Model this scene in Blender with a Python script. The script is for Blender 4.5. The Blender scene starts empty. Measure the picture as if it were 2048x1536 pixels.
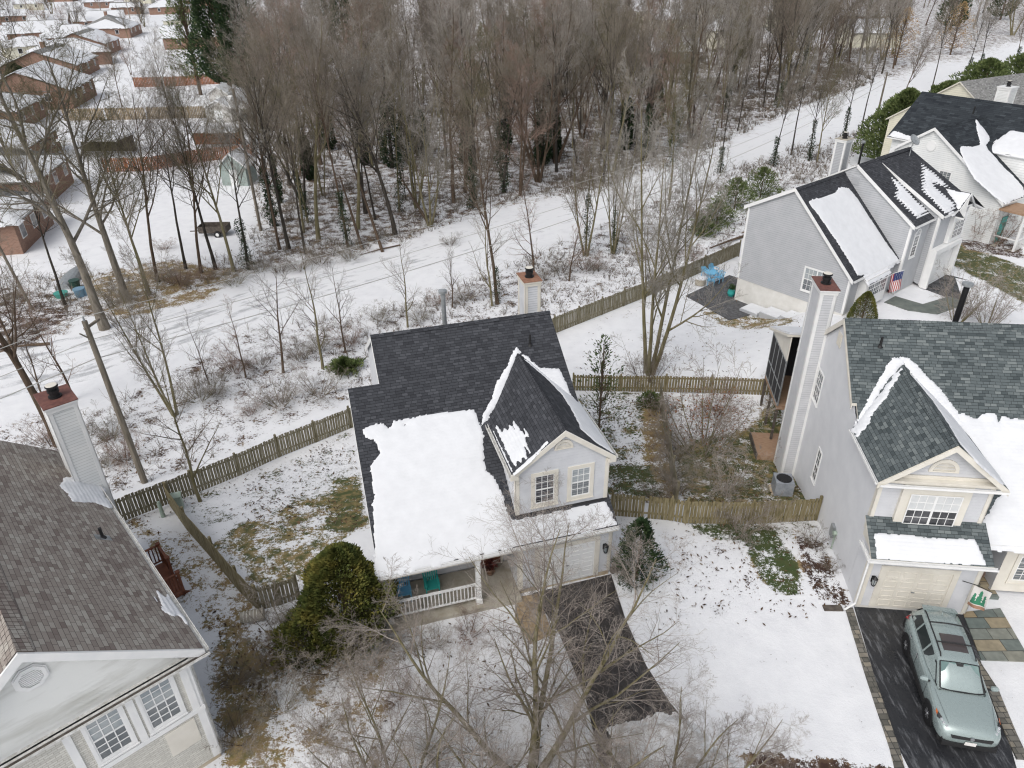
import bpy, bmesh, math, random
import numpy as np
from mathutils import Vector, Matrix
random.seed(7)
rng = np.random.default_rng(7)
SC = bpy.context.scene
# ------------------------------------------------------------ camera
CF, CP, CR, CH = 1445.14, math.radians(30.96), math.radians(-0.77), 21.55
FW = np.array([0, math.cos(CP), -math.sin(CP)])
_r = np.array([1.0, 0, 0]); _u = np.array([0, math.sin(CP), math.cos(CP)])
RT = _r*math.cos(CR) + _u*math.sin(CR); UP = -_r*math.sin(CR) + _u*math.cos(CR)
cam = bpy.data.cameras.new("Camera"); camo = bpy.data.objects.new("camera", cam)
SC.collection.objects.link(camo); SC.camera = camo
cam.sensor_width = 36; cam.lens = CF/2048*36; cam.clip_start = .1; cam.clip_end = 5000
camo.matrix_world = Matrix(((RT[0], UP[0], -FW[0], 0), (RT[1], UP[1], -FW[1], 0), (RT[2], UP[2], -FW[2], CH), (0, 0, 0, 1)))
# ------------------------------------------------------------ sky, sun, exposure
W = bpy.data.worlds.new("World"); SC.world = W; W.use_nodes = True
_n = W.node_tree.nodes; _l = W.node_tree.links
_bg = _n["Background"]; _sky = _n.new("ShaderNodeTexSky"); _sky.sky_type = 'NISHITA'; _sky.sun_disc = False
SUN_EL, SUN_AZ = math.radians(48), math.radians(215)
_sky.sun_elevation = SUN_EL; _sky.sun_rotation = SUN_AZ; _sky.air_density = 1.0; _sky.dust_density = 4.0; _sky.ozone_density = .6
_hs = _n.new("ShaderNodeHueSaturation"); _hs.inputs['Saturation'].default_value = .34
_l.new(_sky.outputs[0], _hs.inputs['Color']); _l.new(_hs.outputs[0], _bg.inputs[0]); _bg.inputs[1].default_value = .15
sl = bpy.data.lights.new("Sun", 'SUN'); so = bpy.data.objects.new("sun", sl); SC.collection.objects.link(so)
sl.energy = .75; sl.angle = math.radians(50); sl.color = (1, .97, .93)
_d = Vector((math.sin(SUN_AZ)*math.cos(SUN_EL), math.cos(SUN_AZ)*math.cos(SUN_EL), math.sin(SUN_EL)))
so.rotation_euler = _d.to_track_quat('Z', 'Y').to_euler()
SC.view_settings.view_transform = 'Standard'; SC.view_settings.look = 'None'
SC.view_settings.gamma = 1; SC.view_settings.exposure = 0.16
SC.cycles.max_bounces = 6; SC.cycles.diffuse_bounces = 3; SC.cycles.transparent_max_bounces = 8
try:
    SC.cycles.use_denoising = True; SC.cycles.denoiser = 'OPENIMAGEDENOISE'; SC.cycles.denoising_input_passes = 'RGB_ALBEDO_NORMAL'; SC.cycles.denoising_prefilter = 'ACCURATE'; SC.cycles.sample_clamp_indirect = 3; SC.cycles.pixel_filter_type = 'BLACKMAN_HARRIS'; SC.cycles.filter_width = 1.2
except Exception: pass
# ------------------------------------------------------------ layout helpers (real-world metres; photo pixels are only read through known planes)
def ray(x, y): return np.array([0, 0, CH]), FW*CF + RT*(x-1024) - UP*(y-768)
def proj(X):
    d = np.asarray(X, float) - np.array([0, 0, CH]); w = d@FW
    return 1024 + CF*(d@RT)/w, 768 - CF*(d@UP)/w
def S(t):
    t = np.clip(t, 0, 1); return t*t*(3-2*t)
B_O = (22.433, 44.208); B_YAW = 39.04
def hgt(X, Y):
    a = math.radians(B_YAW); vB = -(X-B_O[0])*math.sin(a) + (Y-B_O[1])*math.cos(a)
    f = 1 - S((6-vB)/6)*S((Y-31)/8)*S((X-10)/8)
    return -1.6*S((Y-20.6)/11)*f
def G(x, y, dz=0):
    z = 0
    o, d = ray(x, y)
    for _ in range(12):
        p = o + d*((z-o[2])/d[2]); z = float(hgt(p[0], p[1])) + dz
    p[2] = z
    return p
class Fr:
    """a building's own frame: u along its front, v into it, z up"""
    def __init__(s, x, y, yaw, z=0):
        s.o = np.array([x, y, z], float); a = math.radians(yaw); s.yaw = a
        s.U = np.array([math.cos(a), math.sin(a), 0]); s.V = np.array([-math.sin(a), math.cos(a), 0]); s.Z = np.array([0, 0, 1.0])
        s.R = np.array([s.U, s.V, s.Z])
    def P(s, u, v, z): return s.o + u*s.U + v*s.V + z*s.Z
    def hit(s, px, n, c):
        o, d = ray(*px); o = s.R@(o-s.o); d = s.R@d; n = np.array(n, float); return o + d*((c-n@o)/(n@d))
# ------------------------------------------------------------ materials
def mat(name, base=(.5, .5, .5), rough=.7, metal=0, spec=.5):
    m = bpy.data.materials.new(name); m.use_nodes = True; b = m.node_tree.nodes["Principled BSDF"]
    b.inputs['Base Color'].default_value = (*base, 1); b.inputs['Roughness'].default_value = rough
    b.inputs['Metallic'].default_value = metal; b.inputs['Specular IOR Level'].default_value = spec
    return m, m.node_tree.nodes, m.node_tree.links, b
def ramp(nodes, pts):
    r = nodes.new("ShaderNodeValToRGB"); e = r.color_ramp.elements
    while len(e) < len(pts): e.new(.5)
    for i, (p, c) in enumerate(pts): e[i].position = p; e[i].color = (*c, 1) if len(c) == 3 else c
    return r
def noise(nodes, links, vec, scale, detail=4, rough=.55):
    t = nodes.new("ShaderNodeTexNoise"); t.inputs['Scale'].default_value = scale; t.inputs['Detail'].default_value = detail
    t.inputs['Roughness'].default_value = rough
    if vec: links.new(vec, t.inputs['Vector'])
    return t
def mixc(nodes, links, f, a, b, mode='MIX'):
    m = nodes.new("ShaderNodeMix"); m.data_type = 'RGBA'; m.blend_type = mode
    for s, v in ((m.inputs[0], f), (m.inputs[6], a), (m.inputs[7], b)):
        if isinstance(v, (int, float)): s.default_value = v
        elif isinstance(v, tuple): s.default_value = (*v, 1)
        else: links.new(v, s)
    return m.outputs[2]
def mth(nodes, links, op, a, b=None, c=None):
    m = nodes.new("ShaderNodeMath"); m.operation = op
    for i, v in enumerate((a, b, c)):
        if v is None: continue
        if isinstance(v, (int, float)): m.inputs[i].default_value = v
        else: links.new(v, m.inputs[i])
    return m.outputs[0]
def bump(nodes, links, b, h, dist=.01, strength=1.0):
    n = nodes.new("ShaderNodeBump"); n.inputs['Distance'].default_value = dist; n.inputs['Strength'].default_value = strength
    links.new(h, n.inputs['Height']); links.new(n.outputs[0], b.inputs['Normal'])
def noisy(name, c1, c2, scale=3, rough=.75, detail=5, metal=0, bmp=0, c3=None, space='Object', stretch=None, spec=.5, lo=.3, hi=.7):
    m, n, l, b = mat(name, c1, rough, metal, spec)
    tc = n.new("ShaderNodeTexCoord"); v = tc.outputs[space]
    if stretch:
        mp = n.new("ShaderNodeMapping"); mp.inputs['Scale'].default_value = stretch; l.new(v, mp.inputs['Vector']); v = mp.outputs[0]
    t = noise(n, l, v, scale, detail)
    r = ramp(n, [(lo, c1), (hi, c2)] if c3 is None else [(lo, c1), ((lo+hi)/2, c2), (hi, c3)])
    l.new(t.outputs['Fac'], r.inputs[0]); l.new(r.outputs[0], b.inputs['Base Color'])
    if bmp: bump(n, l, b, t.outputs['Fac'], bmp)
    return m
def shingle(name, dark, mid, light, w=.23, h=.13):
    m, n, l, b = mat(name, mid, .9, spec=.25)
    uv = n.new("ShaderNodeUVMap")
    br = n.new("ShaderNodeTexBrick"); l.new(uv.outputs[0], br.inputs['Vector'])
    br.inputs['Scale'].default_value = 1; br.inputs['Brick Width'].default_value = w; br.inputs['Row Height'].default_value = h
    br.inputs['Mortar Size'].default_value = .006; br.inputs['Mortar Smooth'].default_value = .3; br.inputs['Bias'].default_value = 0
    br.inputs['Color1'].default_value = (0, 0, 0, 1); br.inputs['Color2'].default_value = (1, 1, 1, 1); br.inputs['Mortar'].default_value = (0, 0, 0, 1)
    br.offset = .37; br.squash = 1.6; br.squash_frequency = 3
    r = ramp(n, [(0, dark), (.35, mid), (.65, mid), (1, light)]); l.new(br.outputs['Color'], r.inputs[0])
    r.color_ramp.interpolation = 'LINEAR'
    nz = noise(n, l, uv.outputs[0], 55, 3); nb = noise(n, l, uv.outputs[0], .8, 4)
    c = mixc(n, l, .35, r.outputs[0], nz.outputs['Fac'], 'OVERLAY')
    c = mixc(n, l, mth(n, l, 'MULTIPLY', nb.outputs['Fac'], .35), c, dark)
    c = mixc(n, l, mth(n, l, 'MULTIPLY', br.outputs['Fac'], .75), c, tuple(x*.35 for x in dark))
    l.new(c, b.inputs['Base Color'])
    bump(n, l, b, mth(n, l, 'SUBTRACT', br.outputs['Color'], mth(n, l, 'MULTIPLY', br.outputs['Fac'], 1.5)), .012)
    return m
MT = {}
def snowmat(name, tint=(.72, .735, .76)):
    m, n, l, b = mat(name, tint, .65, spec=.3)
    tc = n.new("ShaderNodeTexCoord"); a = noise(n, l, tc.outputs['Object'], 2.2, 5); c = noise(n, l, tc.outputs['Object'], 30, 3)
    r = ramp(n, [(.3, tuple(x*.92 for x in tint)), (.7, tint)]); l.new(a.outputs['Fac'], r.inputs[0]); l.new(r.outputs[0], b.inputs['Base Color'])
    bump(n, l, b, mth(n, l, 'ADD', a.outputs['Fac'], mth(n, l, 'MULTIPLY', c.outputs['Fac'], .06)), .04, .5)
    b.inputs['Subsurface Weight'].default_value = 0
    return m
MT['snow'] = snowmat('snow')
MT['roof_dark'] = shingle('roof_dark', (.034, .036, .042), (.053, .056, .064), (.082, .086, .097))
MT['roof_slate'] = shingle('roof_slate', (.055, .068, .072), (.115, .135, .14), (.20, .225, .225))
MT['roof_brown'] = shingle('roof_brown', (.19, .155, .14), (.31, .28, .25), (.42, .40, .36), .26, .135)
MT['roof_black'] = shingle('roof_black', (.02, .024, .03), (.036, .043, .05), (.06, .07, .08), .5, .2)
MT['roof_grey'] = shingle('roof_grey', (.16, .16, .16), (.28, .28, .27), (.4, .4, .39))
MT['siding_blue'] = noisy('siding_blue', (.51, .525, .555), (.60, .615, .64), 2, .55)
MT['siding_grey'] = noisy('siding_grey', (.50, .51, .535), (.58, .59, .61), 2, .55)
MT['siding_slate'] = noisy('siding_slate', (.39, .405, .425), (.45, .46, .48), 1.5, .6)
MT['siding_white'] = noisy('siding_white', (.66, .68, .68), (.76, .77, .76), 1.3, .5)
MT['siding_pale'] = noisy('siding_pale', (.59, .60, .625), (.66, .67, .69), 1.3, .55)
MT['siding_cream'] = noisy('siding_cream', (.62, .60, .48), (.70, .67, .56), 1.3, .6)
MT['pediment'] = noisy('pediment', (.48, .48, .44), (.74, .75, .73), 1.1, .6, stretch=(.5, .5, 2.2), lo=.25, hi=.55)
MT['trim_cream'] = noisy('trim_cream', (.63, .60, .53), (.72, .69, .62), 2, .5)
MT['trim_white'] = noisy('trim_white', (.72, .73, .73), (.80, .80, .79), 2, .45)
MT['gutter'] = noisy('gutter', (.45, .44, .41), (.74, .74, .72), 9, .5)
MT['dark_metal'] = mat('dark_metal', (.03, .03, .032), .5, .6)[0]
MT['grey_metal'] = noisy('grey_metal', (.28, .30, .31), (.42, .44, .45), 6, .45, metal=.5)
MT['black'] = mat('black', (.012, .012, .013), .6)[0]
MT['rust'] = noisy('rust', (.10, .04, .035), (.19, .08, .062), 6, .7)
MT['rust_orange'] = noisy('rust_orange', (.20, .095, .06), (.32, .17, .11), 6, .8)
MT['foundation'] = noisy('foundation', (.62, .61, .57), (.72, .71, .68), 2, .85)
MT['foundation_tan'] = noisy('foundation_tan', (.36, .26, .13), (.60, .54, .44), 2, .9)
MT['concrete'] = noisy('concrete', (.30, .27, .21), (.46, .43, .37), 2.5, .9, bmp=.01)
MT['fence'] = noisy('fence', (.085, .072, .036), (.19, .17, .11), 2.2, .9, stretch=(6, 6, .8), c3=(.27, .25, .19))
MT['fence_green'] = noisy('fence_green', (.08, .07, .03), (.20, .165, .085), 2.2, .9, stretch=(6, 6, .8), c3=(.27, .24, .16))
MT['fence_red'] = noisy('fence_red', (.20, .07, .035), (.36, .15, .07), 2, .9, stretch=(4, 4, .6))
MT['fence_tan'] = noisy('fence_tan', (.20, .15, .09), (.36, .29, .19), 2, .9, stretch=(4, 4, .6))
MT['deck_red'] = noisy('deck_red', (.12, .035, .018), (.24, .085, .04), 4, .6)
MT['deck_tan'] = noisy('deck_tan', (.25, .15, .09), (.40, .27, .18), 4, .8, stretch=(1, 8, 1))
MT['wood_dark'] = noisy('wood_dark', (.05, .04, .035), (.13, .11, .09), 5, .85)
MT['lap_shade_grey'] = mat('lap_shade_grey', (.24, .25, .275), .9)[0]; MT['lap_shade_light'] = mat('lap_shade_light', (.40, .40, .39), .9)[0]; MT['lap_shade_dark'] = mat('lap_shade_dark', (.14, .15, .17), .9)[0]  # darker tones for the shadow line painted under each siding lap
LAP_SHADE = {'siding_white': 'lap_shade_light', 'pediment': 'lap_shade_light', 'siding_cream': 'lap_shade_light', 'siding_slate': 'lap_shade_dark', 'trim_cream': 'lap_shade_light'}
def brickmat(name, c1, c2, mortar):
    m, n, l, b = mat(name, c1, .9, spec=.2)
    uv = n.new("ShaderNodeUVMap"); br = n.new("ShaderNodeTexBrick"); l.new(uv.outputs[0], br.inputs['Vector'])
    br.inputs['Scale'].default_value = 1; br.inputs['Brick Width'].default_value = .22; br.inputs['Row Height'].default_value = .08; br.inputs['Mortar Size'].default_value = .008
    br.inputs['Color1'].default_value = (*c1, 1); br.inputs['Color2'].default_value = (*c2, 1); br.inputs['Mortar'].default_value = (*mortar, 1)
    l.new(br.outputs['Color'], b.inputs['Base Color']); bump(n, l, b, br.outputs['Fac'], -.006)
    return m
MT['brick'] = brickmat('brick', (.22, .11, .075), (.32, .18, .125), (.36, .31, .27))
MT['brick_white'] = brickmat('brick_white', (.55, .54, .50), (.68, .67, .62), (.45, .43, .38))
def glassmat(name, c1, c2, scale=1.2):
    m, n, l, b = mat(name, c1, .08, spec=.8)
    tc = n.new("ShaderNodeTexCoord"); t = noise(n, l, tc.outputs['Object'], scale, 2)
    r = ramp(n, [(.42, c1), (.58, c2)]); l.new(t.outputs['Fac'], r.inputs[0]); l.new(r.outputs[0], b.inputs['Base Color']); return m
MT['glass_dark'] = glassmat('glass_dark', (.02, .022, .025), (.10, .10, .11))
MT['glass_mid'] = glassmat('glass_mid', (.10, .115, .125), (.16, .175, .185))
MT['glass_light'] = glassmat('glass_light', (.26, .30, .32), (.34, .37, .38))
MT['blind'] = noisy('blind', (.52, .54, .55), (.62, .63, .63), 3, .6)
MT['screen'] = mat('screen', (.025, .025, .028), .8)[0]
# ------------------------------------------------------------ mesh building
class MB:
    def __init__(s): s.v = []; s.f = []; s.uv = []; s.mi = []
    def face(s, pts, uv=None, mi=0):
        i = len(s.v); s.v += [tuple(map(float, p)) for p in pts]; s.f.append(tuple(range(i, i+len(pts)))); s.uv.append(uv or [(0, 0)]*len(pts)); s.mi.append(mi)
    def wface(s, pts, mi=0):
        """face with wall/roof uv in metres: u horizontal, v up the slope"""
        a = np.array(pts, float); n = np.zeros(3)
        for i in range(len(a)): n += np.cross(a[i]-a[0], a[(i+1) % len(a)]-a[0])
        n /= np.linalg.norm(n)+1e-9; h = np.cross([0, 0, 1.0], n)
        if np.linalg.norm(h) < 1e-3: h = np.array([1.0, 0, 0])
        h /= np.linalg.norm(h); w = np.cross(n, h)
        s.face(pts, [(float(p@h), float(p@w)) for p in a], mi)
    def box8(s, c, mi=0):
        for q in ((0, 3, 2, 1), (4, 5, 6, 7), (0, 1, 5, 4), (1, 2, 6, 5), (2, 3, 7, 6), (3, 0, 4, 7)): s.wface([c[k] for k in q], mi)
    def fbox(s, F, u0, u1, v0, v1, z0, z1, mi=0):
        s.box8([F.P(u0, v0, z0), F.P(u1, v0, z0), F.P(u1, v1, z0), F.P(u0, v1, z0), F.P(u0, v0, z1), F.P(u1, v0, z1), F.P(u1, v1, z1), F.P(u0, v1, z1)], mi)
    def prism(s, pts, off, mi=0, mi_side=None):
        """planar polygon thickened by vector off (top = pts)"""
        pts = [np.array(p, float) for p in pts]; off = np.array(off, float); low = [p+off for p in pts]
        s.wface(pts, mi); s.wface(low[::-1], mi if mi_side is None else mi_side)
        for i in range(len(pts)):
            j = (i+1) % len(pts); s.wface([pts[j], pts[i], low[i], low[j]], mi if mi_side is None else mi_side)
    def beam(s, a, b, w, h=None, up=(0, 0, 1), mi=0):
        h = h or w; a = np.array(a, float); b = np.array(b, float); d = b-a; d /= np.linalg.norm(d)+1e-9
        x = np.cross(d, up)
        if np.linalg.norm(x) < 1e-3: x = np.cross(d, (1, 0, 0))
        x /= np.linalg.norm(x); y = np.cross(x, d); x = x*w/2; y = y*h/2
        s.box8([a-x-y, a+x-y, a+x+y, a-x+y, b-x-y, b+x-y, b+x+y, b-x+y], mi)
    def tube(s, pts, rs, n=8, cap=True, mi=0):
        pts = [np.array(p, float) for p in pts]; rs = [rs]*len(pts) if isinstance(rs, (int, float)) else rs
        rings = []; px = None
        for i, p in enumerate(pts):
            d = pts[min(i+1, len(pts)-1)] - pts[max(i-1, 0)]; d /= np.linalg.norm(d)+1e-9
            if px is None: px = np.cross(d, (0, 0, 1.0) if abs(d[2]) < .9 else (1.0, 0, 0))
            px = px - d*(px@d); px /= np.linalg.norm(px)+1e-9; py = np.cross(d, px)
            rings.append([p + rs[i]*(math.cos(2*math.pi*k/n)*px + math.sin(2*math.pi*k/n)*py) for k in range(n)])
        for a, b in zip(rings, rings[1:]):
            for k in range(n): s.face([a[k], a[(k+1) % n], b[(k+1) % n], b[k]], None, mi)
        if cap: s.face(rings[0][::-1], None, mi); s.face(rings[-1], None, mi)
    def build(s, name, mats, parent=None, smooth=False, weld=False, origin=None):
        me = bpy.data.meshes.new(name)
        v = s.v
        if origin is not None: v = [tuple(np.array(p)-origin) for p in v]
        me.from_pydata(v, [], s.f); uvl = me.uv_layers.new(name="UVMap")
        flat = [c for f in s.uv for p in f for c in p]; uvl.data.foreach_set('uv', flat)
        mats = list(mats) if isinstance(mats, (list, tuple)) else [mats]
        if getattr(s, 'has_groove', False) and len(mats) == 1: mats.append(LAP_SHADE.get(mats[0] if isinstance(mats[0], str) else mats[0].name, 'lap_shade_grey'))  # has_groove: the siding carries painted lap shadow strips
        for m in mats: me.materials.append(MT[m] if isinstance(m, str) else m)
        me.polygons.foreach_set('material_index', s.mi)
        if weld or smooth:
            bm = bmesh.new(); bm.from_mesh(me); bmesh.ops.remove_doubles(bm, verts=bm.verts, dist=1e-4); bmesh.ops.recalc_face_normals(bm, faces=bm.faces); bm.to_mesh(me); bm.free()
        if smooth: me.polygons.foreach_set('use_smooth', [True]*len(me.polygons))
        me.update(); o = bpy.data.objects.new(name, me); SC.collection.objects.link(o)
        if parent is not None:
            o.parent = parent; w = Vector((0, 0, 0)); q = parent
            while q is not None: w += q.location; q = q.parent
            o.location = -w if origin is None else Vector(origin)-w
        elif origin is not None: o.location = origin
        return o
def tag(o, label=None, cat=None, group=None, kind=None):
    if label: o['label'] = label
    if cat: o['category'] = cat
    if group: o['group'] = group
    if kind: o['kind'] = kind
    return o
def thing(name, loc, label, cat, group=None):
    o = bpy.data.objects.new(name, None); SC.collection.objects.link(o); o.location = [float(a) for a in loc]; o.empty_display_size = .3
    return tag(o, label, cat, group)
# value noise for numpy
def vnoise(x, y, seed=0):
    xi = np.floor(x).astype(np.int64); yi = np.floor(y).astype(np.int64); xf = S(x-xi); yf = S(y-yi)
    def h(a, b):
        n = (a*374761393 + b*668265263 + seed*1442695041) & 0x7fffffff; n = (n ^ (n >> 13))*1274126177 & 0x7fffffff; return ((n ^ (n >> 16)) & 0xffff)/65535.0
    return (h(xi, yi)*(1-xf)+h(xi+1, yi)*xf)*(1-yf) + (h(xi, yi+1)*(1-xf)+h(xi+1, yi+1)*xf)*yf
def fbm(x, y, seed=0, o=4):
    t = 0; a = .5; s = 0
    for i in range(o): t = t + a*vnoise(x*2**i, y*2**i, seed+i); s += a; a *= .55
    return t/s
def sdpoly(X, Y, poly):
    """signed distance, positive inside"""
    d = np.full(X.shape, 1e9); ins = np.zeros(X.shape, bool); n = len(poly)
    for i in range(n):
        (x1, y1), (x2, y2) = poly[i], poly[(i+1) % n]; ex, ey = x2-x1, y2-y1; L = ex*ex+ey*ey+1e-12
        t = np.clip(((X-x1)*ex+(Y-y1)*ey)/L, 0, 1); d = np.minimum(d, np.hypot(X-x1-t*ex, Y-y1-t*ey))
        c = ((y1 > Y) != (y2 > Y)); xi = (x2-x1)*(Y-y1)/((y2-y1) if abs(y2-y1) > 1e-12 else 1e-12)+x1; ins ^= (c & (X < xi))
    return np.where(ins, d, -d)
def gridmesh(name, V, shape, keep, mats, parent=None):
    ny, nx = shape; idx = np.arange(nx*ny).reshape(ny, nx)
    q = np.stack([idx[:-1, :-1], idx[:-1, 1:], idx[1:, 1:], idx[1:, :-1]], -1).reshape(-1, 4)[keep.reshape(-1)]
    used = np.unique(q); rem = np.zeros(nx*ny, int); rem[used] = np.arange(len(used)); q = rem[q]
    me = bpy.data.meshes.new(name); me.vertices.add(len(used)); me.vertices.foreach_set('co', V[used].ravel())
    me.loops.add(q.size); me.loops.foreach_set('vertex_index', q.ravel()); me.polygons.add(len(q))
    me.polygons.foreach_set('loop_start', np.arange(0, q.size, 4)); me.polygons.foreach_set('loop_total', np.full(len(q), 4))
    me.polygons.foreach_set('use_smooth', np.ones(len(q), bool))
    me.update(calc_edges=True)
    for m in (mats if isinstance(mats, (list, tuple)) else [mats]): me.materials.append(MT[m] if isinstance(m, str) else m)
    o = bpy.data.objects.new(name, me); SC.collection.objects.link(o)
    if parent is not None:
        w = Vector((0, 0, 0)); p = parent
        while p is not None: w += p.location; p = p.parent
        o.parent = parent; o.location = -w
    return o, used
def snow_sheet(parent, O, A, B, poly, T=.07, res=.05, edge=.12, amp=.18, nf=2.2, seed=1, dots=0, name='snow_cover', holes=(), rows=.145):
    """snow lying on a roof plane: O origin, A along the eave, B up the slope; poly in (a, b) metres"""
    A = np.array(A, float); A /= np.linalg.norm(A); B = np.array(B, float); B /= np.linalg.norm(B); N = np.cross(A, B)
    if N[2] < 0: N = -N
    p = np.array(poly); a0, b0 = p.min(0)-.3; a1, b1 = p.max(0)+.3
    a = np.arange(a0, a1, res); b = np.arange(b0, b1, res); X, Y = np.meshgrid(a, b)
    sd = sdpoly(X, Y, poly) + amp*2*(fbm(X*nf, Y*nf, seed)-.5) + .03*2*(vnoise(X*9, Y*9, seed+9)-.5)
    if dots:
        yy = (sdpoly(X, Y, poly)); k = np.clip(1-yy/dots, 0, 1)
        ro_ = np.floor(Y/(rows*1.6)); sd = sd - k*.75*(.5+.5*np.cos(2*math.pi*Y/(rows*1.6)))*(.4+1.2*vnoise(X*7+ro_*3.7, ro_*5.3, seed+3)) - k*k*.5*vnoise(X*1.2, Y*1.2, seed+6)
    for (ha, hb, hr) in holes: sd = np.minimum(sd, np.hypot(X-ha, (Y-hb)*1.6)-hr*(.6+.8*vnoise(X*7, Y*7, 3)))
    h = (1-(1-S(sd/edge))*(1-.0))*T*(.28+.3*S(sd/.6))*(.7+.6*fbm(X*1.5, Y*1.5, seed+5)) - .012*(sd <= 0) + .005*np.sin(2*math.pi*Y/rows)*(sd > 0)*(.4+.9*fbm(X*.8, Y*.8, seed+2))
    h = np.where(sd > 0, h + .012, -.02)
    V = O + X[..., None]*A + Y[..., None]*B + h[..., None]*N
    k = sd > 0; keep = k[:-1, :-1] | k[1:, :-1] | k[:-1, 1:] | k[1:, 1:]
    return gridmesh(name, V.reshape(-1, 3), X.shape, keep, 'snow', parent)[0]
def siding(mb, pts, out, lap=.13, d=.022, mi=0):
    """clapboards over a convex wall polygon; out = outward unit normal"""
    pts = [np.array(p, float) for p in pts]; out = np.array(out, float); z0 = min(p[2] for p in pts); z1 = max(p[2] for p in pts)
    def span(z):
        r = []
        for i in range(len(pts)):
            a, b = pts[i], pts[(i+1) % len(pts)]
            if abs(a[2]-b[2]) < 1e-9:
                if abs(a[2]-z) < 1e-6: r += [a, b]
                continue
            t = (z-a[2])/(b[2]-a[2])
            if -1e-7 <= t <= 1+1e-7: r.append(a+(b-a)*t)
        if len(r) < 2: return None
        dr = pts[1]-pts[0]; dr = np.cross([0, 0, 1.0], out); r.sort(key=lambda p: p@dr); return r[0], r[-1]
    lv = sorted(set([round(z0+i*lap, 5) for i in range(int((z1-z0)/lap)+1)] + [round(p[2], 5) for p in pts]))
    base = z0
    for a, b in zip(lv, lv[1:]):
        if b-a < 1e-4: continue
        k = math.floor((a-base+1e-6)/lap); fa = (a-base)/lap-k; fb = (b-base)/lap-k
        if fb > .93 and b-a > .03 and lap < 1 and mi == 0:      # lap shadow painted as a darker strip where the next board laps over
            m_ = b-.017; A2, B2 = span(m_), span(b-1e-7)
            if A2 is not None and B2 is not None: o2 = out*d*.1; mb.wface([A2[0]+o2, A2[1]+o2, B2[1], B2[0]], 1); mb.has_groove = True; b = m_; fb = (b-base)/lap-k  # has_groove marks the painted lap shadow strip
        A = span(a+1e-7); Bq = span(b-1e-7)
        if A is None or Bq is None: continue
        oa = out*d*(1-fa); ob = out*d*(1-fb)
        mb.wface([A[0]+oa, A[1]+oa, Bq[1]+ob, Bq[0]+ob], mi)
        if fa < 1e-3: mb.face([A[0], A[1], A[1]+oa, A[0]+oa], None, mi)
class Wall:
    """vertical plane: origin o, horizontal direction U, outward normal N"""
    def __init__(s, o, U, N): s.o = np.array(o, float); s.U = np.array(U, float); s.N = np.array(N, float)
    def P(s, u, n, z): return s.o + u*s.U + n*s.N + np.array([0, 0, z])
    def box(s, mb, u0, u1, z0, z1, n0, n1, mi=0):
        mb.box8([s.P(u0, n1, z0), s.P(u1, n1, z0), s.P(u1, n0, z0), s.P(u0, n0, z0), s.P(u0, n1, z1), s.P(u1, n1, z1), s.P(u1, n0, z1), s.P(u0, n0, z1)], mi)
def window(parent, w, u0, u1, z0, z1, trim=.12, tm='trim_cream', cols=3, rows=2, glass=('glass_dark', 'glass_mid'), sash='trim_white', sashes=2, d=.05, label=None, units=1, mw=.022):
    """double-hung window on wall w: casing > sash, panes; (u0..z1) is the glass opening"""
    m = MB()
    if trim > 0:
        w.box(m, u0-trim, u0, z0-trim, z1+trim, -.01, d); w.box(m, u1, u1+trim, z0-trim, z1+trim, -.01, d)
        w.box(m, u0, u1, z1, z1+trim, -.01, d); w.box(m, u0, u1, z0-trim, z0, -.01, d)
        w.box(m, u0-trim-.02, u1+trim+.02, z0-trim-.045, z0-trim, -.01, d+.03)
    else: w.box(m, u0-.02, u1+.02, z0-.02, z1+.02, -.01, .006)
    c = m.build('window', tm, parent)
    if label: c['label'] = label
    s = MB(); b = .04; uw = (u1-u0)/units
    for k in range(units):
        a0 = u0+k*uw; a1 = a0+uw
        w.box(s, a0, a0+b, z0, z1, .022, .038); w.box(s, a1-b, a1, z0, z1, .022, .038); w.box(s, a0+b, a1-b, z1-b, z1, .022, .038); w.box(s, a0+b, a1-b, z0, z0+b, .022, .038)
        zm = (z0+z1)/2
        if sashes == 2: w.box(s, a0+b, a1-b, zm-.025, zm+.025, .022, .044)
        segs = [(z0+b, zm-.025), (zm+.025, z1-b)] if sashes == 2 else [(z0+b, z1-b)]
        for q0, q1 in segs:
            for i in range(1, cols):
                x = a0+b+(a1-a0-2*b)*i/cols; w.box(s, x-mw/2, x+mw/2, q0, q1, .022, .034)
            for i in range(1, rows):
                y = q0+(q1-q0)*i/rows; w.box(s, a0+b, a1-b, y-mw/2, y+mw/2, .0215, .0335)
        for j, (q0, q1) in enumerate(segs):
            g = MB(); w.box(g, a0+b, a1-b, q0, q1, .008, .021); g.build('pane', glass[j % len(glass)], c)
    s.build('sash', sash, c)
    return c
def roof_plane(mb, pts, t=.12, mi=0, mside=1):
    """pts counter-clockwise seen from above"""
    a = np.array(pts, float); n = np.cross(a[1]-a[0], a[2]-a[0])
    if n[2] < 0: a = a[::-1]
    mb.prism(list(a), (0, 0, -t), mi, mside)
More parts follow.
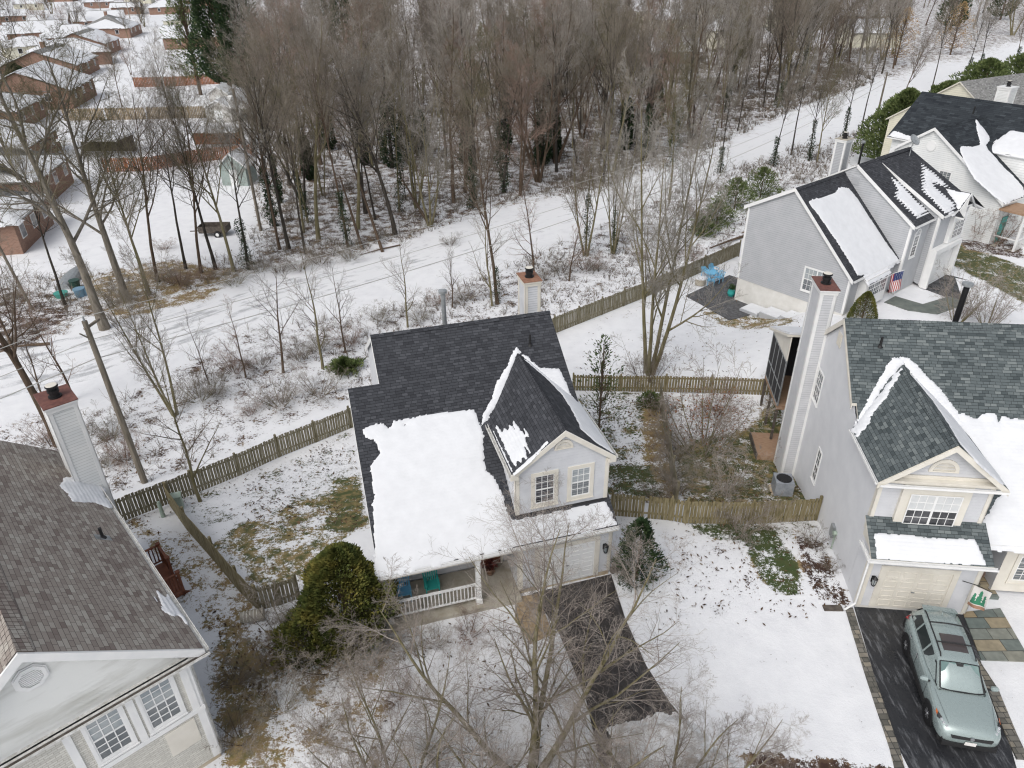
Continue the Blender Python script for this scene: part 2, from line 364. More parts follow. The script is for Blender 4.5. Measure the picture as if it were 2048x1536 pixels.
# ============================================================ roof plane class
class RP:
    """roof plane z = c + su*u + sv*v of a house frame"""
    def __init__(s, F, c, su, sv):
        s.F, s.c, s.su, s.sv = F, c, su, sv
        g = math.hypot(su, sv); bu, bv = su/g, sv/g
        s.B = (F.R.T@np.array([bu, bv, g])); s.B /= np.linalg.norm(s.B)
        s.A = F.R.T@np.array([bv, -bu, 0]); s.O = F.P(0, 0, c)
    def P(s, u, v, dz=0): return s.F.P(u, v, s.c+s.su*u+s.sv*v+dz)
    def ab(s, px):
        q = s.F.hit(px, (-s.su, -s.sv, 1), s.c); d = s.F.P(*q)-s.O
        return float(d@s.A), float(d@s.B)
    def abu(s, u, v):
        d = s.P(u, v)-s.O; return float(d@s.A), float(d@s.B)
    def uv(s, px): return s.F.hit(px, (-s.su, -s.sv, 1), s.c)[:2]
    def snow(s, parent, pxs, **k): return snow_sheet(parent, s.O, s.A, s.B, [s.ab(p) for p in pxs], **k)
    def snowu(s, parent, uvs, **k): return snow_sheet(parent, s.O, s.A, s.B, [s.abu(*p) for p in uvs], **k)
def cc(s, ox, oy): return lambda *L: [(x/s+ox, y/s+oy) for x, y in L]
def wallpoly(parent, F, pts, out, m='siding_blue', name='wall', lap=.13, uvw=None):
    mb = MB(); o = F.R.T@np.array([out[0], out[1], 0.0]); P = [F.P(*p) for p in pts]; siding(mb, P, o, lap)
    return mb.build(name, m, parent)
def core(parent, F, pts, h, m, name='wall'): pass
def corner(mb, F, u, v, z0, z1, w=.12, su=-1, sv=-1):
    """corner boards; su/sv point outward"""
    a, b = sorted((u+su*.03, u-su*w)); c, d = sorted((v+sv*.03, v-sv*w))
    mb.fbox(F, a, b, min(v, v+sv*.03), max(v, v+sv*.03), z0, z1)
    mb.fbox(F, min(u, u+su*.031), max(u, u+su*.031), c, d, z0, z1)
def rake(mb, a, b, w=.2, t=.03, out=(0, 0, 0)):
    """barge board hanging under the line a-b"""
    a = np.array(a, float); b = np.array(b, float); o = np.array(out, float)*t
    z = np.array([0, 0, 1.0])
    mb.box8([a-z*w, b-z*w, b-z*w+o, a-z*w+o, a-z*.005, b-z*.005, b-z*.005+o, a-z*.005+o])
def gutter(mb, a, b, out, w=.11, h=.1):
    a = np.array(a, float); b = np.array(b, float); o = np.array(out, float); z = np.array([0, 0, 1.0])
    mb.box8([a-z*h, b-z*h, b-z*h+o*w*.8, a-z*h+o*w*.8, a-z*(h-.015), b-z*(h-.015), b-z*(h-.015)+o*w*.8, a-z*(h-.015)+o*w*.8])
    mb.box8([a-z*(h-.015)+o*(w-.02), b-z*(h-.015)+o*(w-.02), b-z*(h-.015)+o*w, a-z*(h-.015)+o*w, a+o*(w-.02), b+o*(w-.02), b+o*w, a+o*w])
    mb.box8([a-z*h, b-z*h, b-z*h+o*.012, a-z*h+o*.012, a, b, b+o*.012, a+o*.012])
def ridgecap(mb, a, b, sl, n=None, w=.16):
    a = np.array(a, float); b = np.array(b, float); d = b-a; L = np.linalg.norm(d); d /= L; h = np.cross(d, [0, 0, 1.0]); h /= np.linalg.norm(h)
    n = int(L/.17); z = np.array([0, 0, 1.0])
    for i in range(n):
        p = a+d*L*i/n; q = a+d*L*(i+1.15)/n; t0 = .035; t1 = .022
        for sg in (1, -1):
            mb.wface([p+z*t0, q+z*t1, q+z*t1+sg*h*w-z*w*sl, p+z*t0+sg*h*w-z*w*sl][::sg])
        mb.face([p+z*t0, p+z*t0+h*w-z*w*sl, p+z*.005+h*w-z*w*sl, p+z*.005]); mb.face([p+z*t0, p+z*t0-h*w-z*w*sl, p+z*.005-h*w-z*w*sl, p+z*.005])
def pipe(name, F, u, v, z0, z1, r, m='dark_metal', cap=None, parent=None, label=None, capm='grey_metal'):
    b = MB(); p = F.P(u, v, 0)
    b.tube([p+[0, 0, z0], p+[0, 0, z1]], r, 14); b.tube([p+[0, 0, z0], p+[0, 0, z0+.1]], [r*2.2, r*1.1], 14)
    o = b.build(name, m, parent, smooth=False)
    if label: o['label'] = label
    if cap:
        c = MB(); c.tube([p+[0, 0, z1], p+[0, 0, z1+.05], p+[0, 0, z1+.16], p+[0, 0, z1+.2]], [r*1.1, r*1.9, r*1.9, r*.8], 14); c.build('pipe_cap', capm, o)
    return o
def halffan(parent, w, uc, z0, R, m='trim_cream', full=False):
    mb = MB(); n = 14; rng_ = range(n+1)
    A = [math.pi*i/n for i in rng_]
    for a, b in zip(A, A[1:]):
        for r0, r1, d0 in ((R*.74, R, .05),):
            q = [(r0, a), (r1, a), (r1, b), (r0, b)]; f = [w.P(uc-r*math.cos(t), d0, z0+r*math.sin(t)) for r, t in q]; bk = [w.P(uc-r*math.cos(t), 0, z0+r*math.sin(t)) for r, t in q]
            mb.face(f); mb.face([f[1], f[2], bk[2], bk[1]]); mb.face([f[0], bk[0], bk[3], f[3]])
    w.box(mb, uc-R, uc+R, z0-.05, z0, 0, .055)
    k = 0; z = z0+.01
    while z < z0+R*.72:
        hw = math.sqrt(max((R*.74)**2-(z-z0)**2, 0)); w.box(mb, uc-hw, uc+hw, z, z+.02, .012, .03); z += .045; k += 1
    w.box(mb, uc-R*.72, uc+R*.72, z0, z0+.04, .005, .01)
    mb.face([w.P(uc-r*math.cos(t), .009, z0+r*math.sin(t)) for r, t in [(R*.76, a) for a in A]])
    return mb.build('gable_vent', m, parent)
def chimney(parent, F, u0, u1, v0, v1, z0, z1, m, capm, trim='trim_white', z_mid=None):
    c = MB(); i = .1
    for pts, out in (([(u0, v0), (u1, v0)], (0, -1)), ([(u0, v1), (u0, v0)], (-1, 0)), ([(u1, v0), (u1, v1)], (1, 0)), ([(u1, v1), (u0, v1)], (0, 1))):
        (a, b), (cq, d) = pts; siding(c, [F.P(a, b, z0), F.P(cq, d, z0), F.P(cq, d, z1), F.P(a, b, z1)], F.R.T@np.array([out[0], out[1], 0.]), .12, .015)
    ch = c.build('chimney', m, parent); t = MB()
    for (u, su) in ((u0, -1), (u1, 1)):
        for (v, sv) in ((v0, -1), (v1, 1)): corner(t, F, u, v, z0, z1, .12, su, sv)
    t.fbox(F, u0-.05, u1+.05, v0-.05, v1+.05, z1-.16, z1+.0); t.fbox(F, u0-.09, u1+.09, v0-.09, v1+.09, z1, z1+.07); t.build('chimney_trim', trim, ch)
    k = MB(); k.fbox(F, u0-.1, u1+.1, v0-.1, v1+.1, z1+.071, z1+.1); k.build('chimney_cap', capm, ch)
    f = MB(); p = F.P((u0+u1)/2, (v0+v1)/2, z1+.1); f.tube([p, p+[0, 0, .05], p+[0, 0, .05], p+[0, 0, .2], p+[0, 0, .2], p+[0, 0, .3]], [.22, .22, .155, .155, .19, .19], 18)
    f.tube([p+[0, 0, .3], p+[0, 0, .4]], [.12, .12], 12); f.tube([p+[0, 0, .4], p+[0, 0, .45], p+[0, 0, .47]], [.21, .21, .17], 18); f.build('flue_cap', 'dark_metal', ch)
    g = MB(); g.tube([p+[0, 0, .472], p+[0, 0, .482]], [.19, .17], 18); g.build('flue_lid', 'trim_cream', ch)
    return ch
def garage_door(parent, w, u0, u1, z0, z1, m='trim_cream', cols=4, rows=4, trim=.2, tm='trim_cream'):
    t = MB(); w.box(t, u0-trim, u0, z0, z1+trim, -.01, .05); w.box(t, u1, u1+trim, z0, z1+trim, -.01, .05); w.box(t, u0, u1, z1, z1+trim, -.01, .05)
    d = MB(); w.box(d, u0, u1, z0, z1, -.08, .004); H = (z1-z0)/rows; Wd = (u1-u0)/cols
    for i in range(rows):
        w.box(d, u0, u1, z0+i*H+.005, z0+(i+1)*H-.006, .004, .022)
        for j in range(cols):
            a, b, c, e = u0+j*Wd+.07, u0+(j+1)*Wd-.07, z0+i*H+.09, z0+(i+1)*H-.09
            w.box(d, a, b, c, c+.02, .022, .034); w.box(d, a, b, e-.02, e, .022, .034); w.box(d, a, a+.02, c+.02, e-.02, .022, .034); w.box(d, b-.02, b, c+.02, e-.02, .022, .034)
    g = d.build('garage_door', m, parent); t.build('door_casing', tm, g)
    h = MB(); w.box(h, (u0+u1)/2-.06, (u0+u1)/2+.06, z0+.85, z0+.89, .03, .06); h.build('door_handle', 'grey_metal', g)
    return g
def lantern(parent, w, u, z, s=1.0, name='wall_lantern'):
    m = MB(); w.box(m, u-.05*s, u+.05*s, z-.1*s, z+.12*s, .0, .03); p = w.P(u, .13*s, z)
    m.tube([p+[0, 0, .12*s], p+[0, 0, .2*s]], [.09*s, .02*s], 6); m.tube([p-[0, 0, .14*s], p-[0, 0, .11*s]], [.05*s, .06*s], 6)
    for k in range(6):
        a = k*math.pi/3; m.tube([p+[.055*s*math.cos(a), .055*s*math.sin(a), -.11*s], p+[.08*s*math.cos(a), .08*s*math.sin(a), .12*s]], .008*s, 4)
    m.beam(w.P(u, .02, z+.1*s), p+[0, 0, .2*s], .02)
    o = m.build(name, 'dark_metal', parent); g = MB(); g.tube([p-[0, 0, .1*s], p+[0, 0, .11*s]], [.045*s, .065*s], 6); g.build('lantern_glass', 'glass_light', o); return o

# ============================================================ main house
M = Fr(3.782, 21.004, 15.77)
mh = thing('blue_house', M.P(-4.4, 4, 0), 'pale blue sided house with dark roof half under snow, at the centre', 'house')
ms = .6114; mp = RP(M, 2.937, 0, ms); zr, D = 7.93, 8.17
WL, WR, VS, VB, ZB = -8.84, -7.59, 6.19, 13.2, 7.93-ms*5.03
GZ = -1.7
NF = -M.V; NU = M.U
# walls (one part each)
wallpoly(mh, M, [(-3.75, 0, .22), (0, 0, .22), (0, 0, 2.8), (-3.75, 0, 2.8)], (0, -1))
wallpoly(mh, M, [(0, 0, .22), (0, VB, GZ+.4), (0, VB, ZB-.1), (0, D, zr-.14), (0, 0, 2.8)][0:5], (1, 0))
wallpoly(mh, M, [(WL, VS, GZ+.3), (WL, 1.7, .0), (WL, 1.7, 3.85), (WL, VS, 6.58)], (-1, 0), 'siding_blue')
wallpoly(mh, M, [(WL, 1.7, 2.5), (WL, 0, 2.5), (WL, 0, 2.8), (WL, 1.7, 3.84)], (-1, 0), 'trim_cream', 'porch_gable')
wallpoly(mh, M, [(WR, VB, GZ+.3), (WR, VS, GZ+.3), (WR, VS, 6.55), (WR, D, zr-.14), (WR, VB, ZB-.1)], (-1, 0))
wallpoly(mh, M, [(WR, VS, GZ), (WL, VS, GZ), (WL, VS, 6.55), (WR, VS, 6.55)], (0, 1))
wallpoly(mh, M, [(0, VB, GZ), (WR, VB, GZ), (WR, VB, ZB-.1), (0, VB, ZB-.1)], (0, 1))
wallpoly(mh, M, [(WL, 1.7, .25), (-3.75, 1.7, .25), (-3.75, 1.7, 3.8), (WL, 1.7, 3.8)], (0, -1), 'siding_grey')
wallpoly(mh, M, [(-3.75, 1.7, .2), (-3.75, 0, .2), (-3.75, 0, 2.8), (-3.75, 1.7, 3.7)], (-1, 0), 'siding_grey')
b = MB(); b.fbox(M, -3.74, -.01, .01, .3, -.3, .22); b.fbox(M, -.3, -.012, .3, VB-.02, -2.2, .21); b.fbox(M, WL+.01, WL+.3, 1.71, VS-.01, -2.2, .0); b.fbox(M, WR+.01, WR+.3, VS, VB-.02, -2.2, GZ+.3); b.build('foundation', 'foundation_tan', mh)
# roof
rb = MB()
roof_plane(rb, [mp.P(WL-.12, -.29), mp.P(.12, -.29), mp.P(.12, D), mp.P(WR-.12, D), mp.P(WR-.12, VS), mp.P(WL-.12, VS)])
bp = RP(M, zr+ms*D, 0, -ms)
roof_plane(rb, [bp.P(.12, D), bp.P(.12, VB+.3), bp.P(WR-.12, VB+.3), bp.P(WR-.12, D)])
uc = -1.815; dp, dv, ds = 6.973, .734, .771; vb = (dp-2.937)/ms
dl = RP(M, dp-ds*uc, ds, 0); dr = RP(M, dp+ds*uc, -ds, 0)
ev = (5.42-2.937)/ms
roof_plane(rb, [dl.P(uc, dv-.16), dl.P(uc, vb), dl.P(uc-2.01, ev), dl.P(uc-2.01, dv-.16)])
roof_plane(rb, [dr.P(uc, dv-.16), dr.P(uc+2.01, dv-.16), dr.P(uc+2.01, ev), dr.P(uc, vb)])
ridgecap(rb, mp.P(WR-.12, D), mp.P(.12, D), ms); ridgecap(rb, dl.P(uc, dv-.16), dl.P(uc, vb-.1), ds)
mr = rb.build('roof', ['roof_dark', 'trim_white'], mh)
# dormer
dw = MB(); siding(dw, [M.P(-3.63, dv, 3.36), M.P(0, dv, 3.36), M.P(0, dv, 5.42), M.P(uc, dv, 6.85), M.P(-3.63, dv, 5.42)], NF)
siding(dw, [M.P(-3.63, dv, 3.38), M.P(-3.63, ev, 5.42), M.P(-3.63, dv, 5.42)], -NU); dorm = dw.build('dormer', 'siding_blue', mh)
t = MB(); corner(t, M, -3.63, dv, 3.36, 5.3, .13); corner(t, M, 0, dv, 3.36, 5.3, .13, 1, -1)
for sg in (-1, 1): rake(t, M.P(uc, dv-.17, dp-.02), M.P(uc+sg*2.03, dv-.17, 5.40), .24, .04, -NF)
t.fbox(M, uc-2.05, uc-1.75, dv-.16, dv+.02, 5.14, 5.3); t.fbox(M, uc+1.75, uc+2.05, dv-.16, dv+.02, 5.14, 5.3)
t.build('dormer_trim', 'trim_cream', dorm)
g = MB(); gutter(g, M.P(uc-2.01, dv-.16, 5.4), M.P(uc-2.01, ev, 5.4), -NU); gutter(g, M.P(uc+2.01, dv-.16, 5.4), M.P(uc+2.01, ev, 5.4), NU); g.build('gutter', 'gutter', dorm)
fl = MB(); fl.prism([mp.P(-3.7, dv-.1, .012), mp.P(.0, dv-.1, .012), mp.P(.0, dv+.02, .012), mp.P(-3.7, dv+.02, .012)], (0, 0, -.01)); fl.build('flashing', 'black', dorm)
wf = Wall(M.P(0, dv, 0), M.U, NF)
window(dorm, wf, -2.9, -2.15, 3.76, 5.05, .15, 'trim_cream', glass=('glass_dark', 'glass_dark')); window(dorm, wf, -1.48, -.73, 3.76, 5.05, .15, 'trim_cream', glass=('glass_mid', 'glass_light'))
halffan(dorm, wf, uc, 6.12, .36)
# front trim, gutter, garage
w0 = Wall(M.P(0, 0, 0), M.U, NF)
t = MB(); t.fbox(M, WL-.1, .1, -.285, -.255, 2.5, 2.76); t.fbox(M, WL-.1, .1, -.255, .0, 2.48, 2.5); corner(t, M, 0, 0, .22, 2.5, .12, 1, -1); corner(t, M, -3.75, 0, .22, 2.5, .14)
t.fbox(M, WL+.02, -3.9, -.02, .1, 2.3, 2.48); t.build('fascia', 'trim_cream', mh)
g = MB(); gutter(g, M.P(WL-.1, -.29, 2.75), M.P(.12, -.29, 2.75), NF); g.build('gutter', 'trim_white', mh)
t = MB()
for (u, a, c) in ((.12, (-.29), D), (WL-.13, -.29, VS), (WR-.13, VS, D)):
    rake(t, mp.P(u, a, -.12), mp.P(u, c, -.12), .16, .03, NU)
rake(t, bp.P(.12, D, -.12), bp.P(.12, VB+.3, -.12), .16, .03, NU); rake(t, bp.P(WR-.13, D, -.12), bp.P(WR-.13, VB+.3, -.12), .16, .03, NU); t.build('barge_board', 'trim_white', mh)
garage_door(mh, w0, -2.93, -.68, .12, 2.0, 'trim_white')
lantern(mh, w0, -.28, 1.55, 1.3)
# porch
pb = MB(); pb.fbox(M, WL-.05, -3.76, -.45, 1.69, -.3, .18); porch = pb.build('porch', 'concrete', mh)
for u in (-5.38, WL+.08): t = MB(); t.fbox(M, u-.09, u+.09, -.2, -.02, .18, 2.48); t.fbox(M, u-.12, u+.12, -.23, .01, .18, .42); t.fbox(M, u-.12, u+.12, -.23, .01, 2.34, 2.48); t.build('porch_post', 'trim_white', porch)
t = MB(); t.fbox(M, WL+.16, -5.47, -.15, -.07, 1.12, 1.19); t.fbox(M, WL+.16, -5.47, -.14, -.08, .42, .48); u = WL+.25
while u < -5.5: t.fbox(M, u-.02, u+.02, -.13, -.09, .48, 1.12); u += .14
t.build('railing', 'trim_white', porch)
wp = Wall(M.P(0, 1.7, 0), M.U, NF)
window(mh, wp, -6.7, -5.4, 1.1, 2.3, .14, units=2, glass=('glass_light', 'glass_mid')); window(mh, wp, -8.3, -7.3, 1.0, 2.3, .14, units=1)
d = MB(); wp.box(d, -4.95, -4.05, .2, 2.25, 0, .05); dd = d.build('front_door', 'deck_red', mh); d = MB(); wp.box(d, -5.05, -4.95, .2, 2.35, 0, .07); wp.box(d, -4.05, -3.95, .2, 2.35, 0, .07); wp.box(d, -4.95, -4.05, 2.25, 2.35, 0, .07); d.build('door_frame', 'trim_cream', dd)
# chimney, vents
chimney(mh, M, -.1, .62, 11.0, 12.1, -1.6, 8.1, 'siding_blue', 'rust_orange', 'trim_cream')
pipe('flue_pipe', M, -4.3, 9.6, 6.6, 8.75, .1, 'grey_metal', True, mr); q = mp.uv((1060, 690)); pipe('vent_pipe', M, q[0], q[1], 2.937+ms*q[1]-.05, 2.937+ms*q[1]+.5, .05, 'black', None, mr)
# snow
c5 = cc(2.926, 650, 500)
mp.snow(mr, c5((225, 1055), (270, 1025), (340, 1015), (372, 1045), (400, 1000), (480, 985), (560, 972), (640, 955), (760, 945), (870, 932), (905, 1010), (930, 1080), (925, 1140), (930, 1230), (940, 1290), (990, 1330), (1030, 1400), (1065, 1520)) + [(1025, 1041), (1211, 1003), (1223, 1024), (1234, 1049), (1150, 1068), (1000, 1101), (797, 1147), (751, 1157)] + [(747, 1040), (745, 1012)] + c5((290, 1450), (275, 1350), (270, 1260), (320, 1190), (285, 1110), (235, 1100)),
        T=.075, amp=.05, nf=3, holes=[(*mp.ab((660+150, 849)), .04)], seed=4)
mp.snow(mr, c5((1100, 590), (1125, 570), (1150, 600), (1120, 640), (1070, 770), (1045, 860), (1000, 920), (950, 990), (915, 1030), (925, 960), (975, 870), (1005, 770), (1060, 690)), T=.1, amp=.05, nf=5, seed=8, res=.035)
dl.snow(dorm, c5((935, 968), (985, 950), (1010, 1000), (1060, 1020), (1115, 965), (1150, 1010), (1215, 1050), (1210, 1130), (1225, 1180), (1195, 1235), (1120, 1285), (1090, 1316), (1035, 1222), (990, 1130), (955, 1040)), T=.06, amp=.05, nf=4, dots=.55, seed=12, res=.025)
dl.snow(dorm, c5((1100, 1306), (1190, 1225), (1300, 1118), (1306, 1128), (1200, 1240), (1108, 1318)), T=.04, amp=.03, nf=6, seed=13, res=.03, edge=.05)
mp.snow(mr, c5((1150, 612), (1180, 620), (1260, 690), (1370, 692), (1405, 760), (1455, 880), (1470, 960), (1400, 840), (1300, 760)), T=.09, amp=.07, nf=4, seed=15, res=.035)
dr.snow(dorm, c5((1165, 640), (1290, 745), (1390, 850), (1440, 930), (1500, 1050), (1590, 1130), (1690, 1192), (1640, 1110), (1500, 905), (1420, 790), (1260, 690)), T=.08, amp=.05, nf=4, seed=17, res=.035)

# ============================================================ right house
R = Fr(13.054, 20.152, -6.98)
rh = thing('grey_house', R.P(3, 4, 0), 'grey sided house with slate shingle roof and tall siding chimney, behind the parked car', 'house')
rs_, RD, RZ = .78, 6.734, 8.39; rp = RP(R, RZ-rs_*RD, 0, rs_); rbk = RP(R, RZ+rs_*RD, 0, -rs_); RW, RB = 11.5, 11.6
RZB = RZ-rs_*(RB-RD); rc, rdp, rds, rv = 1.917, 7.165, .805, -.35
NRF = -R.V; NRU = R.U
mb = MB(); o_ = -R.U
siding(mb, [R.P(0, RB, -2.2), R.P(0, 0, -2.2), R.P(0, 0, 2.65), R.P(0, RB, 2.65)], o_); siding(mb, [R.P(0, 0, -.3), R.P(0, -1.02, -.3), R.P(0, -1.02, 2.72), R.P(0, 0, 2.72)], o_)
siding(mb, [R.P(0, RB, 2.65), R.P(0, 0, 2.65), R.P(0, 0, 3.05), R.P(0, 1.6, 5.38), R.P(0, RB-2.9, 6.8), R.P(0, RB, RZB-.1)], o_)
siding(mb, [R.P(0, 1.6, 5.38), R.P(0, 0, 3.05), R.P(0, 0, 5.4)], o_)
siding(mb, [R.P(0, RB-2.9, 6.8), R.P(0, 1.6, 5.38), R.P(0, 3.0, 5.38), R.P(0, RD, 8.27)], o_)
mb.build('wall', 'siding_pale', rh)
wallpoly(rh, R, [(0, 0, 3.0), (3.834, 0, 3.0), (3.834, 0, 5.4), (0, 0, 5.4)], (0, -1), 'siding_grey')
wallpoly(rh, R, [(.2, 0, 5.52), (3.63, 0, 5.52), (rc, 0, 7.02)], (0, -1), 'siding_grey', 'gable')
wallpoly(rh, R, [(3.834, 0, 2.9), (3.834, 3, 5.5), (3.834, 3, 5.6), (3.834, 0, 5.5)], (1, 0), 'siding_grey')
wallpoly(rh, R, [(0, -1.02, .12), (3.9, -1.02, .12), (3.9, -1.02, 2.7), (0, -1.02, 2.7)], (0, -1), 'siding_grey')
wallpoly(rh, R, [(3.9, -1.02, .12), (3.9, 1.9, .12), (3.9, 1.9, 3.7), (3.9, -1.02, 2.7)], (1, 0), 'siding_grey')
wallpoly(rh, R, [(3.9, 1.9, .3), (5.3, 1.9, .3), (5.3, 1.9, 4.6), (3.9, 1.9, 4.6)], (0, -1), 'siding_grey')
wallpoly(rh, R, [(5.3, 1.9, .2), (5.3, .2, .2), (5.3, .2, 3.2), (5.3, 1.9, 4.5)], (-1, 0), 'siding_grey')
wallpoly(rh, R, [(5.3, .2, .2), (RW, .2, .2), (RW, .2, 3.2), (5.3, .2, 3.2)], (0, -1), 'trim_cream')
wallpoly(rh, R, [(RW, RB, -2), (0, RB, -2), (0, RB, RZB-.1), (RW, RB, RZB-.1)], (0, 1), 'siding_grey')
b = MB(); b.fbox(R, .012, .3, -.99, RB-.02, -2.4, .13); b.fbox(R, 0.02, 3.89, -1.01, -.7, -.3, .12); b.build('foundation', 'foundation', rh)
rb = MB(); ve = -.75
roof_plane(rb, [rp.P(.05, .9), rp.P(3.9, .9), rp.P(3.9, 3.8), rp.P(.05, 3.8)]); roof_plane(rb, [rp.P(-.12, 3.8), rp.P(3.9, 3.8), rp.P(3.9, RD), rp.P(-.12, RD)]); roof_plane(rb, [rp.P(3.9, ve+.5), rp.P(RW+.15, ve+.5), rp.P(RW+.15, RD), rp.P(3.9, RD)])
roof_plane(rb, [rbk.P(-.12, RD), rbk.P(RW+.15, RD), rbk.P(RW+.15, RB+.3), rbk.P(-.12, RB+.3)])
rdl = RP(R, rdp-rds*rc, rds, 0); rdr = RP(R, rdp+rds*rc, -rds, 0); rvb = (rdp-rp.c)/rs_; rev = (5.43-rp.c)/rs_
roof_plane(rb, [rdl.P(rc, rv), rdl.P(rc, rvb), rdl.P(rc-2.15, rev), rdl.P(rc-2.15, rv)])
roof_plane(rb, [rdr.P(rc, rv), rdr.P(rc+2.15, rv), rdr.P(rc+2.15, rev), rdr.P(rc, rvb)])
# pent roof over the garage
pp = RP(R, 2.79+.62*1.37, 0, .62)
roof_plane(rb, [pp.P(-.15, -1.37), pp.P(4.0, -1.37), pp.P(4.0, .0), pp.P(-.15, .0)], .1)
ridgecap(rb, rp.P(-.12, RD), rp.P(RW, RD), rs_, w=.2); ridgecap(rb, rdl.P(rc, rv), rdl.P(rc, rvb-.1), rds, w=.2)
rr = rb.build('roof', ['roof_slate', 'trim_cream'], rh)
t = MB()
for sg in (-1, 1): rake(t, R.P(rc, rv-.01, rdp-.02), R.P(rc+sg*2.17, rv-.01, 5.41), .22, .04, NRF)
t.fbox(R, rc-2.0, rc+2.0, -.3, .0, 5.4, 5.5); t.fbox(R, rc-1.9, rc+1.9, -.05, -.0, 5.5, 5.62)
corner(t, R, 0, 0, 3.0, 5.3, .13); corner(t, R, 3.834, 0, 3.0, 5.3, .13, 1, -1); corner(t, R, 0, -1.02, .1, 2.75, .16); corner(t, R, 3.9, -1.02, .1, 2.75, .14, 1, -1)
t.prism([R.P(-.01, -1.3, 2.75), R.P(-.01, 0, 2.75), R.P(-.01, 0, 3.55)], NRU*-.03)
t.build('trim', 'trim_cream', rh)
g = MB(); gutter(g, R.P(rc-2.1, rv-.03, 5.41), R.P(rc+2.15, rv-.03, 5.41), NRF, .1); gutter(g, rdl.P(rc-2.15, rv), rdl.P(rc-2.15, rev), -NRU, .1)
gutter(g, R.P(-.25, -1.38, 2.78), R.P(4.1, -1.38, 2.78), NRF, .12); gutter(g, R.P(-.16, -1.4, 2.78), R.P(-.16, -.4, 2.78), -NRU, .12)
gutter(g, rp.P(3.9, ve+.5), rp.P(RW, ve+.5), NRF, .12); g.tube([R.P(-.06, -1.1, 2.6), R.P(-.06, -1.1, .25), R.P(-.5, -1.35, .12)], .045, 6); g.build('gutter', 'trim_white', rh)
t = MB(); rake(t, rp.P(-.13, 3.8, -.12), rp.P(-.13, RD, -.12), .16, .03, NRU); rake(t, rbk.P(-.13, RD, -.12), rbk.P(-.13, RB+.3, -.12), .16, .03, NRU); t.build('barge_board', 'trim_cream', rh)
# bay window box
bx = MB(); wr = Wall(R.P(0, 0, 0), R.U, NRF); wr.box(bx, .78, 3.1, 3.25, 5.28, 0, .15); bay = bx.build('bay_box', 'trim_cream', rh)
window(bay, Wall(R.P(0, -.15, 0), R.U, NRF), 1.08, 2.84, 3.5, 4.87, .0, units=2, glass=('glass_dark', 'blind'), cols=3, d=.04)
halffan(rh, wr, rc+.02, 5.85, .5)
wg = Wall(R.P(0, -1.02, 0), R.U, NRF); garage_door(rh, wg, .66, 2.98, .12, 2.02, 'trim_cream', 4, 4, .2); lantern(rh, wg, .3, 1.5, 1.3)
ws = Wall(R.P(0, 0, 0), -R.V, -NRU)
window(rh, ws, -8.5, -7.72, 3.5, 5.0, .06, 'trim_white'); window(rh, ws, -6.2, -5.72, .58, 2.2, .06, 'trim_white', cols=2)
v = MB(); ws.box(v, -7.2, -6.7, 7.0, 7.6, .02, .05); [ws.box(v, -7.17, -6.73, 7.03+.06*i, 7.06+.06*i, .05, .06) for i in range(9)]; v.build('gable_vent', 'trim_cream', rh)
chimney(rh, R, -.66, .0, 8.6, 10.0, -1.5, 8.75, 'siding_grey', 'rust')
q = rp.uv((1760, 693)); pipe('vent_pipe', R, q[0], q[1], rp.c+rs_*q[1]-.03, rp.c+rs_*q[1]+.42, .05, 'black', None, rr)
pipe('flue_pipe', R, 5.15, 8.6, 6.9, 9.2, .12, 'dark_metal', True, rr)
# entry
we = Wall(R.P(0, 1.9, 0), R.U, NRF); d = MB(); we.box(d, 4.15, 5.0, .32, 2.4, .0, .06); dd = d.build('front_door', 'trim_cream', rh)
d = MB(); we.box(d, 4.3, 4.85, 1.3, 2.2, .06, .07); d.build('door_pane', 'glass_mid', dd); d = MB(); we.box(d, 4.05, 4.15, .32, 2.5, 0, .1); we.box(d, 5.0, 5.1, .32, 2.5, 0, .1); d.build('door_frame', 'trim_white', dd)
lantern(rh, Wall(R.P(5.3, 0, 0), -R.V, -NRU), -1.0, 2.0, 1.3)
window(rh, Wall(R.P(0, .2, 0), R.U, NRF), 5.85, 7.5, .8, 2.0, .14, units=2, glass=('glass_mid', 'glass_mid'))
c6 = cc(3.073, 1650, 680)
rp.snow(rr, c6((800, 460), (840, 445), (900, 470), (940, 485), (970, 460), (1000, 448), (1050, 460), (1070, 500), (1085, 470), (1150, 480), (1223, 490), (1350, 500), (1400, 1300), (1223, 1305), (962, 1285), (975, 1180), (960, 1130), (1100, 920), (950, 700), (830, 540)), T=.12, amp=.05, nf=3, seed=21)
sn_ = lambda t, o=0: (rc-2.15*t+o, rvb+(rev-rvb)*t)
rdl.snowu(rr, [sn_(0, .05), sn_(.3, .0), sn_(.6, 0), sn_(1.0, 0), (rc-2.13, rev-.55), (rc-1.75, rev-.3), (rc-1.4, rev+.35), (rc-.9, rev+.75), (rc-.4, rvb-.75), (rc-.02, rvb-.35)], T=.1, amp=.1, nf=5, seed=22, res=.035)
rp.snowu(rr, [sn_(-.12), (rc-.35, rvb+.25), (rc-1.2, rvb-.9), (rc-1.95, rev+.25), (rc-2.0, rev-.05), (rc-1.6, rev+.45), (rc-.9, rvb-.9)], T=.1, amp=.06, nf=5, seed=27, res=.035)
rp.snowu(rr, [(rc-.1, rvb+.3), (rc+.35, rvb+.2), (rc+1.2, rvb-.6), (rc+2.1, rev+.5), (rc+2.3, rev+.1), (rc+1.9, rev+.25), (rc+1.0, rvb-1.1)], T=.1, amp=.08, nf=5, seed=28, res=.035)
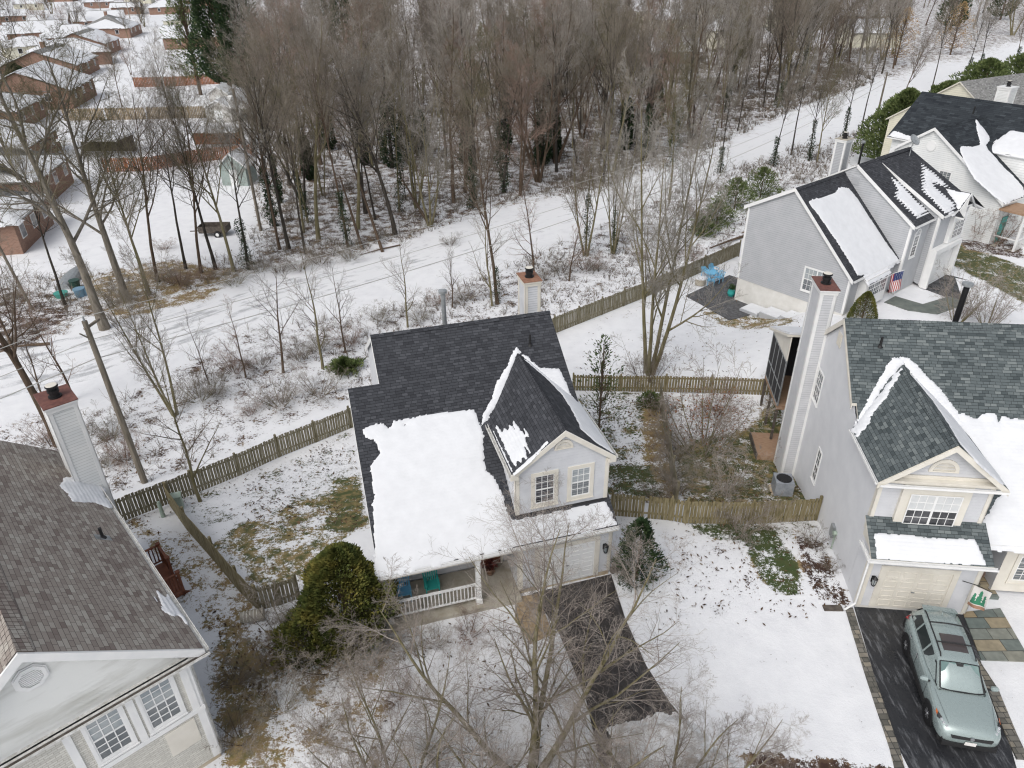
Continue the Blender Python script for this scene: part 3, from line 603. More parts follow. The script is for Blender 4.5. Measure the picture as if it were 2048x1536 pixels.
rdr.snow(rr, c6((420, 100), (460, 110), (520, 190), (600, 280), (700, 350), (770, 400), (775, 460), (850, 560), (950, 690), (1040, 800), (1105, 890), (1080, 880), (940, 760), (830, 640), (760, 520), (660, 370), (560, 250), (480, 160)), T=.1, amp=.05, nf=4, seed=23, res=.04)
rp.snow(rr, c6((470, 130), (620, 255), (720, 340), (770, 385), (770, 470), (800, 500), (740, 450), (650, 330)), T=.1, amp=.06, nf=4, seed=24, res=.04)
pp.snow(rr, c6((300, 1188), (440, 1195), (620, 1212), (800, 1222), (925, 1226), (955, 1300), (992, 1388), (800, 1376), (560, 1362), (318, 1344)), T=.13, amp=.03, nf=3, seed=25, res=.04, edge=.08)

# ============================================================ left house
Lf = Fr(-9.25, 13.50, 41.93)
lh = thing('white_house', Lf.P(-3, 5, 0), 'white sided house with brown shingle roof and broad front pediment, in the near left corner', 'house')
lz, lo, lw, lzp, lvb, lsl = 4.735, .476, -3.227, 7.719, 12.517, .806
NLF, NLU = -Lf.V, Lf.U
lr = RP(Lf, lz+lsl*lo, -lsl, 0); ll = RP(Lf, lzp-lsl*lw, lsl, 0); LE = 2*lw-lo; LW = 2*lw
GL = -2.2
wallpoly(lh, Lf, [(LW, 0, .2), (0, 0, .2), (0, 0, 4.6), (LW, 0, 4.6)], (0, -1), 'brick_white', lap=9)
wallpoly(lh, Lf, [(LW+.1, .12, 4.6), (-.1, .12, 4.6), (lw, .12, 7.55)], (0, -1), 'pediment', 'pediment', .15)
wallpoly(lh, Lf, [(0, 0, .1), (0, lvb-.2, GL), (0, lvb-.2, 4.9), (0, 0, 4.9)], (1, 0), 'siding_white')
wallpoly(lh, Lf, [(LW, lvb-.2, GL), (LW, 0, .1), (LW, 0, 4.9), (LW, lvb-.2, 4.9)], (-1, 0), 'siding_white')
wallpoly(lh, Lf, [(0, lvb-.2, GL), (LW, lvb-.2, GL), (LW, lvb-.2, 4.9), (lw, lvb-.2, 7.6), (0, lvb-.2, 4.9)], (0, 1), 'siding_white')
b = MB(); b.fbox(Lf, LW+.01, -.01, .01, .3, -.4, .2); b.fbox(Lf, -.3, -.012, .3, lvb-.3, -2.4, .1); b.build('foundation', 'foundation_tan', lh)
rb = MB(); roof_plane(rb, [lr.P(lo, -.12), lr.P(lo, lvb), lr.P(lw, lvb), lr.P(lw, -.12)]); roof_plane(rb, [ll.P(lw, -.12), ll.P(lw, lvb), ll.P(LE, lvb), ll.P(LE, -.12)])
ridgecap(rb, lr.P(lw, -.12), lr.P(lw, lvb), lsl, w=.3); lro = rb.build('roof', ['roof_brown', 'trim_white'], lh)
t = MB(); rake(t, lr.P(lw, -.13), lr.P(lo, -.13), .3, .05, NLF); rake(t, ll.P(LE, -.13), ll.P(lw, -.13), .3, .05, NLF)
corner(t, Lf, 0, 0, .2, 4.55, .22, 1, -1)
for z0, z1 in ((2.42, 2.6), (4.45, 4.62)): t.fbox(Lf, LW, 0.03, -.06, -.001, z0, z1)
for u in (-1.66, -3.2, -.2): t.fbox(Lf, u-.1, u+.1, -.05, -.002, 2.6, 4.45)
t.build('trim', 'trim_white', lh)
t = MB(); t.fbox(Lf, LW-.1, .3, -.12, .1, 4.46, 4.62); t.build('ledge', 'gutter', lh)
g = MB(); gutter(g, lr.P(lo, -.15, -.02), lr.P(lo, lvb, -.02), NLU, .13); gutter(g, Lf.P(LW, -.12, 4.62), Lf.P(lo+.1, -.12, 4.62), NLF, .13); g.tube([Lf.P(.06, .1, 4.6), Lf.P(.06, .1, .2)], .05, 6); g.build('gutter', 'gutter', lh)
g = MB(); g.fbox(Lf, LW, lo, -.235, -.13, 4.55, 4.6); g.build('gutter_debris', 'wood_dark', lh)
wl = Wall(Lf.P(0, 0, 0), Lf.U, NLF)
window(lh, wl, -1.4, -.56, 2.8, 4.42, .1, 'trim_white', glass=('glass_mid', 'glass_light'), cols=3, rows=3, mw=.03); window(lh, wl, -2.76, -1.92, 2.8, 4.42, .1, 'trim_white', glass=('glass_mid', 'glass_light'), cols=3, rows=3, mw=.03)
b = MB(); wl.box(b, -1.2, -.35, 1.3, 2.3, .0, .04); b.build('panel', 'trim_cream', lh)
v = MB(); wo = Wall(Lf.P(0, .12, 0), Lf.U, NLF); oc = [( .36*math.cos(math.pi/8+k*math.pi/4), .36*math.sin(math.pi/8+k*math.pi/4)) for k in range(8)]
for k in range(8):
    (a, b_), (c, d) = oc[k], oc[(k+1) % 8]
    for s0, s1, n in ((.74, 1, .07), (1, 1.12, .045)):
        v.face([wo.P(-3.24+a*s1, n, 6.62+b_*s1), wo.P(-3.24+c*s1, n, 6.62+d*s1), wo.P(-3.24+c*s0, n, 6.62+d*s0), wo.P(-3.24+a*s0, n, 6.62+b_*s0)])
        v.face([wo.P(-3.24+a*s1, n, 6.62+b_*s1), wo.P(-3.24+c*s1, n, 6.62+d*s1), wo.P(-3.24+c*s1, 0, 6.62+d*s1), wo.P(-3.24+a*s1, 0, 6.62+b_*s1)])
v.face([wo.P(-3.24+a*.76, .03, 6.62+b_*.76) for a, b_ in oc])
for i in range(9):
    z = -.24+.055*i; hw = min(.27, .38-abs(z)*.55); wo.box(v, -3.24-hw, -3.24+hw, 6.62+z, 6.65+z, .03, .055)
v.build('gable_vent', 'trim_white', lh)
chimney(lh, Lf, -.08, .82, 9.8, 11.0, -1.9, 8.3, 'siding_white', 'rust', 'trim_white')
q = lr.uv((206, 1075)); pipe('vent_pipe', Lf, q[0], q[1], lr.P(q[0], q[1])[2]-.03, lr.P(q[0], q[1])[2]+.4, .05, 'black', None, lro)
fb = MB(); fb.prism([lr.P(q[0]-.2, q[1]-.15, .01), lr.P(q[0]+.2, q[1]-.15, .01), lr.P(q[0]+.2, q[1]+.15, .01), lr.P(q[0]-.2, q[1]+.15, .01)], (0, 0, -.006)); fb.build('flashing', 'grey_metal', lro)
c4 = cc(2.926, 0, 500); c7 = cc(2.926, 0, 1011)
lr.snow(lro, c4((345, 1375), (390, 1330), (470, 1320), (500, 1360), (580, 1380), (620, 1400), (600, 1420), (660, 1500), (640, 1510), (560, 1480), (430, 1470), (390, 1420)), T=.08, amp=.07, nf=4, seed=31, res=.035)
lr.snow(lro, c7((880, 495), (920, 490), (960, 520), (985, 500), (1010, 540), (1060, 600), (1110, 660), (1145, 730), (1120, 720), (1060, 690), (1040, 660), (990, 660), (960, 640), (930, 610), (910, 560)), T=.06, amp=.1, nf=4, dots=.2, seed=32, res=.03)
# deck behind the left house
dk = MB(); DZ = .2
def lfp(u, v, z): return Lf.P(u, v, z)
deck = thing('wooden_deck', Lf.P(1.0, 8.2, -1), 'red-brown wooden deck with railing and snowy steps beside the brown shingle roof', 'deck')
q = [(0.02, 7.4), (1.75, 7.4), (1.75, 9.6), (.02, 9.6)]
dk.prism([Lf.P(u, v, DZ) for u, v in q], (0, 0, -.12)); dk.build('deck_floor', 'deck_red', deck)
t = MB()
for (u, v) in ((1.7, 7.45), (1.7, 8.5), (.9, 7.45), (1.7, 9.55)): t.fbox(Lf, u-.05, u+.05, v-.05, v+.05, -2.0, DZ+1.0); t.fbox(Lf, u-.08, u+.08, v-.08, v+.08, DZ+1.0, DZ+1.06)
t.build('deck_post', 'deck_red', deck)
def rail(t, a, b, z0=DZ, z1=None, n=9):
    z1 = z0 if z1 is None else z1; A = Lf.P(a[0], a[1], z0); Bq = Lf.P(b[0], b[1], z1)
    t.beam(A+[0, 0, .95], Bq+[0, 0, .95], .09, .05); t.beam(A+[0, 0, .15], Bq+[0, 0, .15], .05)
    for i in range(1, n):
        p = A+(Bq-A)*i/n; t.beam(p+[0, 0, .15], p+[0, 0, .93], .035)
for a_, b_, n_ in (((1.7, 7.45), (.9, 7.45), 7), ((1.7, 8.5), (1.7, 9.55), 9), ((.1, 9.55), (1.7, 9.55), 12)): t = MB(); rail(t, a_, b_, n=n_); t.build('railing', 'deck_red', deck)
t = MB(); s2 = MB()
for i in range(6):
    u = 1.78+.27*i; z = DZ-.2*(i+1)
    t.fbox(Lf, u, u+.27, 7.5, 8.45, z-.04, z); s2.fbox(Lf, u+.03, u+.25, 7.55, 8.4, z+.001, z+.045)
t.beam(Lf.P(1.7, 7.46, DZ-.1), Lf.P(3.4, 7.46, -1.35), .05, .2); t.beam(Lf.P(1.7, 8.46, DZ-.1), Lf.P(3.4, 8.46, -1.35), .05, .2)
st = t.build('steps', 'deck_red', deck); s2.build('snow_cover', 'snow', st)
# ============================================================ slate-blue house behind (right)
B = Fr(22.433, 44.208, B_YAW)
bh = thing('slate_house', B.P(5, 4, 0), 'slate blue house with three stepped roof sections and a satellite dish, beyond the right fence', 'house')
NB, UB = -B.V, B.U; GB = -1.9
b1 = RP(B, 7.705-.95*5.053, 0, .95); b1b = RP(B, 7.705+.556*5.053, 0, -.556)
b2 = RP(B, 8.39-.67*4.15, 0, .67); b3 = RP(B, 8.39-.53*4.3, 0, .53); b2b = RP(B, 8.39+.6*4.2, 0, -.6)
wallpoly(bh, B, [(0, 8.43, .2), (0, 0, .2), (0, 0, 2.8), (0, 5.05, 7.6), (0, 8.43, 5.75)], (-1, 0), 'siding_slate', lap=.15)
wallpoly(bh, B, [(6.1, 5.05, 2.5), (6.1, -.52, .1), (6.1, -.52, 5.3), (6.1, 4.15, 8.3), (6.1, 5.05, 7.7)], (-1, 0), 'siding_slate', lap=.15)
wallpoly(bh, B, [(0, 0, .2), (6.1, 0, .2), (6.1, 0, 2.8), (0, 0, 2.8)], (0, -1), 'siding_slate', lap=.15)
wallpoly(bh, B, [(6.1, -.52, .1), (8.9, -.52, .1), (8.9, -.52, 5.25), (6.1, -.52, 5.25)], (0, -1), 'siding_slate', lap=.15)
wallpoly(bh, B, [(8.9, -1.1, .1), (8.9, 4.2, 2), (8.9, 4.2, 8.3), (8.9, -1.1, 5.45)][::-1], (-1, 0), 'siding_slate', lap=.15)
wallpoly(bh, B, [(8.9, -1.1, .1), (13.6, -1.1, .1), (13.6, -1.1, 5.0), (8.9, -1.1, 5.0)], (0, -1), 'siding_slate', lap=.15)
wallpoly(bh, B, [(10.9, -1.12, 5.0), (13.7, -1.12, 5.0), (12.35, -1.12, 6.1)], (0, -1), 'siding_slate', 'gable', lap=.15)
wallpoly(bh, B, [(13.6, -1.1, -.2), (13.6, 8.43, -1), (13.6, 8.43, 5.6), (13.6, 4.2, 8.3), (13.6, -1.1, 5.4)], (1, 0), 'siding_slate', lap=.3)
wallpoly(bh, B, [(13.6, 8.43, GB), (0, 8.43, GB), (0, 8.43, 5.7), (13.6, 8.43, 5.7)], (0, 1), 'siding_slate', lap=.3)
b = MB(); b.fbox(B, .012, .3, .01, 8.42, -2.2, .2); b.fbox(B, .02, 6.1, .012, .3, -.4, .2); b.fbox(B, 6.11, 13.5, -.51, -.2, -.4, .1); b.build('foundation', 'foundation', bh)
rb = MB()
roof_plane(rb, [b1.P(-.15, -.25), b1.P(6.1, -.25), b1.P(6.1, 5.053), b1.P(-.15, 5.053)]); roof_plane(rb, [b1b.P(-.15, 5.053), b1b.P(6.1, 5.053), b1b.P(6.1, 8.7), b1b.P(-.15, 8.7)])
roof_plane(rb, [b2.P(6.0, -.75), b2.P(8.9, -.75), b2.P(8.9, 4.15), b2.P(6.0, 4.15)]); roof_plane(rb, [b3.P(8.8, -1.35), b3.P(13.75, -1.35), b3.P(13.75, 4.3), b3.P(8.8, 4.3)])
roof_plane(rb, [b2b.P(6.0, 4.15), b2b.P(13.75, 4.3), b2b.P(13.75, 8.7), b2b.P(6.0, 8.7)])
gp = 6.35; gc = 12.35; gv = (gp-b3.c)/.53
gl = RP(B, gp-.75*gc, .75, 0); gr = RP(B, gp+.75*gc, -.75, 0)
roof_plane(rb, [gl.P(gc, -1.4), gl.P(gc, gv), gl.P(gc-1.75, (gp-1.31-b3.c)/.53), gl.P(gc-1.75, -1.4)]); roof_plane(rb, [gr.P(gc, -1.4), gr.P(gc+1.75, -1.4), gr.P(gc+1.75, (gp-1.31-b3.c)/.53), gr.P(gc, gv)])
ridgecap(rb, b1.P(-.15, 5.05), b1.P(6.1, 5.05), .75, w=.2); ridgecap(rb, b2.P(6.0, 4.15), b2.P(13.75, 4.15), .65, w=.2)
br_ = rb.build('roof', ['roof_dark', 'trim_white'], bh)
t = MB()
for pl, u, a, c in ((b1, -.16, -.25, 5.05), (b1b, -.16, 5.05, 8.7), (b2, 5.99, -.75, 4.15), (b3, 8.79, -1.35, 4.3)): rake(t, pl.P(u, a, .03), pl.P(u, c, .03), .26, .04, -UB)
for sg in (-1, 1): rake(t, B.P(gc, -1.41, gp), B.P(gc+sg*1.78, -1.41, gp-1.34), .2, .04, NB)
corner(t, B, 0, 0, .2, 2.6, .14); corner(t, B, 6.1, -.52, .1, 5.1, .14); corner(t, B, 0, 8.43, .2, 5.6, .12, -1, 1); corner(t, B, 8.9, -1.1, .1, 5.3, .14); corner(t, B, 13.6, -1.1, .1, 5, .14, 1, -1)
t.build('trim', 'trim_white', bh)
g = MB(); gutter(g, b1.P(-.1, -.26), b1.P(6.1, -.26), NB, .12); gutter(g, b2.P(6.0, -.76), b2.P(8.8, -.76), NB, .12); gutter(g, b3.P(8.8, -1.36), b3.P(10.6, -1.36), NB, .12); g.build('gutter', 'trim_white', bh)
wgB = Wall(B.P(0, 0, 0), -B.V, -UB); window(bh, wgB, -3.25, -1.42, .98, 2.6, .08, 'trim_white', units=2, glass=('glass_mid', 'glass_light'), mw=.02)
v = MB(); wv = Wall(B.P(6.1, 0, 0), -B.V, -UB); wv.box(v, -4.32, -3.84, 7.0, 7.6, .02, .05, 0); [wv.box(v, -4.3, -3.86, 7.03+.06*i, 7.06+.06*i, .05, .062) for i in range(9)]; v.build('gable_vent', 'siding_slate', bh)
wfB = Wall(B.P(0, -.52, 0), B.U, NB)
aw = window(bh, wfB, 6.95, 7.62, 2.65, 4.15, .1, 'trim_white', cols=2, rows=3, mw=.02); halffan(aw, wfB, 7.285, 4.25, .44, 'trim_white')
bx = MB(); w3 = Wall(B.P(0, -1.1, 0), B.U, NB); w3.box(bx, 10.75, 12.95, 2.98, 4.95, 0, .3); bay = bx.build('bay_box', 'trim_white', bh)
window(bay, Wall(B.P(0, -1.4, 0), B.U, NB), 11.05, 12.65, 3.25, 4.5, 0, units=2, mw=.02)
t = MB(); w3.box(t, 8.7, 12.9, 2.6, 2.95, 0, .5); w3.box(t, 8.7, 8.95, .05, 2.6, 0, .5); w3.box(t, 12.65, 12.9, .05, 2.6, 0, .5); t.build('garage_surround', 'trim_white', bh)
garage_door(bh, Wall(B.P(0, -1.2, 0), B.U, NB), 9.2, 12.4, .05, 2.4, 'trim_white', 4, 4, .2, 'trim_white')
bb = MB(); wb = Wall(B.P(0, 0, 0), B.U, NB); wb.box(bb, 1.2, 4.2, .3, 2.5, 0, .6); bw = bb.build('bay_window', 'trim_white', bh)
window(bw, Wall(B.P(0, -.6, 0), B.U, NB), 1.45, 3.95, 1.05, 2.3, .0, units=3, mw=.02, glass=('glass_mid', 'glass_mid'))
sb = MB(); bay_r = RP(B, 2.55+.95*.75, 0, .95); roof_plane(sb, [b1.P(1.1, -.75), b1.P(4.3, -.75), b1.P(4.3, -.26), b1.P(1.1, -.26)], .1); br2 = sb.build('bay_roof', ['roof_dark', 'trim_white'], bw); b1.snowu(br2, [(1.12, -.73), (4.28, -.73), (4.28, -.2), (1.12, -.2)], T=.12, amp=.02, seed=45)
d = MB(); wb.box(d, 4.7, 5.6, .25, 2.3, 0, .06); d.build('front_door', 'siding_grey', bh)
chimney(bh, B, 15.0, 16.0, 6.2, 7.0, -1.6, 8.0, 'siding_slate', 'concrete') if False else None
chimney(bh, B, 12.2, 13.2, 8.45, 9.3, -1.6, 8.35, 'siding_slate', 'concrete')
pipe('flue_pipe', B, 11.0, 6.5, 7.0, 8.7, .08, 'dark_metal', True, br_); pipe('vent_pipe', B, 7.9, 6.2, 6.7, 8.1, .04, 'grey_metal', None, br_)
dsh = MB(); p0 = b3.P(12.6, 3.6); dsh.tube([p0, p0+[0, 0, .9]], .03, 6); dsh.tube([p0+[0, 0, .9], p0+[0, 0, 1.02]+NB*.25], .03, 6); dh = dsh.build('dish_mount', 'grey_metal', bh)
dsh = MB(); cen = p0+np.array([0, 0, 1.15])+NB*.05; ax = (NB*.8-UB*.1+np.array([0, 0, .75])); ax /= np.linalg.norm(ax)
dsh.tube([cen+ax*.10, cen+ax*.06, cen+ax*.02, cen, cen+ax*-.02, cen+ax*.04, cen+ax*.08], [.44, .36, .22, .02, .24, .38, .45], 20, cap=False); dsh.tube([cen-ax*.01+np.array([0, 0, -.4]), cen+ax*.5], .015, 5); dsh.build('satellite_dish', 'grey_metal', dh)
cB = cc(3.938, 1440, 260)
b1.snow(br_, cB((700, 565), (760, 545), (830, 525), (910, 490), (950, 445), (1010, 455), (1060, 510), (1130, 610), (1270, 830), (1420, 1040), (1300, 1110), (1190, 1165), (1160, 1140), (1085, 1145), (950, 930), (850, 770)), T=.13, amp=.12, nf=1.5, seed=41, res=.07)
b2.snow(br_, cB((1300, 325), (1340, 345), (1430, 410), (1560, 550), (1675, 655), (1640, 690), (1560, 722), (1460, 620), (1350, 510), (1370, 450)), T=.11, amp=.1, nf=2, dots=1.0, seed=42, res=.05)
b3.snow(br_, cB((1560, 225), (1620, 270), (1720, 350), (1870, 490), (1720, 450), (1800, 520), (1900, 600), (1850, 685), (1770, 680), (1650, 560), (1560, 470), (1560, 330)), T=.11, amp=.1, nf=2, dots=1.5, seed=43, res=.05)
gl.snowu(br_, [(gc-1.7, -1.35), (gc-.05, -1.35), (gc-.05, gv-.1), (gc-1.0, (gp-.8-b3.c)/.53), (gc-1.7, -.9)], T=.1, amp=.05, seed=44)
# patio, furniture, planters beside it
pm = MB(); pq = [B.P(-.1, 8.5, 0), B.P(-.1, 5.6, 0), B.P(-3.4, 6.4, 0), B.P(-2.4, 11.2, 0), B.P(3.6, 11.5, 0), B.P(3.6, 8.5, 0)]
pm.prism([np.array([p[0], p[1], -1.52]) for p in pq], (0, 0, -.2)); tag(pm.build('patio', noisy('patio', (.05, .05, .052), (.13, .13, .135), 4, .8)), 'dark grey paved patio at the rear corner of the slate blue house', 'patio')
MT['blue_chair'] = mat('blue_chair', (.16, .45, .68), .5)[0]; MT['teal'] = mat('teal', (.03, .33, .30), .5)[0]
def patio_chair(x, y, z, rot, m, label, group='blue chairs round the patio table', name='patio_chair'):
    e = thing(name, (x, y, z), label, 'chair', group); e.rotation_euler.z = 0; c, s = math.cos(rot), math.sin(rot)
    T = lambda a, b, h: np.array([x+a*c-b*s, y+a*s+b*c, z+h])
    m1 = MB(); m1.prism([T(-.26, -.25, .42), T(.26, -.25, .42), T(.26, .25, .4), T(-.26, .25, .4)], (0, 0, -.03)); m1.build('seat', m, e)
    m2 = MB(); k = 7
    for i in range(k):
        a = -.24+.48*i/(k-1); m2.beam(T(a, .25, .4), T(a*1.15, .4, .95-abs(a)*.5), .05, .015, T(0, 1, 0)-T(0, 0, 0))
    m2.build('backrest', m, e)
    for a in (-.25, .25):
        for b_ in (-.23, .25): m3 = MB(); m3.beam(T(a, b_, 0), T(a, b_, .6 if b_ < 0 else .62), .045); m3.build('leg', m, e)
        m4 = MB(); m4.beam(T(a, -.27, .62), T(a, .3, .62), .07, .025); m4.build('armrest', m, e)
    return e
for (px, rt, lb) in (((1411, 553), 2.4, 'pale blue patio chair at the left of the group by the slate house'), ((1426, 552), .6, 'blue patio chair, farthest right of the group, its back to the house'), ((1421, 571), -1.9, 'blue patio chair nearest the snowy lawn, in front of the table'), ((1436, 566), -.9, 'bright blue patio chair nearest the wall of the slate house')):
    p = G(*px); patio_chair(p[0], p[1], -1.51, rt, 'blue_chair', lb)
p = G(1420, 563); tt = thing('patio_table', (p[0], p[1], -1.51), 'round pale blue patio table standing among the blue chairs', 'table'); m1 = MB(); m1.tube([p*[1, 1, 0]+[0, 0, -.82], p*[1, 1, 0]+[0, 0, -.78]], .5, 20); m1.build('table_top', 'blue_chair', tt)
m1 = MB(); m1.tube([p*[1, 1, 0]+[0, 0, -1.51], p*[1, 1, 0]+[0, 0, -.82]], .05, 8); m1.tube([p*[1, 1, 0]+[0, 0, -1.51], p*[1, 1, 0]+[0, 0, -1.47]], .3, 12); m1.build('table_base', 'blue_chair', tt)
p = G(1400, 570); f = thing('fire_pit', (p[0], p[1], -1.5), 'round grey fire pit capped with snow, at the edge of the dark patio', 'fire pit'); m1 = MB(); q = np.array([p[0], p[1], 0]); m1.tube([q+[0, 0, -1.52], q+[0, 0, -1.05]], [.42, .42], 20); m1.build('pit_wall', 'concrete', f); m1 = MB(); m1.tube([q+[0, 0, -1.049], q+[0, 0, -1.0]], [.4, .36], 20); m1.build('snow_cover', 'snow', f)
for i in range(5):
    u0, v0 = -.2, 6.9-1.62*i; z = -1.35+.28*i; m1 = MB(); m1.fbox(B, -1.5, -.05, v0-1.5, v0, z-.8, z); o = tag(m1.build('planter_box', 'siding_slate'), ['slate grey planter box under snow, nearest the patio', 'slate grey planter box with dark soil showing, second from the patio', 'slate grey planter box under smooth snow, third from the patio', 'slate grey planter box half hidden by the tall chimney, fourth from the patio', 'slate grey planter box highest up, by the front corner of the slate house'][i], 'planter', 'stepped planter boxes along the slate house')
    sn = MB(); sn.fbox(B, -1.43, -.12, v0-1.43, v0-.07, z+.002, z+.06); sn.build('snow_cover', 'snow', o)
# ============================================================ white house far right
C = Fr(39.966, 57.496, 33.4); ch_ = thing('white_gable_house', C.P(4, 5, 0), 'white sided house with black shingle roof and long snowy wing, at the upper right', 'house'); UC, NC = C.U, -C.V
c1 = RP(C, 8.31-.67*6.92, 0, .67); c2 = RP(C, 8.31+.7*6.92, 0, -.7); cm = RP(C, 9.35-.85*9.5, .85, 0); cmb = RP(C, 9.35+.85*9.5, -.85, 0)
wallpoly(ch_, C, [(0, 10, -1.6), (0, 0, -.1), (0, 0, 3.5), (0, 6.92, 8.15), (0, 10, 6.0)], (-1, 0), 'siding_white', lap=.16)
wallpoly(ch_, C, [(0, 0, -.1), (5.2, 0, -.1), (5.2, 0, 3.5), (0, 0, 3.5)], (0, -1), 'siding_white', lap=.3)
wallpoly(ch_, C, [(5.6, 13.6, -1.6), (5.6, 10, -1.6), (5.6, 10, 5.9), (5.6, 13.6, 5.9)], (-1, 0), 'siding_white', lap=.3)
wallpoly(ch_, C, [(4.6, 4.4, 2), (4.6, -6, 2), (4.6, -6, 6.2), (4.6, 4.4, 6.2)], (-1, 0), 'siding_white', lap=.2)
wallpoly(ch_, C, [(4.6, 0, -.1), (4.6, -6, -.1), (4.6, -6, 2), (4.6, 0, 2)], (-1, 0), 'siding_white', lap=.2)
rb = MB(); roof_plane(rb, [c1.P(-.2, -.2), c1.P(7.5, -.2), c1.P(8.3, 6.92), c1.P(-.2, 6.92)]); roof_plane(rb, [c2.P(-.2, 6.92), c2.P(8.3, 6.92), c2.P(5.3, 10.3), c2.P(-.2, 10.3)])
roof_plane(rb, [cm.P(9.5, 14), cm.P(5.2, 14), cm.P(5.2, 4.5), cm.P(9.5, 4.5)]); roof_plane(rb, [cm.P(9.5, 4.5), cm.P(5.2, 4.5), cm.P(5.2, -6), cm.P(9.5, -6)]); roof_plane(rb, [cmb.P(9.5, -6), cmb.P(14, -6), cmb.P(14, 14), cmb.P(9.5, 14)])
ridgecap(rb, c1.P(-.2, 6.92), c1.P(8, 6.92), .68, w=.2); ridgecap(rb, cm.P(9.5, -6), cm.P(9.5, 14), .85, w=.2); cr_ = rb.build('roof', ['roof_black', 'trim_white'], ch_)
cm2 = RP(C, 6.25-.42*4.4, .42, 0)
rb = MB(); roof_plane(rb, [cm2.P(8.5, 4.5), cm2.P(4.4, 4.5), cm2.P(4.4, -6), cm2.P(8.5, -6)]); dr_ = rb.build('dormer_roof', ['roof_black', 'trim_white'], ch_)
cm2.snowu(dr_, [(4.42, 4.4), (4.42, -6), (7.9, -6), (7.7, 4.3), (6.5, 4.5)], T=.13, amp=.1, seed=51, res=.1)
cC = cc(5.12, 1648, 60)
c1.snow(cr_, cC((1555, 920), (1590, 960), (1640, 1010), (1700, 1090), (1690, 1130), (1660, 1180), (1680, 1230), (1740, 1290), (1880, 1440), (1990, 1550), (2048, 1620), (2040, 1700), (1860, 1780), (1740, 1700), (1550, 1520), (1430, 1330), (1390, 1210), (1400, 1190), (1530, 1200), (1600, 1180), (1570, 1040)), T=.14, amp=.15, nf=1.5, seed=52, res=.08)
cm.snowu(cr_, [(5.25, 13.9), (5.25, 10.2), (5.7, 10.4), (5.6, 12), (5.8, 13.8)], T=.15, amp=.1, seed=53, res=.08)
v = MB(); wcc = Wall(C.P(0, 0, 0), -C.V, -UC); v.tube([wcc.P(-6.9, .02, 6.8), wcc.P(-6.9, .07, 6.8)], .42, 20); v.build('gable_vent', 'trim_white', ch_); window(ch_, wcc, -5.6, -4.6, 3.6, 5.0, .1, 'trim_white', mw=.025)
t = MB(); rake(t, c1.P(-.21, -.2, .03), c1.P(-.21, 6.92, .03), .26, .04, -UC); rake(t, c2.P(-.21, 6.92, .03), c2.P(-.21, 10.3, .03), .26, .04, -UC); t.build('barge_board', 'trim_white', ch_)
chimney(ch_, C, 10.4, 11.6, 6.6, 7.7, 5, 10.4, 'siding_white', 'trim_white'); pipe('flue_pipe', C, 11, 4.8, 7.5, 10.2, .14, 'dark_metal', True, cr_); pipe('vent_pipe', C, 8.3, 8.2, 8.2, 8.95, .06, 'black', None, cr_)
# entry porch of the white gabled house
pr = MB(); pr.fbox(C, -.2, 2.4, -2.1, -.2, -.2, .05); po = pr.build('porch', 'concrete', ch_); t = MB()
for u, v_ in ((-.15, -2.0), (2.3, -2.0)): t.fbox(C, u-.08, u+.08, v_-.08, v_+.08, .05, 3.0)
t.fbox(C, -.15, 2.3, -2.04, -1.96, .9, .98); t.fbox(C, -.19, -.11, -2, -.2, .9, .98)
for i in range(12): t.fbox(C, -.1+.2*i, -.06+.2*i, -2.02, -1.98, .05, .9)
t.build('railing', 'trim_white', po); t = MB(); t.fbox(C, -.3, 2.5, -2.2, .0, 3.0, 3.15); t.build('porch_beam', 'deck_tan', po); w = Wall(C.P(0, 0, 0), C.U, NC); d = MB(); w.box(d, .8, 1.7, .05, 2.2, .02, .08); d.build('front_door', 'teal', ch_)
# cream house at the right edge
E1 = Fr(49.5, 72.5, 28); eh = thing('cream_house', E1.P(4, 5, 0), 'cream sided gable end rising behind the black shingle ridge at the right edge', 'house')
wallpoly(eh, E1, [(0, 14, -.5), (0, 0, -.5), (0, 0, 5), (0, 7, 9.6), (0, 14, 5)], (-1, 0), 'siding_cream', lap=.2)
wallpoly(eh, E1, [(0, 0, -.5), (12, 0, -.5), (12, 0, 5), (0, 0, 5)], (0, -1), 'siding_cream', lap=.4)
e1 = RP(E1, 5, 0, .657); e2 = RP(E1, 5+.657*14, 0, -.657); rb = MB(); roof_plane(rb, [e1.P(-.25, -.3), e1.P(12, -.3), e1.P(12, 7), e1.P(-.25, 7)]); roof_plane(rb, [e2.P(-.25, 7), e2.P(12, 7), e2.P(12, 14.3), e2.P(-.25, 14.3)]); er = rb.build('roof', ['roof_grey', 'trim_cream'], eh)
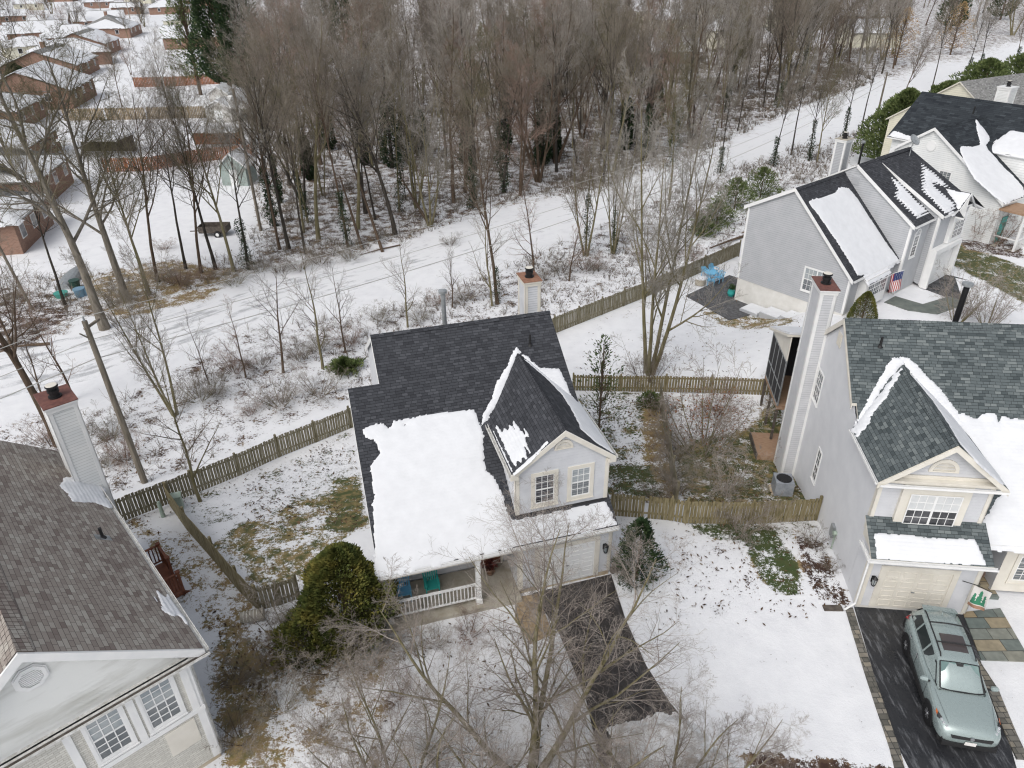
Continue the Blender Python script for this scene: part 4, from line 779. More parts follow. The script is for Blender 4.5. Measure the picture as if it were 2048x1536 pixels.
# ============================================================ brick ramblers and other far houses
def rambler(px, yaw, L, Wd, ev, rh, wm, label, hip=True, snow=1.0, group=None, base=None, chim=False, rm='roof_grey', cat='house', name='brick_house', wins=3, anchor='R'):
    """px = ground point of the near right corner; u runs left along the long face"""
    p = G(*px) if base is None else np.array(base, float); F = Fr(p[0], p[1], yaw, p[2]); e = thing(name, F.P(L/2, Wd/2, 0), label, cat, group); o = .4
    m = MB(); m.fbox(F, 0, L, 0, Wd, -.3, ev-.02)
    if not hip:
        m.prism([F.P(0, 0, ev-.02), F.P(0, Wd, ev-.02), F.P(0, Wd/2, rh-.1)], F.U*.2); m.prism([F.P(L, 0, ev-.02), F.P(L, Wd, ev-.02), F.P(L, Wd/2, rh-.1)], -F.U*.2)
    m.build('wall', wm, e)
    k = Wd/2 if hip else -o; s = (rh-ev)/(Wd/2+o); r = MB()
    A, Bq, Cq, Dq = F.P(-o, -o, ev), F.P(L+o, -o, ev), F.P(L+o, Wd+o, ev), F.P(-o, Wd+o, ev); r1, r2 = F.P(k if hip else -o, Wd/2, rh), F.P(L-k if hip else L+o, Wd/2, rh)
    def put(m, z, mi=0):
        d = np.array([0, 0, z]); fs = [[A, Bq, r2, r1], [Cq, Dq, r1, r2]] + ([[Dq, A, r1], [Bq, Cq, r2]] if hip else [])
        for f in fs: m.wface([q+d for q in f], mi)
        for f in fs: m.face([q+d-[0, 0, .1] for q in f][::-1], None, mi)
        for a, b_ in ((A, Bq), (Bq, Cq), (Cq, Dq), (Dq, A)): m.wface([a+d-[0, 0, .1], b_+d-[0, 0, .1], b_+d, a+d], mi)
    put(r, 0); ro = r.build('roof', rm, e)
    if snow:
        pl = [RP(F, ev+s*o, 0, s), RP(F, ev+s*(Wd+o), 0, -s)]; i = (k if hip else -o)
        sd = int(abs(px[0])*7+px[1]) % 999
        pl[0].snowu(ro, [(-o+.05, -o+.03), (L+o-.05, -o+.03), (L-i-.05, -o+(Wd/2+o)*snow), (i+.05, -o+(Wd/2+o)*snow)], T=.16, amp=.25, nf=.8, seed=sd, res=.25, edge=.25)
        pl[1].snowu(ro, [(-o+.05, Wd+o-.03), (L+o-.05, Wd+o-.03), (L-i-.05, Wd+o-(Wd/2+o)*snow), (i+.05, Wd+o-(Wd/2+o)*snow)], T=.16, amp=.25, nf=.8, seed=sd+1, res=.25, edge=.25)
        if hip:
            q = RP(F, ev+s*o, s, 0); q.snowu(ro, [(-o+.03, -o+.05), (-o+.03, Wd+o-.05), (-o+(Wd/2+o)*snow, Wd/2)], T=.16, amp=.2, nf=.8, seed=sd+2, res=.25, edge=.25)
            q = RP(F, ev+s*(L+o), -s, 0); q.snowu(ro, [(L+o-.03, -o+.05), (L+o-.03, Wd+o-.05), (L+o-(Wd/2+o)*snow, Wd/2)], T=.16, amp=.2, nf=.8, seed=sd+2, res=.25, edge=.25)
    if wins:
        for (o_, U_, N_, Ln, n) in ((F.P(0, 0, 0), F.U, -F.V, L, wins), (F.P(L, 0, 0), F.V, F.U, Wd, 2), (F.P(0, Wd, 0), -F.V, -F.U, Wd, 2)):
            w = Wall(o_, U_, N_)
            for i in range(n):
                c = Ln*(i+.5)/n; f = MB(); w.box(f, c-.55, c+.55, ev-1.75, ev-.45, 0, .06); fo = f.build('window', 'trim_white', e); g = MB(); w.box(g, c-.45, c+.45, ev-1.65, ev-.55, .061, .07); g.build('pane', 'glass_dark', fo)
    if chim: c = MB(); c.fbox(F, L*.45, L*.45+1.1, Wd*.5, Wd*.5+.8, rh-1, rh+1.1); co = c.build('chimney', 'brick', ro); c = MB(); c.fbox(F, L*.45+.05, L*.45+1.05, Wd*.5+.05, Wd*.5+.75, rh+1.1, rh+1.2); c.build('snow_cover', 'snow', co)
    return e
def gw(px): p = G(*px); return p
# terrace of brick houses at the upper left, all lined up with one street
a_, b_ = gw((48, 509)), gw((109, 448)); ang = math.degrees(math.atan2(b_[1]-a_[1], b_[0]-a_[0])); L1 = float(np.hypot(*(b_-a_)[:2]))
LOTS = [((48, 509), L1, 15, 2.9, 5.0, 'brick', 'red brick rambler under smooth snow, nearest house at the left edge', True, 1.0, False),
        ((92, 418), L1*1.2, 17, 3.1, 5.6, 'brick', 'orange brick house just behind the nearest brick rambler, wall facing right', True, 1.0, False),
        ((60, 345), 13, 16, 2.8, 4.6, 'brick', 'low brick house with dark carport shadow at the left edge, third along the row', False, .9, False),
        ((150, 218), 15, 15, 3.2, 6.4, 'brick', 'brick house with a broad white snowy roof, beside the long tan fence', False, 1.0, False),
        ((45, 262), 13, 15, 3.0, 5.4, 'brick', 'brick house with white roof behind the tallest left tree, left of the fence', True, 1.0, False),
        ((160, 160), 17, 15, 3.0, 6.0, 'brick', 'brick house with bare grey ridge strip, just beyond the broad white roofed one', False, .8, True),
        ((215, 112), 16, 14, 3.0, 5.8, 'brick', 'brick house with grey roof ridge above snow, left of the red twigged trees', False, .8, False),
        ((262, 76), 18, 15, 3.0, 6.4, 'brick', 'brick house with hipped roof bare at the top, farthest back in its row', True, .7, True)]
for i, (px, L, Wd, ev, rh, wm, lb, hip, sn, cm_) in enumerate(LOTS):
    rambler(px, ang, L, Wd, ev, rh, wm, lb, hip, sn, 'brick houses of the far left street', chim=cm_)
far = []
for i, (px, L, Wd, rh, sn, y) in enumerate([((60, 62), 13, 10, 5, 1, 20), ((130, 42), 12, 10, 5, 1, 15), ((170, 18), 14, 10, 5.5, 1, 25), ((30, 22), 13, 10, 5, 1, 30), ((225, 30), 12, 9, 5, .8, 15), ((250, 8), 14, 10, 5, 1, 10), ((95, 4), 14, 10, 5, 1, 10), ((330, 60), 12, 9, 5, 1, 12), ((335, 15), 12, 9, 5, 1, 40), ((20, 120), 12, 9, 5, 1, 40), ((0, 50), 12, 9, 5, 1, 40)]):
    rambler(px, y, L, Wd, 3, rh, 'siding_cream' if i % 2 else 'brick', 'small snow roofed house among bare trees in the far top left corner', bool(i % 2), sn, 'distant houses at the top left', name='distant_house', wins=2)
for i, (px, L, Wd, rh, y, lb) in enumerate([((1105, 75), 13, 10, 7, 5, 'pale walled house with white roof seen between trunks, left of centre at the far top'), ((1215, 55), 12, 11, 9, -4, 'tall cream house with a square white roof at the far top centre'), ((1085, 130), 12, 9, 5, 8, 'low white roofed house just below the pale walled one, deep in the wood'),
        ((1310, 62), 14, 10, 6, 20, 'house with steep white roof right of the tall cream house'), ((1405, 98), 13, 11, 8, -12, 'white roofed house with one steep slope facing left, far behind the wood'), ((1300, 128), 11, 9, 5, -5, 'small white roofed house low down behind the reddish trees'),
        ((1380, 30), 14, 10, 7, 0, 'white roofed house at the very top edge right of centre'), ((1508, 55), 12, 10, 6, 15, 'small white roofed house standing alone, right of centre at the far top'), ((1705, 55), 15, 11, 6, 3, 'red brick house with broad white roof at the far upper right'), ((1700, 96), 13, 11, 6.5, -3, 'white gabled roof just in front of the far right red brick house'), ((1240, 12), 12, 10, 7, 5, 'small roof right at the top edge, centre')]):
    rambler(px, y, L, Wd, rh*.55, rh, 'brick' if i in (8, 5) else 'siding_cream', lb, True if i in (8, 4, 0) else False, 1, 'houses beyond the wood', name='distant_house', wins=2)
# sheds and carport in the far left gardens
def shed(px, yaw, L, Wd, ev, rh, wm, label, name='garden_shed', cat='shed', open_=False):
    p = G(*px); F = Fr(p[0], p[1], yaw, p[2]); e = thing(name, F.P(L/2, Wd/2, 0), label, cat); m = MB()
    if open_:
        for u in (0, L):
            for v in (0, Wd): q = MB(); q.fbox(F, u-.06, u+.06, v-.06, v+.06, -.2, ev); q.build('post', 'wood_dark', e)
        m.fbox(F, 0, L, Wd-.1, Wd, 0, ev); m.build('back_wall', wm, e); r = MB(); r.fbox(F, -.3, L+.3, -.3, Wd+.3, ev, ev+.12); ro = r.build('roof', 'trim_white', e); s = MB(); s.fbox(F, -.27, L+.27, -.27, Wd+.27, ev+.121, ev+.26); s.build('snow_cover', 'snow', ro); return e
    m.fbox(F, 0, L, 0, Wd, -.2, ev); m.prism([F.P(0, 0, ev), F.P(L, 0, ev), F.P(L/2, 0, rh-.05)], F.V*.1); m.prism([F.P(0, Wd, ev), F.P(L, Wd, ev), F.P(L/2, Wd, rh-.05)], -F.V*.1); m.build('wall', wm, e)
    r = MB(); s = MB()
    for sg in (-1, 1):
        c = F.P(L/2+sg*(L/2+.25), -.25, ev-.12); d = F.P(L/2+sg*(L/2+.25), Wd+.25, ev-.12); t1, t2 = F.P(L/2, -.25, rh), F.P(L/2, Wd+.25, rh)
        for mm, dz, th in ((r, 0, .08), (s, .13, .12)):
            q = [c+[0, 0, dz], d+[0, 0, dz], t2+[0, 0, dz], t1+[0, 0, dz]]; mm.prism(q if sg > 0 else q[::-1], (0, 0, -th))
    ro = r.build('roof', 'trim_white', e); s.build('snow_cover', 'snow', ro)
    d = MB(); Wall(F.P(0, 0, 0), F.U, -F.V).box(d, L*.35, L*.65, .05, 1.9, 0, .04); d.build('door', 'siding_white', e); return e
for i_, (px_, y_) in enumerate((((150, 62), 25), ((90, 100), 30), ((20, 90), 30), ((300, 30), 20), ((400, 12), 15), ((70, 140), 32), ((330, 100), 12))): rambler(px_, y_, 17, 13, 3, 6, 'brick', 'snow roofed brick house among bare trees in the far top left streets', bool(i_ % 2), .95, 'more distant houses at the top left', name='distant_house', wins=2)
MT['shed_green'] = noisy('shed_green', (.24, .30, .28), (.32, .37, .35), 3, .8); MT['shed_white'] = noisy('shed_white', (.45, .44, .42), (.55, .54, .52), 3, .8)
shed((446, 372), -6, 3.1, 2.8, 2.3, 3.7, 'shed_green', 'pale green garden shed with snowy gabled roof, behind the front left trees')
shed((415, 246), -4, 4.2, 3.2, 2.4, 3.4, 'shed_white', 'white shed with broad snowy roof at the corner of the tan fence')
shed((422, 214), -4, 3.4, 3.4, 2.2, 3.4, 'shed_white', 'pale gabled shed behind the broad white one, farthest of the three')
shed((372, 300), -3, 7.2, 3.2, 2.3, 2.4, 'fence_red', 'dark open carport with flat snowy roof, in front of the red fence', 'carport', 'carport', True)
shed((130, 318), -3, 7.5, 4.5, 2.3, 2.4, 'wood_dark', 'open patio shelter with wide flat snowy roof, right of the tall left trees', 'patio_shelter', 'shelter', True)
shed((468, 245), -12, 2.6, 2.6, 2.2, 2.3, 'shed_green', 'small dark open lean-to right of the white shed', 'lean_to', 'lean-to', True)
# ============================================================ ground
def gpoly(pxs): return [tuple(G(*p)[:2]) for p in pxs]
DRIVE_M = gpoly([(1066, 1186), (1222, 1148), (1250, 1235), (1292, 1330), (1340, 1405), (1390, 1465), (1440, 1570), (1205, 1570), (1190, 1478), (1172, 1400), (1120, 1270)])
DRIVE_R = gpoly([(1708, 1213), (1928, 1229), (1975, 1360), (2015, 1470), (2040, 1560), (1830, 1560), (1800, 1500), (1752, 1360)])
DRIVE_B = [tuple(B.P(*q, 0)[:2]) for q in ((8.9, -1.3), (12.9, -1.3), (14.5, -22), (9.0, -22), (8.4, -4))]
WALK_R = gpoly([(1925, 1225), (2000, 1217), (2062, 1324), (1962, 1320)])
WALK_B = [tuple(B.P(*q, 0)[:2]) for q in ((4.4, -.7), (6.0, -.7), (6.1, -2.6), (8.8, -3.2), (8.8, -4.6), (5.2, -4.0), (4.3, -2.4))]
WALK_M = gpoly([(1035, 1195), (1075, 1188), (1105, 1268), (1060, 1288), (1030, 1240)])
CURB = gpoly([(1500, 1500), (1560, 1500), (1700, 1525), (1810, 1545), (1810, 1580), (1500, 1580)])
WOODP = [G(*p)[:2] for p in ((-400, 640), (0, 640), (180, 640), (330, 600), (560, 535), (760, 500), (880, 460), (1000, 415), (1200, 380), (1400, 310), (1600, 215), (1800, 150), (2048, 88), (2300, 60))]
WOODP = [tuple(p) for p in WOODP] + [(420, 900), (-420, 900)]
BANK = gpoly([(-200, 860), (0, 850), (180, 830), (330, 750), (480, 660), (640, 640), (850, 600), (1000, 540), (1200, 450), (1400, 360), (1640, 280), (1760, 260), (1700, 320), (1560, 440), (1480, 480), (1280, 570), (1100, 640), (700, 800), (240, 985), (-100, 1100)])
REG = [  # (pixel polygon, bare, tone, feather m)
    (WOODP, .50, .85, 3), (BANK, .38, .88, 1.0),
    (gpoly([(-200, 60), (440, 20), (520, 240), (515, 480), (420, 560), (130, 600), (-200, 560)]), .12, .6, 5),
    (gpoly([(120, 560), (340, 520), (480, 540), (420, 600), (240, 640)]), .62, .6, 1.5), (gpoly([(-60, 560), (120, 590), (170, 650), (60, 740), (-60, 720)]), .58, .95, 1.5),
    (gpoly([(230, 1035), (380, 1020), (520, 1195), (600, 1300), (450, 1300), (415, 1280), (330, 1130)]), .50, .55, .8),
    (gpoly([(240, 1000), (370, 1000), (400, 1060), (300, 1060)]), .15, .5, .5),
    (gpoly([(415, 1290), (520, 1270), (600, 1310), (640, 1400), (640, 1560), (440, 1560)]), .66, .53, .7),
    (gpoly([(345, 1000), (700, 860), (735, 1040), (600, 1165), (515, 1190)]), .36, .3, .5),
    (gpoly([(460, 1060), (700, 960), (740, 1050), (600, 1165), (520, 1185), (420, 1090)]), .58, .42, .8), (gpoly([(670, 960), (722, 950), (735, 1040), (700, 1060), (650, 1060)]), .75, .35, .5),
    (gpoly([(1140, 790), (1325, 780), (1355, 1010), (1215, 1005)]), .45, .35, .3), (gpoly([(1285, 800), (1330, 790), (1358, 1010), (1290, 1005)]), .66, .62, .3), (gpoly([(1215, 930), (1300, 930), (1330, 1000), (1215, 985)]), .62, .2, .3),
    (gpoly([(1335, 790), (1540, 790), (1570, 1000), (1360, 1005)]), .36, .5, .3), (gpoly([(1350, 890), (1500, 860), (1560, 780), (1640, 1010), (1365, 1010)]), .72, .34, .8),
    (gpoly([(1215, 1035), (1640, 1040), (1650, 1090), (1230, 1080)]), .33, .3, .3),
    (gpoly([(1375, 1050), (1530, 1045), (1590, 1110), (1610, 1200), (1550, 1190), (1480, 1120)]), .66, .12, .35), (gpoly([(1590, 1060), (1640, 1080), (1705, 1212), (1640, 1215), (1600, 1130)]), .56, 1.0, .25),
    (gpoly([(1180, 640), (1500, 560), (1620, 640), (1540, 750), (1150, 740)]), .17, .6, .5), (gpoly([(1400, 625), (1500, 615), (1600, 640), (1560, 655), (1440, 650)]), .6, .5, .3),
    (gpoly([(1880, 485), (1960, 500), (2060, 540), (2060, 610), (1900, 530)]), .72, .3, .5), (gpoly([(1890, 470), (2048, 490), (2048, 520), (1930, 500)]), .6, .98, .4),
    (gpoly([(540, 1290), (780, 1265), (860, 1300), (760, 1560), (560, 1560)]), .45, .62, 1.0), (gpoly([(790, 1262), (920, 1225), (1000, 1290), (880, 1330)]), .42, .95, .5),
    (gpoly([(860, 1240), (1060, 1215), (1160, 1400), (1170, 1560), (760, 1560), (800, 1340)]), .09, .9, .4), (gpoly([(880, 1440), (1170, 1460), (1170, 1580), (820, 1580)]), .24, .9, .6),
    (gpoly([(1190, 1480), (1320, 1420), (1500, 1500), (1520, 1560), (1200, 1560)]), .36, .75, .5), (gpoly([(1490, 1492), (1560, 1498), (1700, 1522), (1800, 1538), (1800, 1580), (1500, 1580)]), .70, .93, .25), (gpoly([(1228, 1155), (1640, 1200), (1700, 1220), (1800, 1530), (1500, 1500), (1300, 1330)]), .10, .9, .4), (gpoly([(1330, 1060), (1480, 1090), (1540, 1200), (1400, 1260), (1300, 1180)]), .27, .9, .5)]
_lx = np.concatenate([-np.geomspace(2400, 30.5, 46), np.arange(-30, 42.01, .24), np.geomspace(42.6, 2400, 46)])
_ly = np.concatenate([[-120, -60, -30, -12, 0, 4, 7], np.arange(8, 76, .24), np.geomspace(76.4, 3000, 60)])
GX, GY = np.meshgrid(_lx, _ly)
GX = GX + .06*(vnoise(GX*5, GY*5, 5)-.5)*(np.abs(GX) < 42)
bare = np.full(GX.shape, .12); tone = np.full(GX.shape, .5)
wob = .5*(fbm(GX*.9, GY*.9, 31)-.5)
for pl, bv, tv, fe in REG:
    w = S((sdpoly(GX, GY, pl)+wob*fe)/fe + .5); bare = bare*(1-w)+bv*w; tone = tone*(1-w)+tv*w
cut = np.full(GX.shape, -9.0)
for pl in (DRIVE_M, DRIVE_R, DRIVE_B, WALK_R, WALK_B, WALK_M): cut = np.maximum(cut, sdpoly(GX, GY, pl))
lump = .05*S((-cut-.02 + .25*(fbm(GX*2, GY*2, 8)-.5))/.3) - .03
rel = .10*(fbm(GX*.35, GY*.35, 3)-.5)*S((-cut-1)/2) + .25*(fbm(GX*.09, GY*.09, 6)-.5)*S((GY-45)/15)
PATHL = [G(*p) for p in ((-500, 800), (-200, 745), (0, 695), (150, 662), (360, 612), (560, 548), (760, 508), (870, 470), (1000, 432), (1150, 402), (1290, 360), (1420, 315), (1560, 248), (1700, 195), (1830, 152), (2048, 94), (2300, 40))]
PATHR = [G(*p) for p in ((-500, 910), (-200, 850), (0, 812), (180, 775), (380, 700), (590, 625), (800, 560), (930, 528), (1080, 478), (1230, 435), (1350, 395), (1480, 335), (1620, 275), (1740, 235), (1880, 180), (2048, 128), (2300, 60))]
pth = sdpoly(GX, GY, [tuple(p[:2]) for p in PATHL]+[tuple(p[:2]) for p in PATHR[::-1]])
GZ_ = hgt(GX, GY) + lump + rel*S(-pth/2)
MT['ground'], n, l, b = mat('ground', (.8, .8, .8), .7, spec=.3)
tc = n.new("ShaderNodeTexCoord"); ob = tc.outputs['Object']
at = n.new("ShaderNodeAttribute"); at.attribute_name = 'bare'; at2 = n.new("ShaderNodeAttribute"); at2.attribute_name = 'tone'
n1 = noise(n, l, ob, 1.1, 6, .62); n2 = noise(n, l, ob, 7, 4, .6); n3 = noise(n, l, ob, 28, 3, .6)
v = mth(n, l, 'ADD', mth(n, l, 'MULTIPLY', n1.outputs['Fac'], .45), mth(n, l, 'ADD', mth(n, l, 'MULTIPLY', n2.outputs['Fac'], .33), mth(n, l, 'MULTIPLY', n3.outputs['Fac'], .22)))
th = mth(n, l, 'ADD', mth(n, l, 'MULTIPLY', at.outputs['Fac'], .33), .325)
sm = n.new("ShaderNodeMapRange"); sm.interpolation_type = 'SMOOTHSTEP'; l.new(mth(n, l, 'SUBTRACT', v, th), sm.inputs['Value']); sm.inputs['From Min'].default_value = -.007; sm.inputs['From Max'].default_value = .008
gcol = ramp(n, [(0, (.045, .07, .022)), (.3, (.075, .085, .032)), (.5, (.25, .19, .085)), (.62, (.27, .195, .10)), (.85, (.11, .07, .045)), (1, (.05, .028, .02))])
l.new(mth(n, l, 'ADD', at2.outputs['Fac'], mth(n, l, 'MULTIPLY', mth(n, l, 'SUBTRACT', noise(n, l, ob, 3, 3).outputs['Fac'], .5), .9)), gcol.inputs[0])
gc2 = mixc(n, l, .55, gcol.outputs[0], noise(n, l, ob, 60, 3).outputs['Fac'], 'OVERLAY')
sn = ramp(n, [(.3, (.71, .72, .745)), (.6, (.78, .79, .81))]); l.new(n1.outputs['Fac'], sn.inputs[0])
l.new(mixc(n, l, sm.outputs[0], gc2, sn.outputs[0]), b.inputs['Base Color'])
hh = mth(n, l, 'ADD', mth(n, l, 'MULTIPLY', sm.outputs[0], .6), mth(n, l, 'ADD', mth(n, l, 'MULTIPLY', n2.outputs['Fac'], .5), mth(n, l, 'MULTIPLY', n3.outputs['Fac'], .25)))
bump(n, l, b, hh, .05, .55)
V = np.stack([GX, GY, GZ_], -1).reshape(-1, 3)
go, used = gridmesh('ground', V, GX.shape, np.ones((GX.shape[0]-1, GX.shape[1]-1), bool), 'ground')
for nm, arr in (('bare', bare), ('tone', tone)):
    a_ = go.data.attributes.new(nm, 'FLOAT', 'POINT'); a_.data.foreach_set('value', arr.reshape(-1)[used].astype(np.float32))
tag(go, kind='structure')
# sheets: drives, walks, kerb
def asphalt(name, c, stain=.5):
    m, n, l, b = mat(name, c, .45, spec=.5); tc = n.new("ShaderNodeTexCoord"); o = tc.outputs['Object']
    a = noise(n, l, o, 90, 2); s = noise(n, l, o, 1.3, 6, .7); mp = n.new("ShaderNodeMapping"); mp.inputs['Scale'].default_value = (2.2, .35, 1); mp.inputs['Rotation'].default_value = (0, 0, .25); l.new(o, mp.inputs['Vector']); s2 = noise(n, l, mp.outputs[0], 2.5, 6, .75)
    c1 = mixc(n, l, a.outputs['Fac'], tuple(x*.6 for x in c), tuple(x*1.6 for x in c))
    r = ramp(n, [(.52, (0, 0, 0)), (.72, (1, 1, 1))]); l.new(s2.outputs['Fac'], r.inputs[0])
    l.new(mixc(n, l, mth(n, l, 'MULTIPLY', r.outputs[0], stain), c1, (.30, .31, .33)), b.inputs['Base Color'])
    rr = ramp(n, [(.4, (.22, .22, .22)), (.6, (.7, .7, .7))]); l.new(s.outputs['Fac'], rr.inputs[0]); l.new(rr.outputs[0], b.inputs['Roughness']); bump(n, l, b, a.outputs['Fac'], .004); return m
def slabs(name, c1, c2, c3, w, h, mortar=(.05, .05, .045)):
    m, n, l, b = mat(name, c1, .6, spec=.5); tc = n.new("ShaderNodeTexCoord"); br = n.new("ShaderNodeTexBrick"); l.new(tc.outputs['Object'], br.inputs['Vector'])
    br.inputs['Scale'].default_value = 1; br.inputs['Brick Width'].default_value = w; br.inputs['Row Height'].default_value = h; br.inputs['Mortar Size'].default_value = .012; br.inputs['Color1'].default_value = (0, 0, 0, 1); br.inputs['Color2'].default_value = (1, 1, 1, 1); br.inputs['Mortar'].default_value = (.2, .2, .2, 1); br.offset = .31; br.squash = 1.7; br.squash_frequency = 2
    r = ramp(n, [(0, c1), (.5, c2), (1, c3)]); l.new(br.outputs['Color'], r.inputs[0]); nz = noise(n, l, tc.outputs['Object'], 4, 5)
    c = mixc(n, l, .5, r.outputs[0], nz.outputs['Fac'], 'OVERLAY'); l.new(mixc(n, l, br.outputs['Fac'], c, mortar), b.inputs['Base Color']); bump(n, l, b, br.outputs['Fac'], -.01); return m
def sheet(name, poly, m, dz, th=.25):
    mb = MB(); P = [np.array([p[0], p[1], float(hgt(p[0], p[1]))+dz]) for p in poly]; mb.prism(P, (0, 0, -th)); return tag(mb.build(name, m), kind='structure')
MT['asphalt'] = asphalt('asphalt', (.022, .023, .026), .55); MT['asphalt2'] = asphalt('asphalt_worn', (.035, .03, .028), .2)
MT['flagstone'] = slabs('flagstone', (.13, .16, .15), (.20, .215, .19), (.30, .24, .15), .75, .5); MT['cobble'] = slabs('cobble', (.10, .095, .08), (.17, .16, .14), (.26, .23, .18), .2, .2); MT['aggregate'] = noisy('aggregate', (.22, .15, .08), (.42, .33, .22), 8, .85)
sheet('driveway', DRIVE_M, 'asphalt2', .0); sheet('driveway', DRIVE_R, 'asphalt', .0); sheet('driveway', DRIVE_B, 'asphalt', .004)
sheet('walkway', WALK_R, 'flagstone', .03); sheet('walkway', WALK_B, noisy('walk_slate', (.10, .12, .11), (.18, .20, .18), 2, .7), .012); sheet('walkway', WALK_M, 'aggregate', .03)
def strip(name, pxs, wd, dz, m, h=.12):
    mb = MB(); P = [G(*p) for p in pxs]
    for a, b_ in zip(P, P[1:]):
        d = b_-a; d[2] = 0; d /= np.linalg.norm(d); nn = np.array([-d[1], d[0], 0])*wd/2; z = np.array([0, 0, dz])
        mb.prism([a-nn+z, b_-nn+z, b_+nn+z, a+nn+z], (0, 0, -h))
    return mb.build(name, m)
tag(strip('kerb', [(1697, 1216), (1742, 1362), (1789, 1500), (1800, 1545)], .3, .05, 'cobble'), kind='structure'); tag(strip('kerb', [(1945, 1318), (1985, 1380), (2020, 1466), (2045, 1520)], .35, .05, 'cobble'), kind='structure')
MT['slush'] = noisy('slush', (.30, .27, .235), (.74, .75, .76), 1.6, .8, bmp=.03, c3=(.60, .60, .60))
bk = snow_sheet(None, np.array([0, 0, .0]), (1, 0, 0), (0, 1, 0), gpoly([(1225, 1462), (1290, 1430), (1350, 1425), (1420, 1470), (1480, 1530), (1490, 1580), (1230, 1580)]), T=.38, res=.06, edge=.5, amp=.35, nf=1.4, seed=91, name='snow_bank'); bk.data.materials[0] = MT['slush']; tag(bk, kind='structure')
st = thing('stone_steps', R.P(4.7, .8, 0), 'grey flagstone steps and landing between the garage and front door behind the green SUV', 'steps')
for i, (u0, u1, v0, v1, z0, z1) in enumerate(((3.92, 5.28, .3, 1.88, -.1, .32), (3.92, 5.5, -.15, .3, -.1, .16))): m = MB(); m.fbox(R, u0, u1, v0, v1, z0, z1); m.build('step', 'flagstone', st)
# the snowed-over path behind the fences
MT['path'], n, l, b = mat('path', (.8, .8, .8), .7, spec=.3)
uvn = n.new("ShaderNodeUVMap"); tc = n.new("ShaderNodeTexCoord"); sx = n.new("ShaderNodeSeparateXYZ"); l.new(uvn.outputs[0], sx.inputs[0])
mp = n.new("ShaderNodeMapping"); mp.inputs['Scale'].default_value = (5.5, .10, 1); l.new(uvn.outputs[0], mp.inputs['Vector'])
t1 = noise(n, l, mp.outputs[0], 2.2, 5, .6); t2 = noise(n, l, tc.outputs['Object'], 1.2, 6, .65); t3 = noise(n, l, tc.outputs['Object'], 14, 3)
nearw = n.new("ShaderNodeMapRange"); l.new(sx.outputs[1], nearw.inputs['Value']); nearw.inputs['From Min'].default_value = 20; nearw.inputs['From Max'].default_value = 75; nearw.inputs['To Min'].default_value = .055; nearw.inputs['To Max'].default_value = -.02
q = mth(n, l, 'ADD', mth(n, l, 'ADD', mth(n, l, 'MULTIPLY', t1.outputs['Fac'], .6), mth(n, l, 'MULTIPLY', t2.outputs['Fac'], .25)), mth(n, l, 'MULTIPLY', t3.outputs['Fac'], .15))
r = n.new("ShaderNodeMapRange"); r.interpolation_type = 'SMOOTHSTEP'; l.new(mth(n, l, 'ADD', q, nearw.outputs[0]), r.inputs['Value']); r.inputs['From Min'].default_value = .53; r.inputs['From Max'].default_value = .66
l.new(mixc(n, l, r.outputs[0], (.77, .78, .80), (.42, .43, .45)), b.inputs['Base Color']); bump(n, l, b, mth(n, l, 'ADD', mth(n, l, 'MULTIPLY', r.outputs[0], -.5), mth(n, l, 'ADD', t1.outputs['Fac'], t3.outputs['Fac'])), .05, .8)
mb = MB(); dist = 0; NS = 8
for i in range(len(PATHL)-1):
    seg = float(np.linalg.norm((PATHL[i+1]+PATHR[i+1])/2-(PATHL[i]+PATHR[i])/2)); ks = 8
    for k in range(ks):
        f0, f1 = k/ks, (k+1)/ks; A0, A1 = PATHL[i]+(PATHL[i+1]-PATHL[i])*f0, PATHL[i]+(PATHL[i+1]-PATHL[i])*f1; B0, B1 = PATHR[i]+(PATHR[i+1]-PATHR[i])*f0, PATHR[i]+(PATHR[i+1]-PATHR[i])*f1
        for j in range(NS):
            a, c = j/NS, (j+1)/NS; pts = [A0+(B0-A0)*c, A1+(B1-A1)*c, A1+(B1-A1)*a, A0+(B0-A0)*a]
            mb.face([[p[0], p[1], float(hgt(p[0], p[1]))+.035-.05*(abs(w*2-1)**6)] for p, w in zip(pts, (c, c, a, a))], [(c, dist+seg*f0), (c, dist+seg*f1), (a, dist+seg*f1), (a, dist+seg*f0)])
    dist += seg
tag(mb.build('path', 'path', weld=True), kind='structure')
